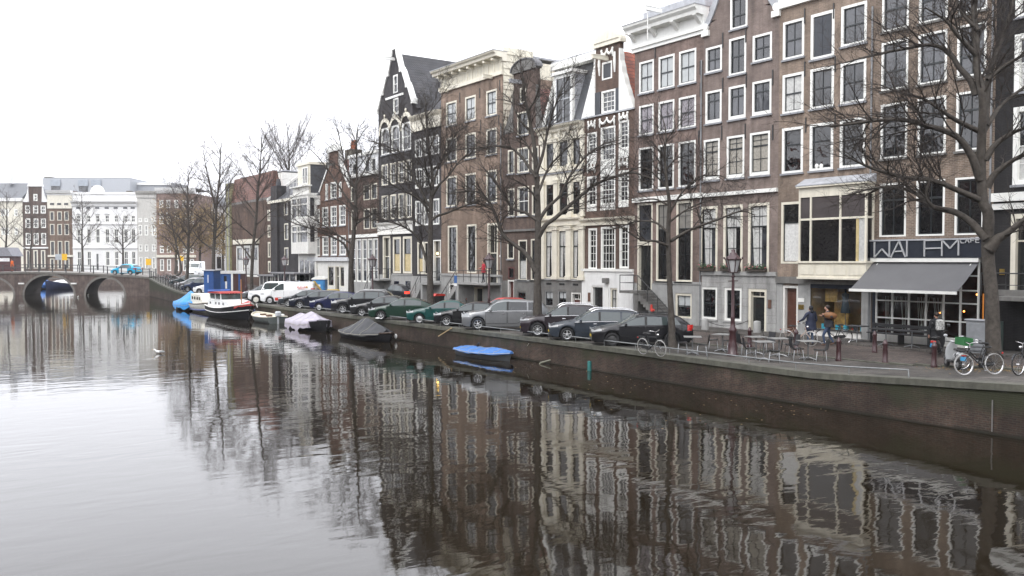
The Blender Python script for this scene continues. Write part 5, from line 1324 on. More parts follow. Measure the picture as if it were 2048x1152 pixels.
def photo_tree(label, base_xy, trunk, limbs, r0, seed, dens=1.0, rt=.03, tw=.006, up=.25, dep=.35, taper=None, leader_subs=True, maxlev=3, auto=0, tm_far=0, **kw):
    """trunk and main limbs follow the photograph; each limb leans towards or away from the viewer by its own amount"""
    x, y = base_xy; B = Vector((x, y, street(y)-.05)); T = Tree(seed, dens, tw, up, maxlev)
    D = (B-CAMP).dot(FW)
    P = [B]+[gd(a, b, D) for a, b in trunk]
    for i in range(1, len(P)): P[i] = P[i]+Of*T.r.uniform(-.06, .06)*i
    C = cr(P, 5); T.stem(C, r0, rt, 0, trunk=True, spawn=False)
    n = len(C)
    if leader_subs:
        top = C[int(n*.55):]; T.subs(top, [max(.02, r0*.5*(1-k/len(top))) for k in range(len(top))], 1, .1)
    for lm in limbs:
        rl = lm[0]; pts = lm[1:]; Q = [gd(a, b, D) for a, b in pts]
        ln = sum((q1-q0).length for q0, q1 in zip(Q, Q[1:])); w_ = T.r.choice((-1, 1))*T.r.uniform(.15, 1)*dep
        a = 0
        for i in range(1, len(Q)):
            a += (Q[i]-Q[i-1]).length; f = a/ln; Q[i] = gd(*pts[i], D+w_*ln*f)
        T.stem(cr(Q, 4), rl, max(.012, rl*.22), 1, f0=.22, length=min(1.6, max(.8, ln/3.6)))
    for k in range(auto):                     # further limbs all round the stem
        f = .34+.56*(k+.5)/auto; i = int(f*(n-1)); p = C[i]; a = k*2.399+seed; L = (C[-1]-C[0]).length*(.40*(1.15-f)+.06); d1 = Vector((cos(a), sin(a), T.r.uniform(.55, 1.1))).normalized(); q = [p]
        for _ in range(7): d1 = (d1+Vector((T.r.gauss(0, .12), T.r.gauss(0, .12), .04))).normalized(); q.append(q[-1]+d1*L/7)
        T.stem(q, max(.04, r0*.42*(1.15-f)), .018, 1, f0=.15, length=1.3)
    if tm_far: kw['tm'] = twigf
    return T.done(B, label, **kw)
GT = dict(group='bare trees along the quay')
XT = 28.5
def on_line(px, X=XT):
    d = ray(px, 520); return (X, X*d.y/d.x)
b1 = sc(1988, 738); 
photo_tree('large bare elm with thick trunk by the cafe at the right', (b1.x, b1.y),
    [(1986, 690), (1984, 600), (1980, 500), (1976, 430), (1966, 400), (1964, 312), (1958, 208), (1954, 139), (1957, 69), (1961, 0), (1958, -70), (1950, -150)],
    [(.16, (1960, 360), (1947, 322), (1935, 299), (1914, 274), (1883, 260), (1848, 250), (1807, 240), (1761, 240), (1709, 247), (1661, 253)),
     (.13, (1952, 190), (1940, 160), (1918, 135), (1897, 104), (1862, 90), (1814, 97), (1744, 111), (1692, 125)),
     (.10, (1958, 262), (1918, 243), (1890, 226), (1848, 198), (1807, 187), (1760, 170)),
     (.12, (1962, 400), (1911, 378), (1866, 361), (1807, 354), (1755, 340), (1720, 326), (1690, 310)),
     (.16, (1972, 478), (1955, 458), (1940, 443), (1909, 424), (1868, 415), (1845, 398), (1827, 384), (1790, 374), (1743, 377), (1696, 390)),
     (.07, (1868, 415), (1852, 395), (1858, 360), (1862, 330)), (.06, (1848, 250), (1830, 215), (1800, 190)), (.05, (1780, 240), (1750, 270), (1725, 300)),
     (.11, (1953, 139), (1948, 60), (1944, 0), (1936, -80)), (.10, (1952, 110), (1915, 70), (1890, 40), (1850, 15)), (.08, (1957, 60), (1920, 20), (1905, -40)),
     (.17, (1967, 250), (1972, 194), (1980, 139), (2002, 80), (2022, 20), (2035, -40)),
     (.11, (1968, 262), (1985, 235), (2005, 208), (2048, 174), (2095, 140)), (.13, (1970, 320), (1990, 290), (2022, 267), (2048, 257), (2105, 235)),
     (.14, (1974, 375), (1990, 347), (2022, 323), (2048, 309), (2112, 290)), (.22, (1978, 500), (1995, 478), (2012, 468), (2048, 440), (2115, 395)),
     (.08, (1975, 160), (2010, 130), (2048, 110), (2090, 80))], .27, 11, dens=1.25, rt=.05, dep=.4, tw=.005, **GT)
x2 = sc(1346, 697)
photo_tree('young slim bare tree behind the leaning bicycle and beside the black estate car', (x2.x, x2.y),
    [(1343, 640), (1340, 573), (1337, 473), (1337, 407), (1332, 373), (1329, 315), (1330, 265), (1325, 225)],
    [(.09, (1341, 482), (1379, 460), (1433, 440), (1480, 423), (1510, 430)), (.06, (1336, 465), (1308, 444), (1267, 444), (1233, 457), (1215, 450)), (.07, (1337, 492), (1310, 482), (1283, 480), (1246, 457), (1222, 440)),
     (.06, (1337, 430), (1358, 394), (1379, 369), (1404, 352), (1442, 352), (1455, 360)), (.055, (1338, 445), (1367, 423), (1400, 407), (1433, 398), (1460, 400)), (.05, (1336, 410), (1308, 398), (1275, 402), (1250, 398)),
     (.045, (1332, 373), (1304, 344), (1280, 335), (1262, 340)), (.045, (1331, 340), (1352, 318), (1372, 310)), (.04, (1330, 320), (1310, 290), (1295, 282)), (.035, (1330, 285), (1346, 262), (1352, 250))], .17, 12, dens=1.15, rt=.015, dep=.5, **GT)
photo_tree('tall bare tree between silver car and dark off-roader before the white houses', on_line(1075),
    [(1075, 600), (1075, 549), (1076, 445), (1074, 364), (1069, 300), (1062, 255), (1048, 188), (1044, 147), (1040, 120)],
    [(.17, (1072, 545), (1062, 523), (1048, 504), (1008, 472), (990, 427), (967, 391), (940, 382), (900, 388)), (.16, (1077, 475), (1092, 450), (1111, 436), (1152, 400), (1193, 368), (1256, 346), (1283, 350), (1310, 360)),
     (.12, (1078, 440), (1095, 415), (1120, 391), (1138, 355), (1175, 309), (1211, 287), (1240, 280)), (.11, (1073, 345), (1085, 310), (1098, 251), (1116, 197), (1139, 152)), (.11, (1073, 440), (1050, 425), (1021, 413), (985, 355), (960, 330)),
     (.10, (1072, 355), (1039, 310), (1008, 292), (953, 296), (915, 300)), (.09, (1075, 390), (1095, 340), (1112, 318), (1160, 270)), (.08, (1064, 265), (1040, 240), (1020, 200), (1005, 185)), (.08, (1070, 320), (1050, 285), (1015, 250)), (.07, (1055, 225), (1075, 190), (1080, 165)), (.08, (1075, 400), (1052, 372), (1010, 352))], .27, 13, dens=1.2, rt=.02, **GT)
photo_tree('bare tree in front of the black gabled houses, trunk forking low', on_line(864),
    [(861, 600), (860, 505), (862, 406), (864, 353), (857, 290), (852, 223), (850, 190)],
    [(.13, (860, 545), (851, 515), (835, 475), (804, 452), (759, 437), (732, 418)), (.12, (864, 440), (875, 432), (896, 425), (934, 410), (980, 398), (1010, 400)), (.10, (864, 395), (878, 370), (896, 353), (927, 315), (972, 295), (1000, 280)),
     (.10, (861, 425), (845, 405), (827, 391), (789, 372), (759, 353), (735, 345)), (.09, (860, 415), (827, 353), (812, 322), (797, 303), (759, 288), (735, 280)), (.08, (863, 375), (885, 315), (915, 265), (936, 252)), (.08, (860, 470), (838, 446), (800, 434)), (.06, (856, 285), (842, 240), (830, 215)), (.06, (858, 300), (875, 262), (888, 235)), (.07, (864, 360), (840, 320), (822, 290))], .27, 14, dens=1.25, auto=5, rt=.02, **GT)
photo_tree('bare tree with a low arching limb in front of the red brown gabled house', on_line(703),
    [(702, 570), (703, 521), (707, 467), (711, 414), (712, 353), (715, 276), (718, 234)],
    [(.12, (701, 520), (690, 490), (667, 475), (629, 460), (583, 444), (560, 430)), (.09, (709, 420), (675, 368), (652, 334), (629, 307), (615, 295)), (.08, (711, 385), (690, 326), (678, 273), (672, 250)), (.08, (712, 370), (732, 334), (751, 288), (765, 270)),
     (.09, (709, 450), (743, 429), (774, 425), (804, 415)), (.05, (714, 290), (701, 257), (694, 242)), (.05, (715, 285), (728, 261), (740, 250)), (.07, (711, 400), (740, 370), (770, 350)), (.07, (710, 430), (685, 405), (650, 392))], .29, 15, dens=1.0, auto=6, rt=.015, **GT)
photo_tree('bare tree between the work cabins and the white van', on_line(507),
    [(503, 571), (506, 500), (512, 440), (516, 389), (520, 342), (522, 296), (524, 270)],
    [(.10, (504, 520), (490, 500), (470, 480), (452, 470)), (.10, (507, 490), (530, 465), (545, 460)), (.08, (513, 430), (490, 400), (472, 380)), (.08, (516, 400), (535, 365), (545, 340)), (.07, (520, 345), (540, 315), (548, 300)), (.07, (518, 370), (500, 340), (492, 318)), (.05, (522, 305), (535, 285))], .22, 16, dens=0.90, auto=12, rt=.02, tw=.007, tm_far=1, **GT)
photo_tree('tall forked bare tree behind the blue work cabins', on_line(426),
    [(427, 560), (427, 500), (430, 455), (434, 405), (438, 360), (440, 311), (442, 285)],
    [(.14, (432, 420), (420, 370), (411, 330), (407, 300)), (.10, (427, 500), (400, 480), (385, 460), (370, 452)), (.10, (428, 480), (450, 458), (470, 445), (480, 450)), (.08, (431, 445), (408, 420), (392, 400)), (.08, (434, 410), (455, 380), (466, 350)), (.07, (436, 380), (452, 350), (462, 325))], .26, 17, dens=0.85, auto=14, rt=.03, tw=.007, tm_far=1, **GT)
photo_tree('bare tree above the small parked cars near the bridge ramp', on_line(370),
    [(375, 545), (376, 500), (378, 455), (376, 405), (377, 355), (379, 345)],
    [(.11, (376, 500), (355, 470), (335, 450), (325, 430)), (.10, (377, 470), (395, 440), (410, 430)), (.08, (377, 440), (355, 405), (345, 380)), (.08, (377, 420), (395, 390), (402, 370)), (.07, (376, 400), (362, 370), (358, 350))], .25, 18, dens=0.90, auto=14, rt=.03, tw=.007, tm_far=1, **GT)
photo_tree('leaning bare tree close to the end of the bridge', (30.5, 130),
    [(361, 545), (357, 510), (348, 470), (342, 440), (335, 410)],
    [(.10, (357, 510), (340, 485), (325, 470)), (.09, (350, 480), (368, 455), (380, 430)), (.07, (345, 450), (325, 425), (318, 400))], .2, 19, dens=0.80, auto=10, rt=.03, tw=.007, tm_far=1, **GT)
# across the water, beyond the bridge
for i, (px, top, lab) in enumerate(((11, 385, 'bare tree at the left edge before the cream house'), (165, 392, 'bare tree in front of the left part of the white mansion'), (246, 432, 'smaller bare tree in front of the right part of the white mansion'), (62, 410, 'thin dark bare tree in front of the plum brick gable house'))):
    dep = 174; bs = gd(px, 545, dep); B = (bs.x, bs.y); T = Tree(40+i, .8, .016, .35, 2)
    P = [gd(px, 547, dep)]+[gd(px+rnd.uniform(-3, 3), 547-(547-top)*f, dep) for f in (.25, .5, .75, 1)]
    T.stem(cr(P, 5), .28 if i != 3 else .2, .04, 0, trunk=True, spawn=False)
    for k in range(13):
        f = .32+.62*k/12; p = P[0].lerp(P[-1], f); an = k*2.4+i; L = (1.15-f)*((547-top)/150)*7.0
        d1 = Vector((cos(an), sin(an), .75)).normalized(); pts = [p]
        for q in range(6): d1 = (d1+Vector((rnd.gauss(0, .1), rnd.gauss(0, .1), .05))).normalized(); pts.append(pts[-1]+d1*L/6)
        T.stem(pts, .11*(1.2-f), .025, 1, f0=.15, length=1.3)
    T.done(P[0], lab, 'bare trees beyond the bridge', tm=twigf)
# the great tree rising behind the roofs
T = Tree(61, .72, .008, .6, 2); dep = 135; P = [gd(578, 520, dep)]+[gd(578, y, dep) for y in (430, 340, 300)]
T.stem(cr(P, 4), .34, .08, 0, trunk=True, spawn=False)
for k in range(30):
    an = k*2.399; p = P[2].lerp(P[3], rnd.uniform(-.9, 1)); d1 = Vector((cos(an)*.75, sin(an)*.75, rnd.uniform(.55, 1.3))).normalized(); pts = [p]; L = rnd.uniform(5.5, 7.5)/max(.62, d1.z)
    for q in range(7): d1 = (d1+Vector((rnd.gauss(0, .08), rnd.gauss(0, .08), .05))).normalized(); pts.append(pts[-1]+d1*L/7)
    T.stem(pts, .055, .014, 1, f0=.15, length=1.6)
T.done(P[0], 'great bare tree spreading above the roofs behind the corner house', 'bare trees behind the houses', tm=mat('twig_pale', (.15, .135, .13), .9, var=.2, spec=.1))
# trees with some withered yellow-brown leaves, deep behind the parked van
leafm = mat('withered_leaf', (.26, .18, .075), .8, var=.5, vs=.8)
for i, (px, dep, top, wd, lab) in enumerate(((352, 165, 420, 3.6, 'tree keeping yellow brown leaves left of the forked tree'), (400, 170, 415, 4.2, 'tree keeping yellow brown leaves right behind the forked tree'), (446, 168, 428, 3.0, 'tree keeping yellow brown leaves beside the tiled house'))):
    T = Tree(70+i, .9, .018, .4, 2); P = [gd(px, 548, dep), gd(px, 500, dep), gd(px+2, 460, dep), gd(px, top, dep)]
    T.stem(cr(P, 4), .28, .05, 0, trunk=True, spawn=False); LV = MB()
    for k in range(18):
        an = k*2.399; f = .3+.65*k/18; p = P[0].lerp(P[-1], f); L = wd*rnd.uniform(.7, 1.15); d1 = Vector((cos(an), sin(an), .5)).normalized(); pts = [p]
        for q in range(5): d1 = (d1+Vector((rnd.gauss(0, .12), rnd.gauss(0, .12), .05))).normalized(); pts.append(pts[-1]+d1*L/5)
        T.stem(pts, .09, .025, 1, f0=.2, length=1.2)
        for q in range(190):
            c = pts[rnd.randrange(1, 6)]+Vector((rnd.gauss(0, .55), rnd.gauss(0, .55), rnd.gauss(0, .5)-.2)); u = Vector((rnd.gauss(0, 1), rnd.gauss(0, 1), rnd.gauss(0, 1))).normalized()*.14; v = u.orthogonal().normalized()*.10
            LV.quad(c-u, c+v, c+u, c-v)
    o = T.done(P[0], lab, 'trees with withered leaves', name='leafy_tree', tm=twigf); L = P[0]; LV.v = [(a-L.x, b-L.y, c-L.z) for a, b, c in LV.v]; LV.build('foliage', leafm, o)
# ================================================================= CARS
tyre = mat('tyre', (.015, .015, .016), .85, var=.15); alloy = mat('alloy', (.5, .505, .51), .32, metal=.7, var=.08); steelw = mat('steel_wheel', (.03, .03, .03), .5)
carglass = mat('car_glass', (.05, .065, .065), .03, var=.1, spec=.9); cargl_d = mat('car_glass_tinted', (.012, .014, .016), .03, var=.1, spec=.8)
headl = mat('headlamp', (.75, .77, .78), .1, metal=.3, coat=1); taill = mat('tail_lamp', (.55, .02, .015), .15, coat=1); taill_on = mat('tail_lamp_lit', (.8, .03, .02), .2, emit=((1, .06, .03), .8))
trim = mat('black_trim', (.018, .018, .018), .55); chromem = mat('chrome', (.8, .8, .8), .12, metal=1, var=.02); plate = mat('yellow_plate', (.62, .46, .03), .5); whitep = mat('white_plate', (.75, .75, .75), .5)
underm = mat('underbody', (.008, .008, .008), .9)
def interp(P, x):
    if x <= P[0][0]: return P[0][1]
    for (a, b), (c, d) in zip(P, P[1:]):
        if x <= c: t = (x-a)/(c-a); return b+(d-b)*t
    return P[-1][1]
def car(name, label, cat, pm, L=4.4, W=1.78, H=1.45, wb=2.65, wr=.31, fo=.85, top=None, belt=.92, sill=.22, tumble=.84, side=((.62, -.28), (-.36, -1.32)), quarter=None, ws=(1.15, .45), rear=None, wheel='spoke', rails=None, chrome_line=False, tint=False, lit=False, group='cars parked along the quay', hl=(.66, .8), nose=.16, wheelm=None, spokes=5, extra=None, tl=None):
    """x forward, nose at x = L/2.  top = roofline [(x from nose, z)]"""
    root = empty(name, (0, 0, 0), 0, label, cat, group)
    xn = L/2; xf = xn-fo; xr = xf-wb; hw = W/2; Ra = wr+.055
    TP = sorted([(xn-a, z) for a, z in top]); BP = None
    X = sorted(set([round(-L/2+L*i/44, 4) for i in range(45)]+[round(c+Ra*cos(pi*k/10), 4) for c in (xf, xr) for k in range(11)]+[round(xn-a, 4) for a, z in top]))
    def zt(x): return (interp(TP, x-.05)+interp(TP, x)*2+interp(TP, x+.05))/4
    def bz(x):
        b = belt+.05*(-(x)/L)                       # belt rises a little to the tail
        return min(b, zt(x)-.035)
    def wfac(x):
        e = max(0, (abs(x)-(L/2-.75))/.75); return 1-(nose if x > 0 else nose*.7)*e**2.2
    def sec(x):
        w_ = hw*wfac(x); zl = sill; ez = max(0, (abs(x)-(L/2-.35))/.35); zl = sill+.10*ez**2
        for c in (xf, xr):
            d = abs(x-c)
            if d < Ra+1e-6: zl = max(zl, wr+sqrt(max(0, Ra*Ra-d*d)))
        b = bz(x); t = zt(x); g = max(0, min(1, (t-b-.04)/(H-belt)))       # how much cabin there is here
        wr_ = w_*(.95-(.95-tumble)*g) if t-b > .05 else w_*.93
        m1 = max(zl+.02, sill+.16); m2 = max(m1+.02, .60); b = max(b, m2+.02); t = max(t, b+.03)
        return [(w_*.965, zl), (w_*.995, m1), (w_, m2), (w_*.975, b), (wr_, t-.055*g-.012), (wr_*.90, t-.012*g-.004), (wr_*.55, t+.012), (0, t+.02)]
    S = {x: sec(x) for x in X}
    mb = MB(); P = []
    for x in X: s_ = S[x]; P.append([(x, y, z) for y, z in s_]+[(x, -y, z) for y, z in s_[-2::-1]])
    mb.grid(P)
    for k, i in ((0, 0), (1, -1)):
        pts = P[i]; c = (X[i], 0, .5); n = len(pts); mb.add(pts+[c], [(j, j+1, n) for j in range(n-1)]+[(n-1, 0, n)], False)
    body = mb.build('body', pm, root); recalc(body)
    MB().box(-L/2+.12, L/2-.12, -hw+.2, hw-.2, .17, .62).build('underbody', underm, root)
    gm = cargl_d if tint else carglass
    def at(x, k, f):                                  # point on the body section between ring k and k+1
        s_ = sec(x); (y0, z0), (y1, z1) = s_[k], s_[k+1]; return y0+(y1-y0)*f, z0+(z1-z0)*f
    def sidepane(a, b, nm, m, k=3, f0=.10, f1=.93, off=.006, n=9, a2=None, b2=None):
        a2 = a if a2 is None else a2; b2 = b if b2 is None else b2
        for s_ in (1, -1):
            rows = []
            for i in range(n+1):
                t = i/n; row = []
                for j in range(5):
                    f = f0+(f1-f0)*j/4; x = (a+(b-a)*t)*(1-j/4)+(a2+(b2-a2)*t)*(j/4); y, z = at(x, k, f); row.append((x, s_*(y+off), z+off*.3))
                rows.append(row)
            q = MB().grid(rows); o = q.build(nm, m, root); yield o, s_
    # side glass
    for i, (a, b) in enumerate(side):
        sl0 = .0 if i else .30
        for o, s_ in sidepane(xn-fo-.5-0+a-(.0 if i else 0), xn-fo-.5+b, 'side_window', gm if i == 0 else (cargl_d if tint or tint is None else gm), a2=xn-fo-.5+a-sl0): pass
    if quarter:
        for o, s_ in sidepane(xn-fo-.5+quarter[0], xn-fo-.5+quarter[1], 'quarter_window', cargl_d if tint is None else gm, b2=xn-fo-.5+quarter[1]+quarter[2]): pass
    for (a, b), (c_, d_) in zip(side, side[1:]):           # black pillars between the side windows
        for o, s_ in sidepane(xn-fo-.5+b+.015, xn-fo-.5+c_-.015, 'pillar', trim, n=2, off=.007): pass
    # doors: thin panels standing a few mm proud, with handles
    for i, (a, b) in enumerate(side):
        x0 = xn-fo-.5+a+(.06 if i == 0 else .03); x1 = xn-fo-.5+b
        for s_ in (1, -1):
            rows = []
            for t in [k/8 for k in range(9)]:
                x = x0+(x1-x0)*t; row = []
                for k, f in ((1, .1), (1, .6), (2, 0), (2, .5), (2, .97)): y, z = at(x, k, f); row.append((x, s_*(y+.004), z))
                rows.append(row)
            D = MB().grid(rows).build('door', pm, root)
            sm2 = MB()
            for x in (x0, x1): sm2.tube([(x, s_*(at(x, k, f)[0]+.005), at(x, k, f)[1]) for k, f in ((1, .1), (1, .8), (2, .3), (2, .97))], .008, 4)
            sm2.tube([(x, s_*(at(x, 1, .1)[0]+.005), at(x, 1, .1)[1]) for x in (x0, (x0+x1)/2, x1)], .008, 4); sm2.build('door_seam', underm, D)
            y, z = at(x1+.18, 2, .72); MB().rbox(x1+.08, x1+.26, s_*y-.02 if s_ > 0 else s_*y-.025, s_*y+.025 if s_ > 0 else s_*y+.02, z-.015, z+.02, .008).build('handle', chromem if chrome_line else pm, D)
    def cross(xa, xb, nm, m, off, kk=(5, 6), yf=.97, up=1):
        rows = []
        for i in range(7):
            x = xa+(xb-xa)*i/6; s_ = sec(x); pts = [s_[4], s_[5], s_[6], s_[7]]
            prof = [(y*yf if k == 0 else y, z) for k, (y, z) in enumerate(pts)]
            rows.append([(x+off*.6*up, y, z+off) for y, z in prof[:1]+prof[1:]]+[(x+off*.6*up, -y, z+off) for y, z in prof[-2::-1]])
        return MB().grid(rows).build(nm, m, root)
    cross(xn-ws[0]-.05, xn-ws[0]-ws[1]+.04, 'windscreen', carglass, .008)
    if rear: cross(-xn+rear[0], -xn+rear[1], 'rear_window', cargl_d, .008, up=-1)
    # wheels
    for x in (xf, xr):
        for s_ in (1, -1):
            cy = s_*(hw-.10)
            Wh = MB().lathe([(wr*.62, -.08), (wr*.62, .05)], 18, (x, cy, wr), axis='y').build('wheel', underm, root)
            MB().lathe([(wr*.66, -.10), (wr*.93, -.105), (wr, -.07), (wr, .07), (wr*.93, .105), (wr*.66, .10), (wr*.63, .06), (wr*.63, -.06), (wr*.66, -.10)], 24, (x, cy, wr), axis='y').build('tyre', tyre, Wh)
            q = MB(); o = s_*.075; wm = wheelm or alloy
            rim = [(wr*.55, o-.01*s_), (wr*.66, o+.012*s_), (wr*.68, o+.012*s_), (wr*.68, o-.03*s_)]
            q.lathe(rim if s_ > 0 else rim[::-1], 24, (x, cy, wr), axis='y', caps=False)
            if wheel == 'spoke':
                for k in range(spokes):
                    an = 2*pi*k/spokes+.3
                    for da in (0,):
                        q.bar((x+wr*.10*cos(an+da*2), cy+o+.006*s_, wr+wr*.10*sin(an+da*2)), (x+wr*.60*cos(an+da), cy+o, wr+wr*.60*sin(an+da)), .055 if spokes < 7 else .034, .03, up=(0, 1, 0))
                pr = [(wr*.18, o-.01*s_), (wr*.16, o+.02*s_), (.001, o+.024*s_)]; q.lathe(pr if s_ > 0 else pr[::-1], 12, (x, cy, wr), axis='y', caps=False)
            else:
                pr = [(wr*.58, o-.01*s_), (wr*.45, o+.006*s_), (wr*.2, o+.02*s_), (.001, o+.024*s_)]; q.lathe(pr if s_ > 0 else pr[::-1], 20, (x, cy, wr), axis='y', caps=False)
                for k in range(8):
                    an = 2*pi*k/8; q.ell((x+wr*.5*cos(an), cy+o+.004*s_, wr+wr*.5*sin(an)), (.022, .012, .022), 6, 4)
            q.build('rim', wm, Wh)
    # lamps, grille, bumpers, mirrors, plates
    for s_ in (1, -1):
        rows = []
        for i in range(6):
            x = xn-.02-(.52*i/5); y, z0 = at(min(x, xn-.03), 2, .25); y2, z2 = at(min(x, xn-.03), 2, .98)
            zz0 = hl[0]+.05*i/5; rows.append([(x+.012, s_*(interp([(z0, y), (max(z2, z0+.01), y2)], z)+.008), z) for z in (zz0, min(hl[1], z2+.03))])
        # lamp wraps round the corner to the front
        w0 = hw*wfac(xn-.02); rows = [[(xn+.010, s_*w0*.55, hl[0]), (xn+.010, s_*w0*.55, hl[1]-.03)], [(xn+.012, s_*w0*.9, hl[0]), (xn+.012, s_*w0*.9, hl[1]-.01)]]+rows[1:5]
        MB().grid(rows).build('headlight', headl, root)
        tz0, tz1 = tl or (.72, .96); w1 = hw*wfac(-xn+.02)
        rows = [[(-xn-.012, s_*w1*.62, tz0), (-xn-.012, s_*w1*.62, tz1)], [(-xn-.012, s_*w1*.93, tz0), (-xn-.012, s_*w1*.93, tz1)]]
        for i in range(1, 4): x = -xn+.09*i; rows.append([(x, s_*(hw*wfac(x)*1.0+.008), tz0), (x, s_*(hw*wfac(x)*.985+.008), tz1)])
        MB().grid(rows).build('taillight', taill_on if lit else taill, root)
        xm_ = xn-fo-.5+side[0][0]-.22; y, z = at(xm_, 3, .12)
        MB().rbox(xm_-.06, xm_+.05, s_*(y+.10)-.09, s_*(y+.10)+.09, z-.02, z+.12, .025).build('mirror', pm if not tint else trim, root)
    MB().rbox(xn-.04, xn+.018, -hw*.45, hw*.45, .52, .70, .01).build('grille', trim, root)
    MB().rbox(xn-.03, xn+.022, -.26, .26, .40, .50, .005).build('number_plate', plate, root)
    MB().rbox(-xn-.022, -xn+.03, -.26, .26, .62 if H > 1.6 else .55, .73 if H > 1.6 else .66, .005).build('number_plate', plate, root)
    MB().rbox(xn-.10, xn+.02, -hw*.80, hw*.80, .24, .36, .02).build('bumper', trim, root)
    MB().rbox(-xn-.02, -xn+.10, -hw*.82, hw*.82, .27, .40, .02).build('bumper', trim, root)
    if chrome_line:
        for s_ in (1, -1):
            pts = []
            for k in range(15): x = xn-fo-.5+side[0][0]+.05+(side[-1][1]-.35-side[0][0])*k/14; y, z = at(x, 3, .05); pts.append((x, s_*(y+.012), z))
            MB().tube(pts, .013, 5).build('chrome_strip', chromem, root)
    if rails:
        for s_ in (1, -1):
            pts = []
            for k in range(11): x = rails[0]+(rails[1]-rails[0])*k/10; y, z = sec(x)[5]; pts.append((x, s_*y, z+.055 if 0 < k < 10 else z+.0))
            MB().tube(pts, .022, 6).build('roof_rail', rails[2], root)
    if extra: extra(root, sec, xn, hw)
    return root
CH = 145.0
def park(o, px, py, L, fo, W, head=CH, dz=0):
    """the near front wheel touches the street at photo point (px, py)"""
    p = sc(px, py); h_ = R(head); f = Vector((cos(h_), sin(h_), 0)); l = Vector((-sin(h_), cos(h_), 0))
    c = p-f*(L/2-fo)-l*(W/2-.1)
    o.location = (c.x, c.y, street(p.y)+.004+dz); o.rotation_euler = (0, 0, h_)
SEDAN = lambda H=1.43, L=4.6: [(0, .58), (.05, .70), (.35, .80), (1.25, .98), (2.05, H-.06), (2.45, H), (3.1, H-.02), (3.75, H-.30), (L-.55, 1.06), (L-.1, 1.0), (L, .80)]
WAGON = lambda H=1.45, L=4.6: [(0, .58), (.05, .70), (.35, .82), (1.25, .98), (2.0, H-.07), (2.4, H), (3.6, H-.02), (L-.55, H-.12), (L-.12, 1.0), (L-.02, .85), (L, .7)]
HATCH = lambda H=1.45, L=4.2: [(0, .56), (.05, .70), (.3, .82), (1.1, 1.0), (1.85, H-.05), (2.2, H), (3.0, H-.02), (3.55, H-.16), (L-.1, 1.02), (L-.02, .9), (L, .7)]
FAST = lambda H=1.42, L=4.35: [(0, .56), (.05, .68), (.3, .78), (1.2, .96), (1.95, H-.05), (2.35, H), (2.95, H-.02), (3.6, H-.18), (L-.25, 1.02), (L-.03, .92), (L, .7)]
SUV = lambda H=1.68, L=4.6: [(0, .62), (.05, .86), (.3, .98), (1.25, 1.10), (1.95, H-.08), (2.35, H), (3.6, H-.04), (L-.5, H-.12), (L-.12, 1.12), (L-.02, .95), (L, .7)]
PB = paint('car_black', (.010, .010, .012)); 
c = car('parked_car', 'black estate car with dark steel wheels, nearest the cafe tables', 'car', PB, L=4.55, W=1.77, H=1.43, wb=2.65, wr=.315, fo=.9, top=WAGON(1.43, 4.55), side=((.12, -.98), (-1.06, -1.98)), quarter=(-2.08, -2.6, .25), ws=(1.25, .8), rear=(.5, .2), wheel='disc', wheelm=steelw, rails=(.35, -1.6, PB), tl=(.72, .98)); park(c, 1224, 693, 4.55, .9, 1.77)
c = car('parked_car', 'slate blue estate car with silver roof rails and bright window line', 'car', paint('car_slate', (.030, .038, .050)), L=4.85, W=1.8, H=1.5, wb=2.85, wr=.33, fo=.85, top=WAGON(1.5, 4.85), side=((.08, -1.02), (-1.10, -2.05)), quarter=(-2.14, -2.85, .28), ws=(1.25, .8), rear=(.5, .2), rails=(.4, -1.8, chromem), chrome_line=True, nose=.22, tl=(.74, 1.0)); park(c, 1134, 682.5, 4.85, .85, 1.8)
c = car('parked_car', 'plum black off-roader with big many spoked alloy wheels', 'off-roader', paint('car_plum', (.022, .016, .020)), L=4.45, W=1.9, H=1.63, wb=2.66, wr=.37, fo=.86, top=[(0, .66), (.05, .86), (.3, .96), (1.25, 1.08), (2.0, 1.55), (2.35, 1.63), (3.2, 1.60), (3.95, 1.53), (4.3, 1.2), (4.42, 1.0), (4.45, .7)], belt=1.06, side=((.08, -1.0), (-1.08, -1.95)), quarter=(-2.0, -2.5, .25), ws=(1.25, .8), rear=(.5, .2), chrome_line=True, tint=None, spokes=9, hl=(.82, .93), nose=.2, rails=(.3, -1.5, chromem)); park(c, 1075, 674, 4.45, .86, 1.9)
c = car('parked_car', 'silver grey crossover estate with amber headlight corner', 'car', paint('car_silver', (.20, .205, .21), .4), L=4.95, W=1.84, H=1.70, wb=2.95, wr=.36, fo=.9, top=SUV(1.7, 4.95), belt=1.05, side=((.02, -1.1), (-1.18, -2.2)), quarter=(-2.28, -3.0, .28), ws=(1.25, .75), rear=(.5, .2), chrome_line=True, spokes=6, hl=(.72, .98), tint=None); park(c, 956, 661, 4.95, .9, 1.84)
c = car('parked_car', 'black saloon with alloy wheels, between silver crossover and teal car', 'car', PB, L=4.55, W=1.8, H=1.42, wb=2.75, wr=.32, fo=.75, top=SEDAN(1.42, 4.55), side=((.06, -1.02), (-1.1, -2.0)), ws=(1.25, .8), rear=(1.3, .55), spokes=7); park(c, 893, 653, 4.55, .75, 1.8)
c = car('parked_car', 'teal green saloon with shiny flat hubcaps', 'car', paint('car_teal', (.008, .06, .055)), L=4.45, W=1.7, H=1.41, wb=2.6, wr=.30, fo=.8, top=SEDAN(1.41, 4.45), side=((.06, -1.0), (-1.08, -1.95)), ws=(1.25, .8), rear=(1.2, .5), wheel='disc'); park(c, 839, 647.5, 4.45, .8, 1.7)
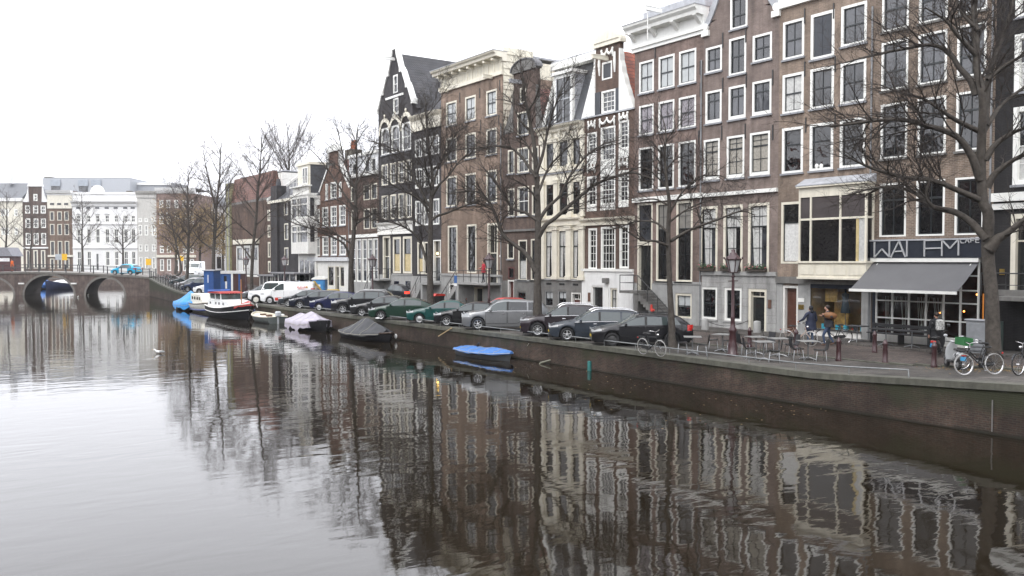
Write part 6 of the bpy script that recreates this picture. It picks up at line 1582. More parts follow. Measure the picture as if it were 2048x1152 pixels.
c = car('parked_car', 'dark green fastback with five spoke alloys', 'car', paint('car_green', (.010, .034, .022)), L=4.3, W=1.71, H=1.42, wb=2.6, wr=.305, fo=.82, top=FAST(1.42, 4.3), side=((.08, -1.0), (-1.08, -2.1)), ws=(1.2, .75), rear=(1.0, .35)); park(c, 762, 640.5, 4.3, .82, 1.71)
c = car('parked_car', 'charcoal saloon half hidden behind the dark green fastback', 'car', paint('car_charcoal', (.022, .022, .024)), L=4.5, W=1.75, H=1.42, wb=2.65, wr=.31, fo=.82, top=SEDAN(1.42, 4.5), side=((.06, -1.0), (-1.08, -1.98)), ws=(1.25, .8), rear=(1.25, .5)); park(c, 724, 633.5, 4.5, .82, 1.75)
c = car('parked_car', 'black off-roader with white roof rails under the bare tree', 'off-roader', PB, L=4.6, W=1.85, H=1.68, wb=2.7, wr=.35, fo=.88, top=SUV(1.68, 4.6), belt=1.05, side=((.06, -1.02), (-1.1, -2.05)), quarter=(-2.14, -2.7, .28), ws=(1.25, .75), rear=(.5, .2), rails=(.4, -1.6, alloy), hl=(.76, .98), spokes=6); park(c, 686, 627.5, 4.6, .88, 1.85)
c = car('parked_car', 'deep blue hatchback with plain round hubcaps', 'car', paint('car_blue', (.010, .014, .055)), L=3.95, W=1.68, H=1.48, wb=2.45, wr=.29, fo=.75, top=HATCH(1.48, 3.95), side=((.02, -1.0), (-1.08, -1.75)), quarter=(-1.8, -2.2, .2), ws=(1.1, .75), rear=(.45, .15), wheel='disc'); park(c, 638.5, 622, 3.95, .75, 1.68)
c = car('parked_car', 'midnight blue saloon to the left of the deep blue hatchback', 'car', paint('car_midnight', (.012, .015, .026)), L=4.6, W=1.8, H=1.45, wb=2.7, wr=.32, fo=.9, top=WAGON(1.45, 4.6), side=((.06, -1.0), (-1.08, -2.0)), quarter=(-2.1, -2.6, .2), ws=(1.25, .8), rear=(.5, .2)); park(c, 600, 617.5, 4.6, .9, 1.8)
c = car('parked_car', 'grey blue car squeezed against the white van', 'car', paint('car_greyblue', (.03, .035, .042)), L=4.5, W=1.75, H=1.42, wb=2.65, wr=.31, fo=.85, top=SEDAN(1.42, 4.5), side=((.06, -1.0), (-1.08, -1.98)), ws=(1.25, .8), rear=(1.25, .5)); park(c, 576.5, 614, 4.5, .85, 1.75)
# the white panel van with red sill panel and red lettering
VT = [(0, .62), (.06, .95), (.35, 1.12), (.95, 1.24), (1.75, 1.84), (2.1, 1.95), (4.5, 1.95), (4.72, 1.9), (4.78, 1.0), (4.8, .6)]
def van_extra(root, sec, xn, hw):
    rd = mat('signal_red', (.52, .035, .02), .4)
    for s_ in (1, -1): MB().box(xn-2.6, xn-1.35, s_*(hw+.003), s_*(hw+.012), .32, .58).build('red_panel', rd, root)
    q = MB(); x = xn-3.35
    F5 = {'K': ((0, 0, 0, 1), (0, .45, .7, 1), (0, .5, .7, 0)), 'L': ((0, 0, 0, 1), (0, 0, .65, 0)), 'E': ((0, 0, 0, 1), (0, 0, .7, 0), (0, 1, .7, 1), (0, .5, .55, .5)), 'I': ((.3, 0, .3, 1),), 'M': ((0, 0, 0, 1), (0, 1, .4, .4), (.4, .4, .8, 1), (.8, 1, .8, 0))}
    for ch in 'KLEIM':
        for a, b, c_, d in F5[ch]: q.bar((x-a*.14, hw*.985+.012, 1.42+b*.15), (x-c_*.14, hw*.985+.012, 1.42+d*.15), .03, .012, up=(0, 1, 0))
        x -= .145
    q.bar((xn-3.4, hw*.985+.012, 1.34), (xn-4.0, hw*.985+.012, 1.34), .03, .012, up=(0, 1, 0)); q.build('lettering', mat('sign_red', (.65, .04, .02), .5), root)
    MB().rbox(x-.18, x-.02, hw*.985+.003, hw*.985+.013, 1.42, 1.57, .003).build('emblem', mat('sign_gold', (.6, .3, .05), .5), root)
    for k in range(3): x = xn-2.3-k*.85; MB().bar((x, -hw*.75, 2.03), (x, hw*.75, 2.03), .05).bar((x, -hw*.7, 1.95), (x, -hw*.7, 2.03), .05).bar((x, hw*.7, 1.95), (x, hw*.7, 2.03), .05).build('roof_bar', alloy, root)
PW = paint('car_white', (.76, .77, .77))
c = car('white_van', 'white panel van with red lettering and red panel behind the front wheel', 'van', PW, L=4.8, W=1.9, H=1.95, wb=3.0, wr=.32, fo=.88, top=VT, belt=1.18, side=((.30, -.75),), ws=(.95, .8), wheel='disc', wheelm=alloy, tumble=.9, hl=(.78, 1.02), extra=van_extra, rear=None, tl=(.9, 1.4)); park(c, 540, 608, 4.8, .88, 1.9)
LT = [(0, .75), (.04, 1.08), (.25, 1.12), (1.15, 1.16), (1.45, 1.86), (1.7, 1.96), (3.6, 1.97), (3.78, 1.9), (3.85, 1.1), (3.88, .7)]
c = car('white_off_roader', 'boxy white off-roader with upright screen beside the white van', 'off-roader', PW, L=3.88, W=1.78, H=1.96, wb=2.36, wr=.38, fo=.72, top=LT, belt=1.22, sill=.38, side=((.0, -.72), (-.8, -1.5)), quarter=(-1.6, -2.4, 0), ws=(1.15, .32), tumble=.92, wheel='disc', wheelm=mat('cream_wheel', (.6, .58, .52), .5), nose=.05, hl=(.8, .98)); park(c, 512.5, 607.5, 3.88, .72, 1.78)
c = car('parked_car', 'grey car whose roof shows behind the boxy white off-roader', 'car', paint('car_grey', (.12, .125, .13), .3), L=4.3, W=1.75, H=1.5, wb=2.6, wr=.31, fo=.85, top=HATCH(1.5, 4.3), side=((.04, -1.0), (-1.08, -1.9)), ws=(1.1, .75), rear=(.45, .15)); park(c, 500, 600, 4.3, .85, 1.75)
GR = 'cars parked on the ramp by the bridge'
c = car('parked_car', 'small white car peeping out behind the blue cabin', 'car', PW, L=3.9, W=1.66, H=1.46, wb=2.45, wr=.29, fo=.75, top=HATCH(1.46, 3.9), side=((.02, -1.0), (-1.08, -1.75)), ws=(1.1, .75), rear=(.45, .15), group=GR); park(c, 399, 588, 3.9, .75, 1.66)
c = car('parked_car', 'ink blue people carrier with pale hubcaps on the ramp', 'car', paint('car_ink', (.014, .024, .06)), L=4.4, W=1.76, H=1.64, wb=2.65, wr=.31, fo=.85, top=HATCH(1.64, 4.4), belt=1.0, side=((.06, -1.0), (-1.08, -1.9)), ws=(1.1, .75), rear=(.45, .15), group=GR); park(c, 376, 583.5, 4.4, .85, 1.76)
c = car('parked_car', 'light grey car on the ramp squeezed left of the ink blue carrier', 'car', paint('car_pale', (.30, .30, .31), .3), L=4.2, W=1.72, H=1.45, wb=2.55, wr=.3, fo=.8, top=HATCH(1.45, 4.2), side=((.04, -1.0), (-1.08, -1.85)), ws=(1.1, .75), rear=(.45, .15), group=GR); park(c, 362, 579.5, 4.2, .8, 1.72)
c = car('parked_car', 'dark sea green estate farthest up the ramp', 'car', paint('car_sea', (.02, .035, .04)), L=4.7, W=1.8, H=1.5, wb=2.7, wr=.32, fo=.9, top=WAGON(1.5, 4.7), side=((.06, -1.0), (-1.08, -2.0)), quarter=(-2.1, -2.6, .2), ws=(1.25, .8), rear=(.5, .2), group=GR); park(c, 352, 573, 4.7, .9, 1.8)
GS = 'cars on the roadway'
c = car('people_carrier', 'black people carrier with lit tail lamps driving off past the stoops', 'car', PB, L=4.5, W=1.8, H=1.68, wb=2.7, wr=.32, fo=.88, top=HATCH(1.68, 4.5), belt=1.02, side=((.06, -1.0), (-1.08, -2.05)), quarter=(-2.1, -2.5, .2), ws=(1.1, .75), rear=(.42, .12), lit=True, group=GS, tl=(.85, 1.05))
p = sc(800, 604); c.location = (p.x, p.y, street(p.y)); c.rotation_euler = (0, 0, R(97))
c = car('parked_car', 'bright red hatchback showing its roof behind the silver crossover', 'car', paint('car_red', (.50, .025, .015)), L=3.9, W=1.68, H=1.42, wb=2.45, wr=.29, fo=.75, top=HATCH(1.42, 3.9), side=((.02, -1.0), (-1.08, -1.75)), ws=(1.1, .75), rear=(.45, .15), group=GS)
p = sc(1014, 640); c.location = (p.x+.6, p.y+1.2, street(p.y)); c.rotation_euler = (0, 0, R(96))
PCY = paint('car_cyan', (.02, .38, .62))
def cyan_extra(root, sec, xn, hw):
    for s_ in (1, -1): MB().box(-.75, .55, s_*(hw-.004), s_*(hw+.012), .30, .92).build('white_panel', PW, root)
c = car('small_car', 'cyan and white small car driving over the arched bridge', 'car', PCY, L=4.0, W=1.7, H=1.52, wb=2.45, wr=.3, fo=.78, top=HATCH(1.52, 4.0), side=((.02, -1.0), (-1.08, -1.75)), quarter=(-1.8, -2.1, .15), ws=(1.1, .75), rear=(.45, .15), wheel='disc', group=GS, extra=cyan_extra)
u, z = bl(238, 549); q = BL+bd.normalized()*u+Vector((-bd.y, bd.x, 0)).normalized()*1.6; c.location = (q.x, q.y, deckz(u)+.004); c.rotation_euler = (0, 0, brot+pi)
# white lorry-van facing the camera beyond the cabins
WT = [(0, .6), (.05, 1.0), (.35, 1.25), (.9, 1.45), (1.45, 2.25), (1.9, 2.5), (5.4, 2.55), (5.5, 2.4), (5.52, .6)]
c = car('white_truck', 'tall white delivery van facing the water beyond the bare trees', 'van', PW, L=5.5, W=2.0, H=2.5, wb=3.4, wr=.35, fo=.9, top=WT, belt=1.35, side=((.35, -.7), (-.8, -1.5)), ws=(.9, .55), wheel='disc', tumble=.93, hl=(.8, 1.1), group=GS)
p = gz(391, 553, 2.4); c.location = (p.x, p.y, 2.3); c.rotation_euler = (0, 0, R(90)-YAW+pi+R(6))
del c

# ================================================================= BOATS
def hull(L, B, H, keel=.35, n=36, bow=.55, stern=.85, sheer=.25, zwl=0.0, rake=.35):
    """x forward; returns rows of ring points from gunwale to keel, bow at +L/2"""
    P = []
    for i in range(n+1):
        t = i/n; x = -L/2+L*t
        w_ = B/2*(stern+(1-stern)*sin(min(1, t/.5)*pi/2)) if t < .5 else B/2*max(.02, 1-((t-.5)/.5)**(2+bow))
        g = H+sheer*(max(0, t-.35)/.65)**2+sheer*.25*(max(0, .35-t)/.35)**2
        row = []
        for j in range(7):
            f = j/6; z = g-(g+keel)*f; ww = w_*(1-f**2.4*.85); row.append((x+rake*(t**3)*(1-f)-rake*.3*(t**3), ww, z))
        P.append(row+[(a, -b, c_) for a, b, c_ in row[-2::-1]])
    return P
def hull_mesh(P, name, m, root):
    mb = MB().grid(P); n = len(P[0])
    mb.add(P[0], [tuple(range(n))]); o = mb.build(name, m, root); recalc(o); return o
def deck_mesh(P, z, inset, name, m, root):
    mb = MB(); rows = []
    for r_ in P:
        (x, y, zz) = r_[0]; y = max(.005, y-inset); rows.append([(x, y, z if z is not None else zz-.04), (x, 0, (z if z is not None else zz-.04)+.02), (x, -y, z if z is not None else zz-.04)])
    return mb.grid(rows).build(name, m, root)
def rim_tube(P, r, name, m, root):
    pts = [p[0] for p in P]+[(p[-1]) for p in P[::-1]]
    return MB().tube(pts, r, 6).build(name, m, root)
def tarp(P, hgt, name, m, root, drop=.35, seed=1, ridge=None, hump=0.0, ov=.09):
    """a cover laid over the gunwales with folds and a sagging ridge"""
    r = random.Random(seed); rows = []; n = len(P); ph = [r.uniform(0, 6) for _ in range(4)]
    for i, row in enumerate(P):
        t = i/(n-1); x, w_, g = row[0]; rz = hgt*(sin(pi*min(1, max(0, .04+t*.94)))**.6)*(1+hump*sin(t*9+ph[0])); q = []
        dr = drop*(1+.22*sin(t*13+ph[1])+.14*sin(t*29+ph[2]))
        q.append((x, w_+ov+.03, g-dr)); q.append((x, w_+ov+.02*sin(t*30), g-dr*.4)); q.append((x, w_+ov*.5, g+.05))
        for k in range(1, 8):
            f = k/8; y = w_*(1-f)+.001; q.append((x, y, g+.05+rz*(f**.8)-.10*sin(pi*f)*abs(sin(t*12+ph[3]))*hgt-.02*sin(t*60+k)))
        q.append((x, 0, g+.05+rz))
        rows.append(q+[(a, -b, c_) for a, b, c_ in q[-2::-1]])
    mb = MB().grid(rows); m_ = len(rows[0])
    mb.add(rows[0], [tuple(range(m_))]); mb.add(rows[-1], [tuple(range(m_-1, -1, -1))])
    o = mb.build(name, m, root)
    q = MB(); q.tube([(r_[1][0], r_[1][1]+.015, r_[1][2]) for r_ in rows], .014, 4); q.tube([(r_[-2][0], r_[-2][1]-.015, r_[-2][2]) for r_ in rows], .014, 4)
    for i in range(2, n-2, 4):
        (x, y, z), (x2, y2, z2) = rows[i][2], rows[i+1][-3]; mid = [(rows[i][j][0], rows[i][j][1], rows[i][j][2]+.012) for j in range(1, len(rows[i])-1)]
        if (i//4) % 2: q.tube(mid, .010, 4)
    q.build('lashing_rope', mat('rope', (.38, .36, .30), .9), o)
    return o
def tarpm(name, c): return mat(name, c, .55, var=.16, vs=2.5, bump=.5, bs=6, spec=.4)
GB = 'boats moored along the quay'
def moor(name, label, px, off, flip, cat='boat', group=GB, head=None):
    """lies along the quay, its middle at photo column px, its centre line off metres from the wall"""
    d = ray(px, 600); Y = 60.0
    for _ in range(40): Y = .5*Y+.5*(qx(Y)-off)*d.y/d.x
    o = empty(name, (qx(Y)-off, Y, 0), R(qdir(Y))+(pi if flip else 0), label, cat, group); return o
def qdir(Y, d=2.0):
    a = Vector((qx(Y+d)-qx(Y-d), 2*d)); return math.degrees(atan2(a.y, a.x))
def against(px, py, off):
    p = gz(px, py, 0); return p.y
# blue-covered dinghy, nearest
h_ = 100
b = moor('covered_dinghy', 'narrow grey dinghy under a bright blue tarpaulin, nearest the stone railing', 972, 1.0, True)
P = hull(4.2, 1.5, .32, sheer=.12, rake=.3); hull_mesh(P, 'hull', mat('grey_hull', (.075, .08, .085), .5, var=.2), b); tarp(P, .16, 'tarpaulin', tarpm('blue_tarp', (.045, .15, .40)), b, drop=.07, seed=3, hump=.3)
MB().tube([(-1.0, .1, .42), (-1.0, .15, .62), (-.8, .1, .7)], .05, 6).build('tiller', trim, b)
def rope(a, bb, sag, label):
    a = Vector(a); bb = Vector(bb); pts = []
    for k in range(13): t = k/12; p = a.lerp(bb, t); p.z -= sag*sin(pi*t); pts.append(p-a)
    o = MB().tube(pts, .018, 5).build('mooring_rope', mat('rope', (.38, .36, .30), .9), None); o.location = a; tag(o, label, 'rope', 'mooring ropes'); return o
p = gz(1025, 712, 0); rope((p.x, p.y, .38), (qx(p.y-2.2)-.03, p.y-2.2, .85), .35, 'pale slack rope from the blue covered dinghy to the quay wall')
# black boat with a dark hooped cover
b = moor('covered_boat', 'black boat under a dark ridged canvas cover with white fenders', 738, 1.3, True)
P = hull(5.6, 2.0, .40, sheer=.22, rake=.5); hull_mesh(P, 'hull', mat('black_hull', (.010, .010, .012), .6, spec=.3), b); rim_tube(P, .05, 'rubbing_strake', mat('dark_wood', (.05, .03, .02), .5), b)
tarp(P[1:33], .80, 'canvas_cover', tarpm('charcoal_canvas', (.022, .023, .026)), b, drop=.12, seed=5, hump=.12)
for x, y in ((.4, 1.02), (2.0, .8)): MB().ell((x, y+.06, .28), (.10, .10, .16), 8, 6).build('fender', mat('white_paint', (.78, .78, .76)), b)
MB().tube([(.2, 1.08, .62), (.25, 1.15, .5), (.4, 1.12, .42), (.9, 1.1, .38)], .02, 5).build('fender_rope', mat('rope', (.38, .36, .3)), b)
MB().ell((.6, 0.3, 1.36), (.22, .12, .05), 8, 5).build('cover_patch', mat('white_paint', (.78, .78, .76)), b)
# lavender tarpaulin boat
b = moor('covered_sloop', 'dark boat under a pale lavender tarpaulin hanging in folds', 622, 1.35, True)
P = hull(5.4, 2.1, .58, sheer=.25, rake=.4); hull_mesh(P, 'hull', mat('black_hull', (.014, .014, .016)), b); tarp(P[0:29], .62, 'tarpaulin', tarpm('lavender_tarp', (.38, .35, .41)), b, drop=.5, seed=8, hump=.22)
MB().box(1.9, 2.5, -.35, .35, .55, .8).build('engine_box', trim, b)
# cream tender with outboard
b = moor('tender_boat', 'small cream open tender with outboard motor behind the black hulled cruiser', 533, 1.2, False)
P = hull(5.0, 1.9, .48, sheer=.2, rake=.35); hull_mesh(P, 'hull', mat('grey_green_hull', (.10, .115, .11), .5), b); rim_tube(P, .07, 'rubber_rim', mat('cream_rim', (.62, .58, .48), .5), b); deck_mesh(P, None, .05, 'deck', mat('cream_deck', (.62, .57, .45), .6), b)
for x in (-.6, .9): MB().rbox(x-.25, x+.25, -.2, .2, .42, .62, .03).build('seat', mat('brown_seat', (.12, .07, .05), .6), b)
MB().rbox(-2.95, -2.55, -.22, .22, .55, .98, .08).box(-2.8, -2.66, -.06, .06, -.3, .56).build('outboard_motor', mat('motor_grey', (.5, .52, .54), .35), b); MB().rbox(-2.3, -1.9, -.7, -.35, .5, .72, .05).build('fuel_tank', mat('white_paint', (.78, .78, .76)), b)
# the black and white cruiser with red bow cover
b = moor('motor_cruiser', 'black hulled motor cruiser with white cabin and red canvas on the bow', 464, 2.1, True); b.rotation_euler[2] += R(4)
P = hull(7.6, 2.6, .90, sheer=.55, rake=.7, keel=.4); hull_mesh(P, 'hull', mat('black_hull', (.014, .014, .016)), b)
rim_tube(P, .055, 'rubbing_strake', mat('white_paint', (.78, .78, .76)), b); deck_mesh(P, None, .05, 'deck', mat('white_deck', (.68, .68, .66), .5), b)
q = MB(); q.tube([(r_[2][0], r_[2][1]+.02, r_[2][2]+.03) for r_ in P], .035, 5); q.tube([(r_[2][0], -r_[2][1]-.02, r_[2][2]+.03) for r_ in P], .035, 5); q.build('white_stripe', mat('white_paint', (.78, .78, .76)), b)
cabw = mat('cabin_white', (.74, .75, .75), .35)
MB().prism([(-3.3, .85), (-3.2, 1.55), (-.2, 1.6), (1.6, 1.5), (2.1, 1.1), (2.1, .9)], 'y', -1.0, 1.0).build('cabin', cabw, b)
for x in (-2.6, -1.2, -.4, .6):
    for s_ in (1, -1): MB().rbox(x-.18, x+.18, s_*1.0-.015, s_*1.0+.015, 1.15, 1.38, .01).build('porthole', cargl_d, b)
q = MB()
for x in (-2.9, -1.55, -.2):
    for s_ in (-.9, .9): q.bar((x, s_, 1.55), (x-.1, s_, 2.12), .06)
q.bar((-3.0, -.9, 2.12), (-.3, -.9, 2.12), .06).bar((-3.0, .9, 2.12), (-.3, .9, 2.12), .06); q.build('wheelhouse_frame', cabw, b)
for s_ in (.88, -.88):
    for a, c_ in ((-2.85, -1.65), (-1.5, -.3)): MB().prism([(a, 1.62), (c_, 1.62), (c_-.1, 2.07), (a-.1, 2.07)], 'y', s_-.01, s_+.01).build('wheelhouse_window', carglass, b)
MB().quad((-.25, -.85, 1.62), (-.25, .85, 1.62), (-.36, .85, 2.07), (-.36, -.85, 2.07)).build('windscreen', carglass, b)
redc = mat('red_canvas', (.33, .025, .022), .6, bump=.4, bs=6)
MB().prism([(-3.2, 2.13), (-.15, 2.13), (-.3, 2.24), (-1.6, 2.28), (-3.1, 2.20)], 'y', -1.05, 1.05).build('canopy', redc, b); MB().tube([(-3.3, -1.0, 2.26), (-3.3, 1.0, 2.26)], .12, 8).build('canopy_roll', mat('blue_canvas', (.05, .12, .4), .6), b)
tarp(P[30:37], .22, 'bow_cover', redc, b, drop=.20, seed=4, ov=.05)
MB().tube([(2.2, 0, 1.2), (2.15, 0, 3.4)], .05, 6).build('mast', mat('varnished_wood', (.35, .16, .05), .35, coat=.6), b)
q = MB()
for a, c_ in (((3.25, 0), (3.05, .3)), ((3.05, .3), (3.3, .32))): q.bar((a[0], 1.0, 1.0+a[1]), (c_[0], .97, 1.0+c_[1]), .05)
q.build('bow_mark', mat('white_paint', (.78, .78, .76)), b)
for x in (-2.5, 0, 1.5): MB().ell((x, 1.42, .55), (.11, .11, .22), 8, 6).build('fender', mat('fender_blue', (.05, .07, .2), .5), b)
# cream cabin boat behind it
b = moor('cabin_boat', 'cream cabin boat with blue waterline between blue tarpaulin and cruiser', 413, 1.6, True)
P = hull(7.0, 2.4, .8, sheer=.3, rake=.5); hull_mesh(P, 'hull', mat('cream_hull', (.60, .60, .56), .4), b); rim_tube(P, .05, 'rubbing_strake', mat('dark_wood', (.05, .03, .02)), b); deck_mesh(P, None, .05, 'deck', cabw, b)
q = MB(); q.tube([(r_[3][0], r_[3][1]+.02, r_[3][2]) for r_ in P], .09, 5); q.tube([(r_[3][0], -r_[3][1]-.02, r_[3][2]) for r_ in P], .09, 5); q.build('blue_stripe', mat('fender_blue', (.05, .07, .2)), b)
MB().prism([(-2.6, .75), (-2.5, 1.75), (1.0, 1.7), (1.7, 1.1), (1.7, .8)], 'y', -.85, .85).build('cabin', mat('cabin_cream', (.66, .64, .56), .45), b)
for x in (-1.9, -1.0, -.1, .7):
    for s_ in (1, -1): MB().rbox(x-.22, x+.22, s_*.85-.015, s_*.85+.015, 1.2, 1.5, .01).build('cabin_window', cargl_d, b)
# the bright blue tarpaulin boat
b = moor('tarpaulin_boat', 'boat wholly wrapped in a bright blue tarpaulin by the ramp', 381, 2.0, True)
P = hull(6.0, 2.4, .7, sheer=.2, rake=.3); hull_mesh(P, 'hull', mat('black_hull', (.014, .014, .016)), b); tarp(P, 1.0, 'tarpaulin', tarpm('sky_blue_tarp', (.03, .24, .58)), b, drop=.5, seed=12, hump=.18)
# beyond the bridge
b = moor('tarpaulin_boat', 'boat in a mid blue tarpaulin seen through the bridge arch', 83, 0, False, group='boats beyond the bridge'); q_ = gz(83, 577.5, 0); b.location = (q_.x, q_.y, 0); b.rotation_euler = (0, 0, R(60)); P = hull(6, 2.4, .7); hull_mesh(P, 'hull', mat('black_hull', (.014, .014, .016)), b); tarp(P, .9, 'tarpaulin', tarpm('mid_blue_tarp', (.04, .16, .46)), b, drop=.5, seed=13)
b = moor('white_boat', 'white decked boat with navy hull seen through the bridge arch', 128, 0, False, group='boats beyond the bridge'); q_ = gz(128, 577, 0); b.location = (q_.x, q_.y, 0); b.rotation_euler = (0, 0, R(215)); P = hull(7.5, 2.6, 1.0, sheer=.5); hull_mesh(P, 'hull', mat('navy_hull', (.02, .028, .07), .4), b); deck_mesh(P, None, .03, 'deck', cabw, b); tarp(P[6:28], .5, 'cover', mat('white_cover', (.74, .75, .75), .6), b, drop=.1, seed=2)
# ================================================================= STREET FURNITURE
maroon = mat('maroon_iron', (.045, .016, .018), .4, var=.2, coat=.3)
def place(o, px, py, rz=None):
    p = sc(px, py); o.location = (p.x, p.y, street(p.y)+.003)
    if rz is not None: o.rotation_euler = (0, 0, rz)
    return o
# ---- crown lanterns
def lantern(label, loc, H=4.35):
    o = empty('street_lamp', loc, 0, label, 'street lamp', 'crown lanterns along the quay')
    MB().lathe([(.24, 0), (.24, .10), (.19, .14), (.19, .42), (.15, .55), (.13, .95), (.16, 1.0), (.16, 1.08), (.10, 1.2), (.08, 1.5), (.10, 1.54), (.075, 1.6), (.055, H-1.25), (.05, H-.95)], 14).lathe([(.05, 0), (.10, .03), (.05, .08)], 10, (0, 0, H-1.15)).bar((-.28, 0, H-1.3), (.28, 0, H-1.3), .035).build('post', maroon, o)
    z = H-.95; r0, r1, hz = .17, .31, .52
    Lh = MB()
    for k in range(6):
        a = 2*pi*k/6; b = 2*pi*(k+1)/6
        Lh.bar((r0*cos(a), r0*sin(a), z), (r1*cos(a), r1*sin(a), z+hz), .028); Lh.bar((r1*cos(a), r1*sin(a), z+hz), (r1*cos(b), r1*sin(b), z+hz), .045); Lh.bar((r0*cos(a), r0*sin(a), z), (r0*cos(b), r0*sin(b), z), .03)
        Lh.lathe([(.012, 0), (.05, .04), (.012, .09)], 6, ((r1+.06)*cos(a), (r1+.06)*sin(a), z+hz+.02)); Lh.bar((r1*cos(a), r1*sin(a), z+hz), ((r1+.06)*cos(a), (r1+.06)*sin(a), z+hz+.03), .03)
    Lh = Lh.build('lantern_frame', maroon, o)
    g = MB().lathe([(r0-.01, z+.01), (r1-.02, z+hz-.01)], 6); g.build('lantern_glass', mat('lantern_glass', (.5, .5, .5), .15, var=.05, coat=.5), Lh)
    MB().lathe([(r1+.02, z+hz+.02), (.2, z+hz+.16), (.16, z+hz+.2), (.15, z+hz+.26), (.07, z+hz+.3), (.09, z+hz+.36), (.03, z+hz+.42)], 12).build('lantern_cap', maroon, o)
    return o
p = sc(1465, 712); lantern('big maroon crown lantern among the terrace tables', (p.x, p.y, street(p.y)))
for px, lab in ((978, 'maroon crown lantern rising behind the silver crossover and red jacket stoop'), (745, 'maroon crown lantern behind the black off-roader with white rails'), (569, 'crown lantern standing behind the white panel van'), (492, 'crown lantern in front of the white windows of the tiled house')):
    x, y = on_line(px, 29.3); lantern(lab, (x, y, street(y)))
# ---- bollards
def bollard():
    o = empty('bollard', (0, 0, 0)); MB().lathe([(.115, 0), (.115, .10), (.095, .13), (.085, .70), (.10, .73), (.10, .77), (.07, .82), (.035, .90), (.001, .92)], 12).build('post', maroon, o)
    q = MB()
    for k in range(3): q.box(-.088, -.080, -.02, .02, .36+k*.10, .42+k*.10)
    q.build('cross_marks', maroon, o); return o
b0 = bollard(); first = True
for px, py, lab in ((1677, 722, 'maroon bollard left of the long bench, near the pale table'), (1770, 727.5, 'maroon bollard nearest the canal in front of the long bench'), (1749, 705, 'maroon bollard close to the end of the long bench'), (1868, 735, 'maroon bollard in front of the dark scooter'), (1592, 700, 'maroon bollard behind the terrace chairs by the pale bicycle'), (1499, 695, 'maroon bollard behind the terrace tables by the stone post')):
    o = b0 if first else copy_tree(b0); first = False; tag(o, lab, 'bollard', 'maroon bollards before the cafe'); place(o, px, py)
# ---- terrace chairs and tables
shell = mat('black_shell', (.02, .021, .024), .45, var=.1); tube_m = mat('steel_tube', (.36, .37, .38), .3, metal=.8); tabtop = mat('table_top', (.20, .20, .195), .4, var=.12)
def chair_thing():
    o = empty('terrace_chair', (0, 0, 0)); prof = [(.22, .44), (.20, .455), (.05, .44), (-.12, .43), (-.19, .45), (-.225, .52), (-.245, .68), (-.27, .85)]
    rows = [[(x, y*(1-.06*(i > 5))*1, z+.018*(abs(y)/.22)**2) for y in (-.22, -.15, 0, .15, .22)] for i, (x, z) in enumerate(prof)]
    b = MB().grid(rows[:5]); b.grid([[(x, y, z-.018) for x, y, z in r_] for r_ in rows[:5]]); b.build('seat', shell, o)
    b = MB().grid(rows[4:]); b.grid([[(x-.02, y, z) for x, y, z in r_] for r_ in rows[4:]]); b.build('backrest', shell, o)
    for sx, sy in ((.17, .19), (.17, -.19), (-.15, .19), (-.15, -.19)): MB().tube([(sx*.8, sy*.7, .425), (sx, sy*.95, .40), (sx*1.25, sy*1.1, 0)], .0125, 6).build('leg', tube_m, o)
    return o
def table_thing():
    o = empty('terrace_table', (0, 0, 0)); MB().rbox(-.36, .36, -.36, .36, .715, .745, .01).build('table_top', tabtop, o)
    MB().tube([(0, 0, .05), (0, 0, .715)], .03, 8).lathe([(.03, .66), (.14, .712)], 8).build('column', tube_m, o)
    q = MB()
    for k in range(4): a = pi/4+k*pi/2; q.tube([(0, 0, .10), (.2*cos(a), .2*sin(a), .06), (.36*cos(a), .36*sin(a), .012)], [.03, .024, .016], 6)
    q.build('foot', tube_m, o); return o
t0 = table_thing()
for i, (px, py, lab) in enumerate(((1385, 709, 'square grey terrace table leftmost, right of the slim tree'), (1445, 703, 'square grey terrace table just left of the big lantern'), (1512, 709, 'square grey terrace table directly right of the big lantern, towards the houses'), (1527, 721, 'square grey terrace table nearest the canal rail'), (1558, 713, 'square grey terrace table set back between two others'), (1616, 719.5, 'square grey terrace table farthest right on the terrace'))):
    o = t0 if i == 0 else copy_tree(t0); tag(o, lab, 'table', 'terrace tables'); place(o, px, py, rnd.uniform(0, 1.5)-.6)
c0 = chair_thing(); vr = pi/2-YAW                              # local x+ = away from camera when rotated vr
for i, (px, py, rz, lab) in enumerate((
    (1405, 711, pi-.3, 'black shell chair right of the leftmost terrace table'), (1364, 706, -.1, 'black shell chair between slim tree and leftmost table'),
    (1426, 700, -.2, 'black shell chair left of the table beside the lantern'), (1459, 702, pi+.2, 'black shell chair hidden behind the big lantern post'),
    (1487, 708, .2, 'black shell chair directly right of the lantern foot'), (1500, 719, -.1, 'black shell chair left of the table nearest the rail'),
    (1549, 725, pi-.25, 'black shell chair with its back to the rail side, right of the nearest table'), (1534, 705, pi+.4, 'black shell chair behind the nearest table, facing left'),
    (1538, 698, -.3, 'black shell chair farthest back in the terrace middle'), (1583, 711, pi+.1, 'black shell chair right of the set back table'),
    (1594, 720, -.05, 'black shell chair left of the farthest right table'), (1641, 723, pi-.1, 'black shell chair at the right end of the terrace'))):
    o = c0 if i == 0 else copy_tree(c0); tag(o, lab, 'chair', 'terrace chairs'); place(o, px, py, -YAW+rz)
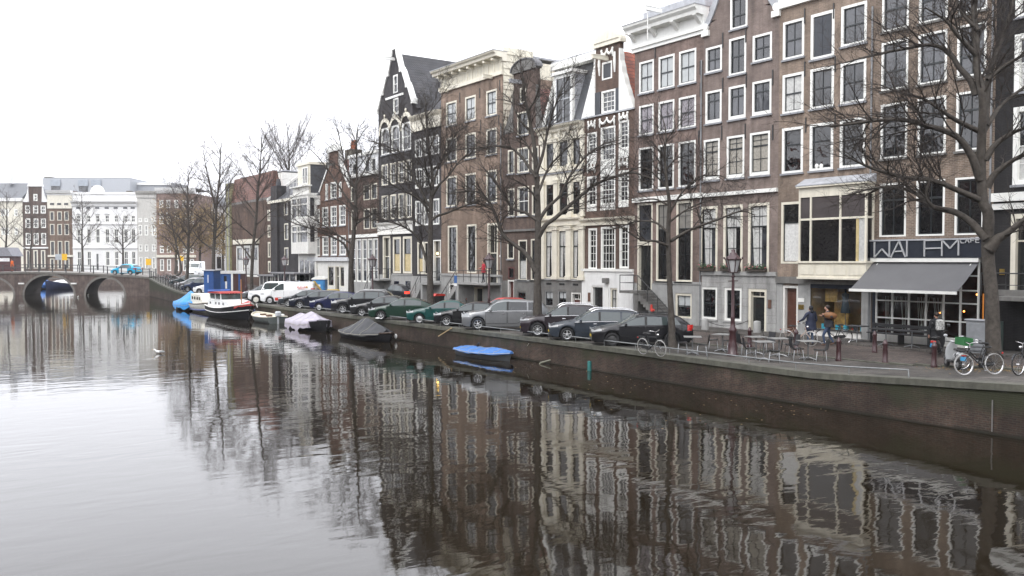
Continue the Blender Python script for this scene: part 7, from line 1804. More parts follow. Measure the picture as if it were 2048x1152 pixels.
# ---- long bench and trestle tables in front of the cafe
blackw = mat('black_wood', (.022, .022, .024), .5, var=.25)
def bench_like(name, label, cat, L, parts):
    o = empty(name, (0, 0, 0), 0, label, cat)
    for nm, boxes, m in parts:
        q = MB()
        for b in boxes: q.rbox(*b, .008)
        q.build(nm, m, o)
    return o
pl, pr_ = sc(1737, 697), sc(1862, 703); Lb = pr_.y-pl.y; XB = FX-1.15
ya, yb = sorted((gx(1732, 690, XB).y, gx(1862, 690, XB).y)); L = yb-ya
o = bench_like('long_bench', 'long black wooden bench with slatted back under the cafe window', 'bench', L, [('seat', [(-.25, .22, 0, L, .43, .48)], blackw), ('backrest', [(.20, .24, 0, L, .55, .68), (.20, .24, 0, L, .72, .88)], blackw), ('leg', [(-.2, .2, .15, .21, 0, .43), (.20, .24, .15, .21, 0, .9)], blackw), ('leg', [(-.2, .2, L/2-.03, L/2+.03, 0, .43), (.20, .24, L/2-.03, L/2+.03, 0, .9)], blackw), ('leg', [(-.2, .2, L-.21, L-.15, 0, .43), (.20, .24, L-.21, L-.15, 0, .9)], blackw)])
o.location = (XB+.25, ya, street(ya)+.09)
def trestle(label, x, y0, y1):
    o = empty('trestle_table', (x, y0, street(y0)+.085), 0, label, 'table', 'long black trestle tables'); L = y1-y0
    q = MB()
    for k in range(4): q.rbox(-.34+k*.172, -.185+k*.172, 0, L, .72, .76, .006)
    q.build('table_top', blackw, o)
    for y in (L*.25, L*.75) if L > 1.6 else (L*.5,):
        MB().tube([(0, y, .1), (0, y, .72)], .028, 6).tube([(0, y, .12), (-.3, y-.18, .012)], .022, 5).tube([(0, y, .12), (.3, y-.18, .012)], .022, 5).tube([(0, y, .12), (0, y+.36, .012)], .022, 5).build('pedestal', tube_m, o)
    return o
a, b = sorted((gx(1748, 690, XB-.7).y, gx(1852, 690, XB-.7).y)); trestle('long black trestle table with splayed steel feet before the bench', XB-.75, a, b)
a, b = sorted((gx(1698, 690, XB-.2).y, gx(1730, 690, XB-.2).y)); trestle('short black trestle table below the shop window corner', XB-.2, a, b)
# ---- quay rail
ys = []; y = gz(1869, 752, 1.3).y
y_end = y
while y < 74: ys.append(y); y += 2.1
q = MB()
for y in ys: q.tube([(qx(y)+.16, y, street(y)+.02), (qx(y)+.16, y, street(y)+.27)], .016, 5)
q.tube([(qx(y_end)+.16, y_end-.02, street(y_end)+.05)]+[(qx(y)+.16, y, street(y)+.28) for y in ys], .026, 6)
tag(q.build('quay_rail', mat('galvanised', (.20, .21, .21), .5, metal=.3, var=.25)), 'low galvanised pipe rail running along the quay edge', 'rail')
# teal fender post, driftwood, wall pipe
def qp(px, py):                                                    # a point on the quay wall face
    Y = gz(px, py, .5).y
    for _ in range(8): X = qx(Y); g = gx(px, py, X); Y = g.y
    return Vector((qx(Y), Y, g.z))
p = qp(1181, 722); tag(MB().rbox(-.12, -.01, -.09, .09, -.6, p.z, .015).build('fender_post', mat('teal_paint', (.03, .17, .16), .5, var=.3)), 'teal painted timber fender post on the quay wall', 'post').location = (p.x, p.y, 0)
p = qp(1103, 716); w_ = MB().tube([(0, 0, p.z-.1), (-.35, .35, .05), (-.5, .5, -.3)], .05, 6).build('mooring_stake', mat('old_wood', (.16, .16, .12), .8)); w_.location = (p.x-.05, p.y, 0); tag(w_, 'short weathered stake leaning from the water against the wall', 'stake')
p = qp(903, 657); w_ = MB().tube([(0, 0, 0), (-.25, 1.1, -.55)], .03, 6).build('wooden_pole', mat('pale_wood', (.42, .30, .16), .7)); w_.location = (p.x-.1, p.y-.2, p.z+.05); tag(w_, 'pale wooden pole hanging down the quay wall below the cars', 'pole')
p = qp(1986, 800); w_ = MB().tube([(-.03, 0, .1), (-.03, 0, p.z)], .022, 6).build('wall_pipe', dstone); w_.location = (p.x, p.y, 0); tag(w_, 'thin grey pipe running down the brick quay wall at right', 'pipe')
# kerb between parking strip and road, in stones
kb = MB()
for y in [Yq[0]+k*1.0 for k in range(int((YB-14-Yq[0])/1.0))]: kb.rbox(qx(y)+4.52, qx(y)+4.68, y+.01, y+.99, street(y)-.05, street(y)+.05, .012)
tag(kb.build('kerb', capm), 'line of pale kerb stones between parking strip and road', 'kerb', kind='structure')
# ---- stone posts with chains by the white base, pots and shrubs
def shrub(name, label, px, py, w_, h, m, n=900, pot=None, zoff=0, seed=3, leaf=.07, cat='shrub', X=None):
    p = gx(px, py, X) if X else sc(px, py); o = empty(name, (p.x, p.y, p.z if X else street(p.y)+.08), 0, label, cat); r = random.Random(seed)
    z0 = 0
    if pot: MB().lathe([(pot*.7, 0), (pot, .35), (pot*1.05, .38), (pot*.9, .38)], 12).build('pot', dstone, o); z0 = .34
    else: MB().tube([(0, 0, 0), (.02, .01, h*.5)], .03, 5).build('stem', bark_d, o)
    q = MB()
    for k in range(n):
        d = Vector((r.gauss(0, 1), r.gauss(0, 1), r.gauss(0, 1))).normalized()*(r.random()**.4); lump = 1+.18*sin(d.x*7+seed)+.15*sin(d.z*9)
        c = Vector((d.x*w_/2*lump, d.y*w_/2*lump, z0+h*.5+d.z*h*.5*lump)); u = Vector((r.gauss(0, 1), r.gauss(0, 1), r.gauss(0, 1))).normalized()*leaf; v = u.orthogonal().normalized()*leaf*.6; q.quad(c-u, c+v, c+u, c-v)
    q.build('foliage', m, o); return o
leaf_d = mat('evergreen_leaf', (.030, .065, .022), .6, var=.6, vs=9); leaf_y = mat('yellow_leaf', (.36, .24, .03), .7, var=.5, vs=8)
shrub('shrub', 'dark green round shrub behind the black estate car', 1386, 652, .95, .85, leaf_d, 1500, seed=4); shrub('potted_plant', 'small green pot plant under the window beside the lantern', 1460, 655, .45, .45, leaf_d, 500, pot=.2, cat='plant')
shrub('shrub', 'yellow leaved shrub by the stoop railing behind the parked cars', 1254, 628, .9, 1.5, leaf_y, 900, seed=6, leaf=.09)
def stone_post(label, px, py):
    p = sc(px, py); o = empty('stone_post', (p.x, p.y, street(p.y)+.08), 0, label, 'stone post', 'stone posts on the pavement'); MB().lathe([(.20, 0), (.19, .55), (.17, .6), (.05, .62)], 14).build('post', stone, o); return o
s_a = stone_post('round stone post between shrub and white house base', 1410, 662); s_b = stone_post('round stone post in front of the dark house door', 1514, 668)
def chain(a, b, label):
    a, b = Vector(a), Vector(b); pts = [(a.lerp(b, k/14)-a)-Vector((0, 0, .30*sin(pi*k/14))) for k in range(15)]
    o = MB().tube(pts, .018, 5).build('chain', iron); o.location = a; tag(o, label, 'chain')
chain(s_a.location+Vector((0, 0, .5)), (FX-.06, (s_a.location.y*.45+s_b.location.y*.55), 1.75), 'iron chain sagging from the stone post to the white wall')
# ---- window boxes
hz = gx(1401, 542, FX).z
for a, b, lab in ((1402, 1433, 'flower box with pink blooms on the leftmost tall curtained window'), (1447, 1484, 'flower box with pink blooms behind the big lantern'), (1497, 1537, 'flower box with pink blooms on the tall window above the dark door')):
    y1, y0 = gx(a, 542, FX).y, gx(b, 542, FX).y; o = empty('flower_box', (FX-.20, y0, hz+.01), 0, lab, 'flower box', 'window flower boxes'); Lx = y1-y0
    MB().rbox(-.10, .10, 0, Lx, 0, .17, .01).build('box', mat('box_brown', (.05, .04, .03), .7), o); q = MB(); f = MB(); r = random.Random(int(a))
    for k in range(420):
        c = Vector((r.uniform(-.16, .12), r.uniform(0, Lx), .17+abs(r.gauss(0, .10)))); u = Vector((r.gauss(0, 1), r.gauss(0, 1), r.gauss(0, 1))).normalized()*.05; v = u.orthogonal().normalized()*.03
        (f if k % 9 == 0 else q).quad(c-u, c+v, c+u, c-v)
    q.build('leaves', leaf_d, o); f.build('flowers', mat('pink_flower', (.5, .10, .14), .6), o)
# ---- cabins, toilet, digger, shelters, bins, signs
blue_p = mat('cabin_blue', (.022, .085, .26), .5, var=.2, dirt=.25)
def at_box(name, label, cat, pl, pr, pbase, ptop, rz, m, W_, parts=None, group=None):
    """box whose near long side runs from photo column pl to pr"""
    a, b = sc(pl, pbase), sc(pr, pbase); zb = street(a.y); d = (a-CAMP).dot(FW); H_ = (pbase-ptop)*d/FPX
    return a, b, H_, zb
a = sc(408, 594); d = (a-CAMP).dot(FW); s_ = d/FPX
o = empty('site_cabin', (a.x, a.y, street(a.y)), -YAW, 'flat roofed blue work cabin beside the tall bare tree', 'work cabin'); hC = 52*s_; W1 = 20*s_
MB().rbox(0, W1, 0, 2.2, .15, hC, .03).build('body', blue_p, o); MB().rbox(-.12, W1+.12, -.12, 2.3, hC+.001, hC+.12, .02).build('roof', lead, o)
MB().rbox(W1*.38, W1*.46, -.015, -.001, hC*.55, hC*.85, .002).build('notice', whitep, o); MB().rbox(W1*.72, W1*.86, -.015, -.001, hC*.70, hC*.82, .002).build('notice', whitep, o); MB().rbox(W1*.5, W1*.96, -.03, -.001, .25, hC*.92, .01).build('door', mat('cabin_blue_dark', (.016, .06, .20), .5), o)
a = sc(441, 590); d = (a-CAMP).dot(FW); s_ = d/FPX; hC = 47*s_; W2 = 22*s_; L2 = 26*s_
o = empty('site_wagon', (a.x, a.y, street(a.y)), -YAW+R(14), 'round roofed blue and brown site wagon with white edge', 'site wagon')
brw = mat('wagon_brown', (.055, .022, .020), .55, var=.2)
MB().box(0, W2, 0, 1.7, .45, hC-.25).build('end_wall', blue_p, o); MB().box(W2+.001, W2+L2, -.02, 1.72, .45, hC-.25).build('side_wall', brw, o)
MB().rbox(W2-.09, W2+.12, -.06, -.021, .45, hC-.2, .005).build('white_edge', white, o); MB().rbox(W2+L2*.48, W2+L2*.62, -.05, -.021, .5, hC-.3, .005).build('blue_stripe', blue_p, o)
MB().prism([(-.1, hC-.25), (-.1, hC-.1), (.15, hC+.06), (W2+L2-.15, hC+.06), (W2+L2+.1, hC-.1), (W2+L2+.1, hC-.25)], 'y', -.12, 1.85).build('roof', mat('wagon_roof', (.66, .66, .64), .5), o)
MB().rbox(W2*.42, W2*.58, -.02, -.001, .7, 1.5, .003).build('notice', whitep, o); MB().rbox(W2*.3, W2*.55, -.02, -.001, 1.5, hC-.5, .003).build('window', G[0], o)
for x in (W2*.3, W2+L2*.75): MB().lathe([(.25, -.08), (.3, -.05), (.3, .05), (.25, .08)], 14, (x, .2, .3), axis='y').build('wheel', tyre, o)
a = sc(624, 592); d = 82; s_ = d/FPX; p = gd(624, 580, d); z0 = street(p.y)
o = empty('portable_toilet', (p.x, p.y, z0), -YAW, 'blue portable toilet with white domed roof behind the van', 'portable toilet'); w_ = 26*s_; hT = gd(637, 559, d).z-z0
MB().rbox(0, w_, 0, w_, .06, hT, .03).build('cabin', mat('toilet_blue', (.03, .16, .38), .45), o); MB().rbox(w_*.15, w_*.85, -.02, -.001, .15, hT-.15, .005).build('door', mat('toilet_blue_light', (.04, .21, .46), .45), o)
MB().rbox(w_*.35, w_*.65, -.03, -.021, hT*.68, hT*.78, .004).build('notice', whitep, o)
MB().prism([(-.06, hT+.001), (0, hT+.12), (w_*.3, hT+.28), (w_*.7, hT+.28), (w_, hT+.12), (w_+.06, hT+.001)], 'y', -.06, w_+.06).build('roof', white, o)
p = gd(662, 588, 80); z0 = street(p.y); ylw = mat('digger_yellow', (.48, .33, .06), .5, dirt=.2)
o = empty('mini_digger', (p.x, p.y, z0), -YAW+.4, 'pale yellow mini digger partly hidden behind the parked cars', 'digger')
MB().rbox(-.9, .9, -.55, .55, .45, 1.05, .1).build('body', ylw, o); MB().rbox(-.3, .7, -.5, .5, 1.06, 1.25, .05).build('hood', ylw, o)
for s_ in (-.55, .55): MB().prism([(-.9, .2), (-.8, .42), (.8, .42), (.9, .2), (.8, 0), (-.8, 0)], 'y', s_-.14, s_+.14).build('track', tyre, o)
MB().bar((-.7, 0, .9), (-1.5, 0, 2.0), .16).bar((-1.5, 0, 2.0), (-2.1, 0, 1.1), .13).build('arm', ylw, o); MB().prism([(-2.3, .7), (-1.9, .75), (-2.0, 1.15), (-2.2, 1.1)], 'y', -.25, .25).build('bucket', steelw, o)
for pl, pr, lab in ((520, 550, 'grey flat roofed glass porch, the lower one by the chestnut house'), (546, 592, 'grey flat roofed glass porch in front of the black corner house')):
    X = FX-1.9; ya, yb = sorted((gx(pl, 560, X).y, gx(pr, 560, X).y)); zt = gx(pl, 549 if pl < 530 else 544, X).z; zg = street(ya); Lx = yb-ya
    o = empty('glass_porch', (X, ya, zg), 0, lab, 'porch', 'porches of the far houses'); hP = zt-zg
    MB().rbox(-.3, 1.9, -.2, Lx+.2, hP-.18, hP, .03).build('roof', mat('porch_grey', (.2, .2, .21), .5), o)
    for k in range(5): y = Lx*k/4; MB().box(-.05, .05, y-.06, y+.06, 0, hP-.181).build('post', offw, o)
    MB().box(.0, .04, .06, Lx-.06, .9, hP-.2).build('pane', G[1], o); MB().box(-.01, .06, .06, Lx-.06, 0, .89).build('base_panel', dstone, o)
p = gx(873, 604, FX-2.6); z0 = street(p.y)
o = empty('waste_bin', (p.x, p.y, z0), .2, 'black wheeled bin with a bright red lid beside the stoop', 'bin'); hB = gx(873, 588, FX-2.6).z-z0
MB().prism([(-.42, .1), (.42, .1), (.52, hB-.15), (-.52, hB-.15)], 'y', -.4, .4).build('body', mat('bin_black', (.02, .02, .02), .5), o); MB().prism([(-.58, hB-.149), (.58, hB-.149), (.5, hB), (-.4, hB+.05)], 'y', -.46, .46).build('lid', mat('signal_red', (.52, .035, .02)), o)
for s_ in (-.3, .3): MB().lathe([(.10, -.04), (.1, .04)], 10, (.35, s_, .1), axis='y').build('wheel', tyre, o)
p = gx(912, 604, FX-2.4); z0 = street(p.y); o = empty('road_sign', (p.x, p.y, z0), 0, 'blue parking sign on a grey pole by the stone stoop', 'road sign', 'signs on poles'); zt = gx(912, 550, FX-2.4).z-z0
MB().tube([(0, 0, 0), (0, 0, zt)], .03, 6).build('pole', lead, o); MB().rbox(-.04, -.032, -.22, .22, zt-.62, zt-.05, .002).build('sign_board', mat('sign_blue', (.02, .10, .30), .4), o); MB().rbox(-.04, -.032, -.22, .22, zt-.85, zt-.66, .002).build('sign_board', whitep, o)
sy = mat('sign_yellow', (.72, .42, .02), .5)
def road_board(px, py, dep, w_, lab, grey=None):
    p = gd(px, py, dep); z0 = 2.4 if dep < 150 else 1.3; o = empty('road_sign', (p.x, p.y, z0), -YAW, lab, 'road sign', 'signs on poles'); h_ = p.z-z0
    MB().tube([(0, .03, 0), (0, .03, h_+w_*.5)], .05, 6).build('pole', lead, o); MB().rbox(-w_/2, w_/2, -.03, -.001, h_-w_*.6, h_+w_*.6, .004).build('sign_board', sy, o)
    if grey: MB().rbox(-w_/2-grey, -w_/2-.01, -.03, -.002, h_-w_*.55, h_+w_*.55, .004).build('sign_board', mat('sign_grey', (.36, .39, .42), .5), o)
road_board(129, 514, 150, .9, 'pair of grey and yellow road boards on the bridge', 1.1); road_board(297, 524, 152, .9, 'single yellow road board at the right end of the bridge'); road_board(363, 517, 150, .7, 'narrow yellow board beside the leaning tree')
# kiosk at the left edge
p = gd(8, 541, 152); o = empty('kiosk', (p.x, p.y, 2.6), -YAW, 'dark red kiosk with grey pointed roof at the left edge', 'kiosk')
MB().rbox(-1.9, 1.3, 0, 3, 0, 3.1, .04).build('walls', mat('kiosk_maroon', (.06, .02, .022), .5), o); MB().prism([(-2.2, 3.1), (1.6, 3.1), (.7, 4.6), (-1.3, 4.6)], 'y', -.3, 3.3).build('roof', mat('kiosk_grey', (.2, .2, .22), .6), o); MB().rbox(-1.5, 1.0, -.03, -.001, 2.2, 2.8, .01).build('name_board', whitep, o)
# utility cabinet and fence by the great tree
p = sc(1955, 712); o = empty('utility_cabinet', (FX-1.6, gx(1958, 690, FX-1.6).y, street(18)), 0, 'grey steel utility cabinet left of the thick trunk', 'cabinet'); MB().rbox(-.2, .25, -.45, .45, 0, 1.35, .02).build('body', mat('cabinet_grey', (.24, .25, .26), .5, dirt=.3), o); MB().rbox(-.225, -.201, -.4, .4, .1, 1.25, .01).build('door', mat('cabinet_grey', (.24, .25, .26)), o); MB().rbox(-.24, .29, -.5, .5, 1.351, 1.41, .01).build('lid', lead, o)
# fallen leaves round the great tree
q = MB(); r = random.Random(5)
for k in range(700):
    a_ = r.uniform(0, 6.28); d = abs(r.gauss(0, 1.1)); x, y = b1.x+d*cos(a_), b1.y+d*sin(a_)*1.3
    if x > qx(y)+.1: c = Vector((x, y, street(y)+.012 if x > qx(y)+.52 else street(y)+.04)); t_ = r.uniform(0, 6.3); u = Vector((cos(t_), sin(t_), .1))*.05; v = Vector((-sin(t_), cos(t_), 0))*.035; q.quad(c-u, c-v, c+u, c+v)
tag(q.build('fallen_leaves', mat('fallen_leaf', (.20, .13, .05), .8, var=.5, vs=5)), 'yellow brown fallen leaves under the thick elm', 'leaves', kind='stuff')

# ================================================================= BICYCLES AND SCOOTERS
whitet = mat('white_tyre', (.34, .335, .32), .6, var=.15)
def bicycle(label, cat='bicycle', frame=(.015, .016, .018), tyre_m=None, crate=None, r=.345, wbk=1.08, step=False, group='bicycles'):
    o = empty('bicycle', (0, 0, 0), 0, label, cat, group); fm = paint('bike_%d_%d' % (int(frame[0]*1000), int(frame[2]*1000)), frame); tm = tyre_m or whitet
    for x in (0, wbk):
        Wn = MB().lathe([(.03, -.05), (.03, .05)], 8, (x, 0, r), axis='y').build('wheel', chromem, o)
        pr = [(r-.028, -.018), (r-.006, -.019), (r, 0), (r-.006, .019), (r-.028, .018), (r-.028, -.018)]; MB().lathe(pr, 28, (x, 0, r), axis='y').build('tyre', tm, Wn)
        pr = [(r-.045, -.012), (r-.029, -.014), (r-.029, .014), (r-.045, .012), (r-.045, -.012)]; MB().lathe(pr, 28, (x, 0, r), axis='y').build('rim', chromem, Wn)
        q = MB()
        for k in range(14): a = 2*pi*k/14; q.bar((x, .02*(-1)**k, r), (x+(r-.04)*cos(a), 0, r+(r-.04)*sin(a)), .0022)
        q.build('spokes', tube_m, Wn)
        q = MB(); q.grid([[(x+(r+.03)*cos(a), y, r+(r+.03)*sin(a)) for y in (-.028, 0, .028)] for a in [R(25+ (130 if x == 0 else 110)*k/10) for k in range(11)]]); q.build('mudguard', fm, o)
    bb = (.46, 0, .30); st = (.28, 0, .82); hd = (.84, 0, .86); hb = (.88, 0, .66)
    q = MB(); q.tube([bb, (.30, 0, .78), st], .017, 6); q.tube([hb, hd], .019, 6)
    if step: q.tube([hb, (.66, 0, .42), bb], .018, 6)
    else: q.tube([(.31, 0, .76), (.855, 0, .78)], .017, 6)
    q.tube([bb, hb], .02, 6)
    for s in (-.05, .05): q.tube([bb, (0, s, r)], .011, 5); q.tube([(.31, 0, .74), (0, s, r)], .009, 5)
    q.build('frame', fm, o)
    q = MB()
    for s in (-.045, .045): q.tube([hb, (.93, s, .55), (wbk, s, r)], .012, 5)
    q.build('fork', fm, o)
    q = MB(); q.tube([hd, (.83, 0, .98)], .013, 6); q.tube([(.66, -.27, 1.02), (.78, -.25, 1.05), (.84, -.10, 1.02), (.83, 0, .99), (.84, .10, 1.02), (.78, .25, 1.05), (.66, .27, 1.02)], .012, 6); q.build('handlebar', chromem, o)
    for s in (-.27, .27): MB().tube([(.62, s, 1.015), (.73, s*.97, 1.035)], .018, 6).build('grip', trim, o)
    MB().prism([(.12, .86), (.14, .92), (.26, .92), (.42, .90), (.43, .87), (.28, .86)], 'y', -.075, .075).ell((.17, 0, .89), (.09, .11, .04), 8, 5).build('saddle', trim, o)
    q = MB(); q.bar((-.28, 0, .74), (.20, 0, .76), .10, .012); q.tube([(-.2, .06, .73), (0, .06, r)], .007, 4); q.tube([(-.2, -.06, .73), (0, -.06, r)], .007, 4); q.build('rack', fm, o)
    MB().prism([(-.02, r-.06), (.0, r+.07), (.46, .38), (.54, .30), (.46, .22)], 'y', -.075, -.055).build('chain_case', trim, o)
    q = MB()
    for s, dz in ((.1, -.16), (-.1, .16)): q.bar((.46, s*.7, .30), (.46+dz*.4, s, .30+dz), .018); q.rbox(.41+dz*.4, .51+dz*.4, s-.04 if s < 0 else s, s if s < 0 else s+.04, .29+dz, .315+dz, .004)
    q.build('pedal', tube_m, o)
    MB().ell((.95, 0, .88), (.06, .045, .045), 8, 6).build('headlight', chromem, o); MB().rbox(-.33, -.29, -.03, .03, .66, .72, .01).build('rear_light', taill, o)
    if crate:
        q = MB(); x0, x1, y0, y1, z0, z1 = (.90, 1.25, -.22, .22, .86, 1.10)
        q.box(x0, x1, y0, y1, z0, z0+.02).box(x0, x0+.02, y0, y1, z0+.02, z1).box(x1-.02, x1, y0, y1, z0+.02, z1).box(x0+.02, x1-.02, y0, y0+.02, z0+.02, z1).box(x0+.02, x1-.02, y1-.02, y1, z0+.02, z1); q.build('crate', crate, o)
    return o
def put_bike(o, pa, pb, lean=0, swap=False):
    """rear wheel touches the street at pa, front wheel lies in the direction of pb (photo points)"""
    a, b = sc(*pa), sc(*pb); d = b-a; m = a.lerp(b, .5); h_ = atan2(d.y, d.x); f = Vector((cos(h_), sin(h_), 0))
    o.location = m-f*.54; o.location.z = street(m.y)+.004; o.rotation_euler = (lean, 0, h_); return o
put_bike(bicycle('dark upright bicycle with pale tyres leaning by the slim tree at the quay rail'), (1286, 709), (1322, 714), .05)
put_bike(bicycle('pale pink beige bicycle held by the man in navy', frame=(.42, .33, .28), step=True), (1577, 690), (1618, 692.5), .03)
put_bike(bicycle('black bicycle by the man in jeans at the shop window', tyre_m=tyre), (1686, 688), (1648, 688), -.04)
bike_m = put_bike(bicycle('black bicycle with white tyres locked to the thick trunk', crate=None), (2000, 749), (1918, 753), .10)
put_bike(bicycle('dark bicycle cut off by the right edge of the picture', tyre_m=tyre), (2075, 748), (2040, 752), .04)
put_bike(bicycle('black bicycle with a green crate behind the white tyred one', crate=mat('crate_green', (.02, .12, .035), .5), tyre_m=tyre), (1978, 738), (1925, 741), -.05)
bk = bicycle('dark bicycle leaning on the wall below the red jacket stoop', tyre_m=tyre); p = gx(928, 606, FX-.8); bk.location = (p.x, p.y, street(p.y)+.09); bk.rotation_euler = (.08, 0, R(85))
kids_of = {}
for q_ in bpy.data.objects:
    if q_.parent: kids_of.setdefault(q_.parent.name, []).append(q_)
for k in range(11):
    y = YB-3-k*1.7; c = bk if False else copy_tree(bk, None, (qx(y)+1.2+rnd.uniform(-.1, .1), y, street(y)+.004), R(rnd.uniform(5, 35)), 'dark bicycle in the row parked along the ramp railing', 'bicycles on the bridge ramp', kids_of)
def scooter(label, c1, screen=False):
    o = empty('motor_scooter', (0, 0, 0), 0, label, 'scooter', 'motor scooters'); m = paint('scooter_%d' % int(c1[0]*100), c1)
    for x in (0, 1.25):
        Wn = MB().lathe([(.10, -.06), (.10, .06)], 12, (x, 0, .23), axis='y').build('wheel', alloy, o); MB().lathe([(.12, -.05), (.2, -.055), (.235, 0), (.2, .055), (.12, .05), (.12, -.05)], 20, (x, 0, .23), axis='y').build('tyre', tyre, Wn)
    P = []
    for t, zz, w_, hgt in ((-.35, .62, .05, .05), (-.25, .60, .13, .10), (0, .58, .16, .17), (.3, .52, .15, .18), (.5, .40, .13, .12)):
        P.append([(t, w_*cos(a), zz+hgt*sin(a)) for a in [2*pi*k/12 for k in range(12)]])
    MB().grid(P, close=True).build('rear_body', m, o); MB().rbox(.42, .95, -.15, .15, .24, .34, .03).build('floor', trim, o)
    P = []
    for zz, x, w_, d in ((.30, 1.0, .14, .08), (.5, 1.0, .20, .09), (.75, .96, .21, .08), (.95, .90, .16, .08), (1.02, .86, .10, .07)):
        P.append([(x+d*cos(a), w_*sin(a), zz) for a in [2*pi*k/12 for k in range(12)]])
    MB().grid(P, close=True).build('leg_shield', m, o); MB().rbox(-.25, .45, -.13, .13, .74, .82, .04).build('seat', trim, o)
    q = MB(); q.grid([[(1.25+.30*cos(a), y, .23+.30*sin(a)) for y in (-.07, 0, .07)] for a in [R(20+140*k/10) for k in range(11)]]); q.build('mudguard', m, o); MB().tube([(1.25, 0, .25), (1.02, 0, .62), (.9, 0, 1.02)], .035, 6).build('fork', trim, o)
    MB().tube([(.80, -.32, 1.04), (.88, -.12, 1.03), (.88, .12, 1.03), (.80, .32, 1.04)], .02, 6).build('handlebar', trim, o); MB().ell((.98, 0, 1.0), (.09, .11, .08), 10, 6).build('headlight', headl, o)
    for s_ in (-.24, .24): MB().tube([(.86, s_, 1.04), (.86, s_*1.2, 1.22)], .01, 5).ell((.86, s_*1.3, 1.26), (.02, .08, .06), 8, 6).build('mirror', m, o)
    if screen: MB().grid([[(1.02-.12*t, .2*s_*(1-.3*t), 1.05+.42*t) for s_ in (-1, -.5, 0, .5, 1)] for t in (0, .33, .66, 1)]).build('windscreen', clear_glass('shop_glass'), o)
    MB().rbox(-.42, -.36, -.10, .10, .42, .56, .005).build('number_plate', mat('plate_blue', (.05, .30, .55), .4), o); MB().rbox(-.38, -.34, -.1, .1, .60, .68, .01).build('taillight', taill, o)
    return o
o = scooter('white motor scooter with round mirrors left of the thick trunk', (.42, .43, .44)); p = sc(1916, 742); o.location = (p.x, p.y, street(p.y)+.004); o.rotation_euler = (.1, 0, R(48)); o.scale = (.88, .88, .88)
o = scooter('dark motor scooter in front of the cafe door', (.02, .02, .022), True); p = sc(1868, 714); o.location = (p.x, p.y, street(p.y)+.004); o.rotation_euler = (.05, 0, R(20))
o = scooter('silver grey scooter parked at the stone steps', (.4, .4, .41)); p = sc(1285, 634); o.location = (p.x, p.y, street(p.y)+.05); o.rotation_euler = (0, 0, R(100))
# red bag on the stair rail
p = gx(1305, 616, FX-1.35); o = MB().tube([(0, .08, .2), (0, .1, -.1), (0, 0, -.2), (0, -.12, -.1)], [.06, .09, .09, .06], 8).build('red_bag', mat('signal_red', (.52, .035, .02))); o.location = p; tag(o, 'small red bag hooked on the stair railing', 'bag')
# gulls on the water
for px, py, lab in ((318, 707, 'white gull floating on the open water'), (156, 595, 'white gull floating by the arch pier'), (176, 591, 'white gull beside the right hand arch')):
    p = gz(px, py, 0); o = empty('gull', (p.x, p.y, 0), rnd.uniform(0, 6), lab, 'gull', 'gulls on the canal'); q = MB(); P = []
    for x, w_, zc, h_ in ((-.26, .01, .12, .01), (-.16, .05, .10, .04), (0, .085, .08, .08), (.12, .07, .10, .08), (.18, .045, .16, .05), (.22, .042, .22, .045), (.27, .025, .22, .03), (.31, .004, .21, .006)):
        P.append([(x, w_*cos(a), zc+h_*sin(a)) for a in [2*pi*k/10 for k in range(10)]])
    q.grid(P, close=True).build('body', mat('gull_white', (.8, .8, .78), .7), o); MB().bar((.30, 0, .212), (.36, 0, .20), .016).build('beak', mat('beak_yellow', (.6, .35, .03), .5), o)
    for s_ in (-1, 1): MB().grid([[(-.28+.3*t, s_*(.06+.03*sin(pi*t)), .13+.02*t), (-.28+.3*t, s_*(.05+.03*sin(pi*t)), .07+.02*t)] for t in (0, .3, .6, 1)]).build('wing', mat('gull_grey', (.36, .38, .4), .7), o)

# rain pipes between the fronts (each belongs to its house)
for o_ in list(bpy.data.objects):
    if o_.name in ('cafe_house', 'bay_house', 'cornice_house', 'attic_house', 'narrow_gable_house', 'gabled_house'):
        top = {'cafe_house': 17.5, 'bay_house': 17, 'cornice_house': 16.5, 'attic_house': 15.5, 'narrow_gable_house': 12.5, 'gabled_house': 10}[o_.name]; yy_ = .12
        q = MB(); q.tube([(-.07, yy_, 1.3), (-.07, yy_, top)], .045, 7)
        for k in range(5): q.box(-.12, -.02, yy_-.06, yy_+.06, 2+k*(top-3)/4.5, 2.05+k*(top-3)/4.5)
        q.build('drainpipe', mat('zinc_pipe', (.20, .205, .21), .5, var=.25), o_)
q = MB(); r = random.Random(9)
for k in range(150):
    y = r.uniform(18, 60); x = qx(y)-abs(r.gauss(0, 3.5))-.1; t_ = r.uniform(0, 6.3); u = Vector((cos(t_), sin(t_), 0))*.045; v = Vector((-sin(t_), cos(t_), 0))*.03; c = Vector((x, y, .004)); q.quad(c-u, c-v, c+u, c+v)
tag(q.build('floating_leaves', mat('fallen_leaf', (.20, .13, .05))), 'few withered leaves floating on the canal by the wall', 'leaves', kind='stuff')
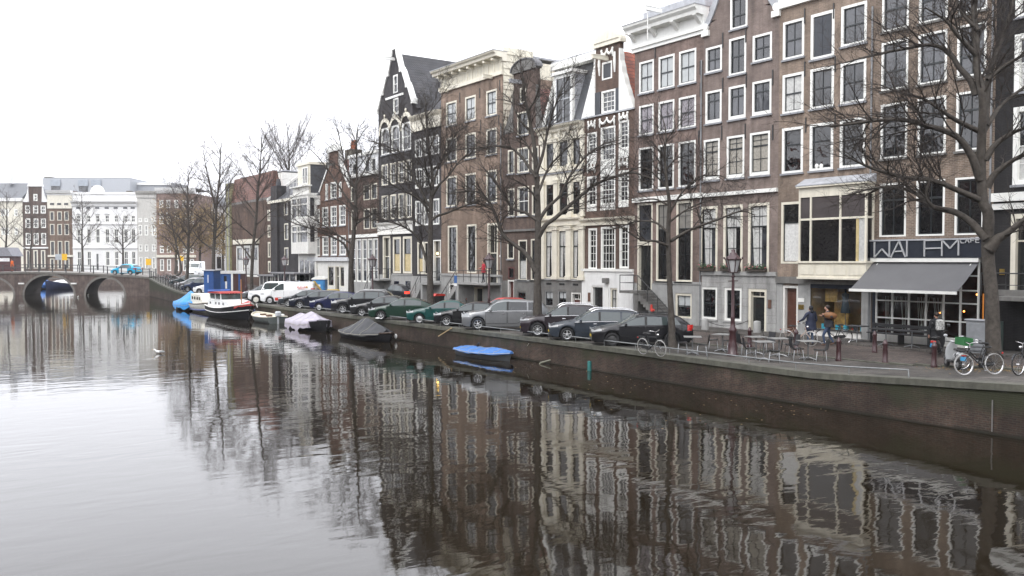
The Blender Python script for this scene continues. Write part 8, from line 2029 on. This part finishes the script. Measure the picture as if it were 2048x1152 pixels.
# ================================================================= PEOPLE
skinm = mat('skin', (.45, .26, .19), .6, var=.05)
def person(label, loc, rz, jacket, trousers, shoes=(.03, .02, .02), hair=(.03, .02, .015), H=1.76, stride=.12, arms=((.05, -.05), (.05, -.05)), lean=.0, coat_len=.0, bulk=1.0, head_turn=0.0, knees=(0, 0), hood=False, cap=None):
    """x forward. arms: (hand forward, hand up) for left and right, metres from hanging; knees: extra bend"""
    o = empty('person', loc, rz, label, 'person'); k = H/1.76
    V = []; E = []; Rr = []; Cc = []
    def v(p, r, c, par=None):
        V.append(Vector(p)*k); Rr.append(r*k if not hasattr(r, '__len__') else (r[0]*k, r[1]*k)); Cc.append(c)
        if par is not None: E.append((par, len(V)-1))
        return len(V)-1
    L = lambda z: lean*(z-.95)
    pel = v((0, 0, .95), (.13*bulk, .16*bulk), 'T' if not coat_len else 'J')
    wst = v((L(1.12), 0, 1.12), (.115*bulk, .15*bulk), 'J', pel); ch = v((L(1.32)+.01, 0, 1.32), (.13*bulk, .175*bulk), 'J', wst); nb = v((L(1.46), 0, 1.46), (.075, .09), 'J', ch); nk = v((L(1.53)+.01, 0, 1.53), .052, 'S', nb)
    hx = L(1.6)+.02; hd0 = v((hx+.01, 0, 1.59), .07, 'S', nk); hd1 = v((hx+.015, 0, 1.66), .088, 'S', hd0); hd2 = v((hx, 0, 1.735), .062, 'H', hd1); v((hx+.108, 0, 1.645), .014, 'S', hd1)
    for i, s in enumerate((1, -1)):
        fx, uz = arms[i]
        sh = v((L(1.43), s*.185*bulk, 1.43), .062*bulk, 'J', nb); sx, sz = L(1.43), 1.43
        hnd = Vector((sx+fx, s*(.23*bulk), .84+uz)); sp = Vector((sx, s*.195*bulk, 1.43)); dd = hnd-sp; L1 = .60; half = dd.length/2; bend = sqrt(max(0, (L1/2)**2-half**2)) if half < L1/2 else .01
        mid = sp.lerp(hnd, .5)+Vector((-bend*.75, s*bend*.5, -bend*.45 if fx > .1 else 0))
        el = v(mid, .048*bulk, 'J', sh); wr = v(sp.lerp(hnd, 1.0), .033, 'J', el); dr = (hnd-mid).normalized(); pm = v(hnd+dr*.05, .034, 'S', wr)
        tip = hnd+dr*.09
        for q, ln in enumerate((.068, .078, .072, .056)):
            off = Vector((0, 0, 0)); sd = dr.cross(Vector((0, s, 0))).normalized() if abs(dr.y) < .9 else Vector((1, 0, 0)); f0 = v(tip+sd*(.028-.019*q), .0095, 'S', pm); f1 = v(tip+sd*(.030-.020*q)+dr*ln*.55, .0088, 'S', f0); v(tip+sd*(.030-.020*q)+dr*ln-Vector((0, s*.018, 0)), .0078, 'S', f1)
        t0_ = v(hnd+dr*.035+sd*.040, .011, 'S', pm); v(hnd+dr*.08+sd*.058, .009, 'S', t0_)
        st = stride*(1 if i == 0 else -1); kb = knees[i]
        hp = v((0, s*.095, .88), .098*bulk, 'T', pel); kn = v((st*.55+.03+kb, s*.10, .48+.02*abs(kb)), .062, 'T', hp); up = .0 if st >= 0 else .05*min(1, abs(st)*4); an = v((st*1.0-kb*.3, s*.10, .09+up), .042, 'T', kn); he = v((st-.03-kb*.3, s*.10, .055+up), .042, 'B', an); v((st+.14-kb*.3, s*.115, .035+max(0, up-.045)), .036, 'B', he)
    me = bpy.data.meshes.new('body'); me.from_pydata([tuple(p) for p in V], E, []); ob = bpy.data.objects.new('body', me); col.objects.link(ob)
    sk = ob.modifiers.new('skin', 'SKIN'); sk.use_smooth_shade = True
    for i, d in enumerate(me.skin_vertices[0].data): r = Rr[i]; d.radius = r if hasattr(r, '__len__') else (r, r); d.use_root = (i == 0)
    ss = ob.modifiers.new('sub', 'SUBSURF'); ss.levels = 1; ss.render_levels = 1
    dg = bpy.context.evaluated_depsgraph_get(); dg.update(); ev = ob.evaluated_get(dg); nm = bpy.data.meshes.new_from_object(ev); ob.modifiers.clear(); ob.data = nm
    key = 'cloth_%d_%d_%d' % tuple(int(c*999) for c in jacket); kt = 'cloth_%d_%d_%d' % tuple(int(c*999) for c in trousers); kh = 'hair_%d' % int(hair[0]*999); kb_ = 'shoe_%d' % int(shoes[0]*999)
    ms = [mat(key, jacket, .85, var=.2, vs=8, bump=.4, bs=14), mat(kt, trousers, .85, var=.2, vs=8), skinm, mat(kb_, shoes, .5), mat(kh, hair, .7, var=.2)]
    for m in ms: nm.materials.append(m)
    idx = {'J': 0, 'T': 1, 'S': 2, 'B': 3, 'H': 4}; segs = [(V[a], V[b], Cc[b], Rr[b] if not hasattr(Rr[b], '__len__') else Rr[b][1]) for a, b in E]
    for f in nm.polygons:
        c = f.center; best = None
        for a, b, cc, r in segs:
            ab = b-a; t = max(0, min(1, (c-a).dot(ab)/max(1e-9, ab.length_squared))); d = (c-(a+ab*t)).length-r*.6
            if best is None or d < best[0]: best = (d, cc)
        f.material_index = idx[best[1]]; f.use_smooth = True
    ob.parent = o
    hc = Vector((hx, 0, 1.665))*k
    if hood: MB().ell((hc.x-.035, 0, hc.z+.005), (.10*k, .105*k, .125*k), 12, 8).ell((hc.x-.09, 0, hc.z-.15), (.08, .12, .07), 10, 6).build('hood', ms[0] if cap is None else cap, o)
    else: MB().ell((hc.x-.028, 0, hc.z+.028), (.092*k, .092*k, .098*k), 12, 8).build('hair', ms[4], o)
    # coat hem / jacket skirt with a soft flare
    z1 = .98*k; z0 = (.98-.16-coat_len)*k; rows = []
    for t in [i/5 for i in range(6)]:
        z = z1+(z0-z1)*t+.10*k*(1-t); a_, b_ = (.155+.03*t)*bulk*k, (.195+.025*t)*bulk*k; rows.append([(a_*cos(2*pi*j/16)+L(z/k)*k*.5, b_*sin(2*pi*j/16)*(1+.03*sin(j*2.3)), z+.012*sin(j*1.7)) for j in range(16)])
    MB().grid(rows, close=True).build('jacket_hem', ms[0], o)
    return o
def ps(px, py, dz=0): p = sc(px, py); return (p.x, p.y, street(p.y)+.005+dz)
VC = R(90)-YAW                                   # heading straight away from the camera
person('man in a navy hooded jacket and jeans holding the pale bicycle', ps(1621, 691), VC+.5, (.018, .024, .05), (.07, .11, .18), H=1.8, stride=.04, arms=((.38, .22), (.18, .10)), coat_len=.12, bulk=1.3, hood=True, cap=mat('dark_cap', (.012, .012, .016), .8))
m2 = person('man in dark jumper and blue jeans stepping left past the shop', ps(1657, 691), VC+1.35, (.022, .022, .028), (.045, .07, .13), H=1.82, stride=.20, arms=((.12, .52), (.2, .45)), lean=.10, bulk=1.2, shoes=(.10, .05, .03), knees=(.10, .06))
q = MB(); P = []
for x, w_, h_ in ((-.30, .02, .03), (-.24, .10, .12), (0, .14, .17), (.24, .10, .12), (.30, .02, .03)): P.append([(x, w_*cos(a), h_*sin(a)+.02*sin(x*9)) for a in [2*pi*k/12 for k in range(12)]])
o = q.grid(P, close=True).build('shoulder_bag', mat('tan_leather', (.21, .095, .035), .6, var=.25, bump=.4, bs=8)); o.location = Vector(m2.location)+Vector((-.03-Of.x*.26, -Of.y*.26, 1.38)); o.rotation_euler = (.1, .2, -YAW); tag(o, 'tan leather bag slung on the shoulder of the man in jeans', 'bag')
m3 = person('person in black with a patterned backpack walking by the cafe', ps(1872, 709), VC+.15, (.012, .012, .014), (.014, .014, .016), H=1.72, stride=.14, arms=((.05, .0), (.08, .05)), bulk=1.3, coat_len=.05, cap=mat('dark_cap', (.012, .012, .016)))
q = MB().rbox(-.09, .09, -.17, .17, -.24, .22, .05); o = q.build('backpack', mat('white_pattern_bag', (.42, .42, .40), .7, var=.95, vs=16)); h3 = VC+.15; o.location = Vector(m3.location)+Vector((-cos(h3)*.24, -sin(h3)*.24, 1.24)); o.rotation_euler = (0, 0, h3); tag(o, 'grey and white patterned backpack on the person in black', 'backpack')
p = gx(967, 566, FX-.8); person('person in a bright red jacket standing on the high stone stoop', (FX-.8, p.y, gx(976, 565, FX).z+.005), R(170), (.42, .025, .04), (.02, .022, .03), H=1.72, arms=((.3, .35), (.25, .3)))
p = sc(1238, 632); person('person in a bright blue anorak walking behind the parked cars', (p.x, p.y, street(p.y)+.05), R(100), (.03, .05, .45), (.05, .05, .06), hair=(.16, .09, .05), H=1.68, stride=.1, coat_len=.1, bulk=1.1)
u, z = bl(10, 545); w_ = BL+bd.normalized()*u+Vector((-bd.y, bd.x, 0)).normalized()*1.4; person('person in an orange work suit on the bridge before the kiosk', (w_.x, w_.y, deckz(u)+.005), R(200), (.62, .12, .02), (.60, .12, .02), H=1.85, bulk=1.25)
# ================================================================= HAZE: thin even air round the whole place
hm = bpy.data.materials.new('haze'); hm.use_nodes = True; nth = hm.node_tree; nth.nodes.remove(nth.nodes['Principled BSDF'])
pv = nth.nodes.new('ShaderNodeVolumePrincipled'); pv.inputs['Color'].default_value = (.93, .95, .97, 1); pv.inputs['Density'].default_value = .00022
nth.links.new(pv.outputs[0], nth.nodes['Material Output'].inputs['Volume'])
hz_ = MB().box(-420, 420, -150, 720, -2, 45).build('haze', hm); tag(hz_, 'thin pale winter haze over the canal', 'haze', kind='stuff')
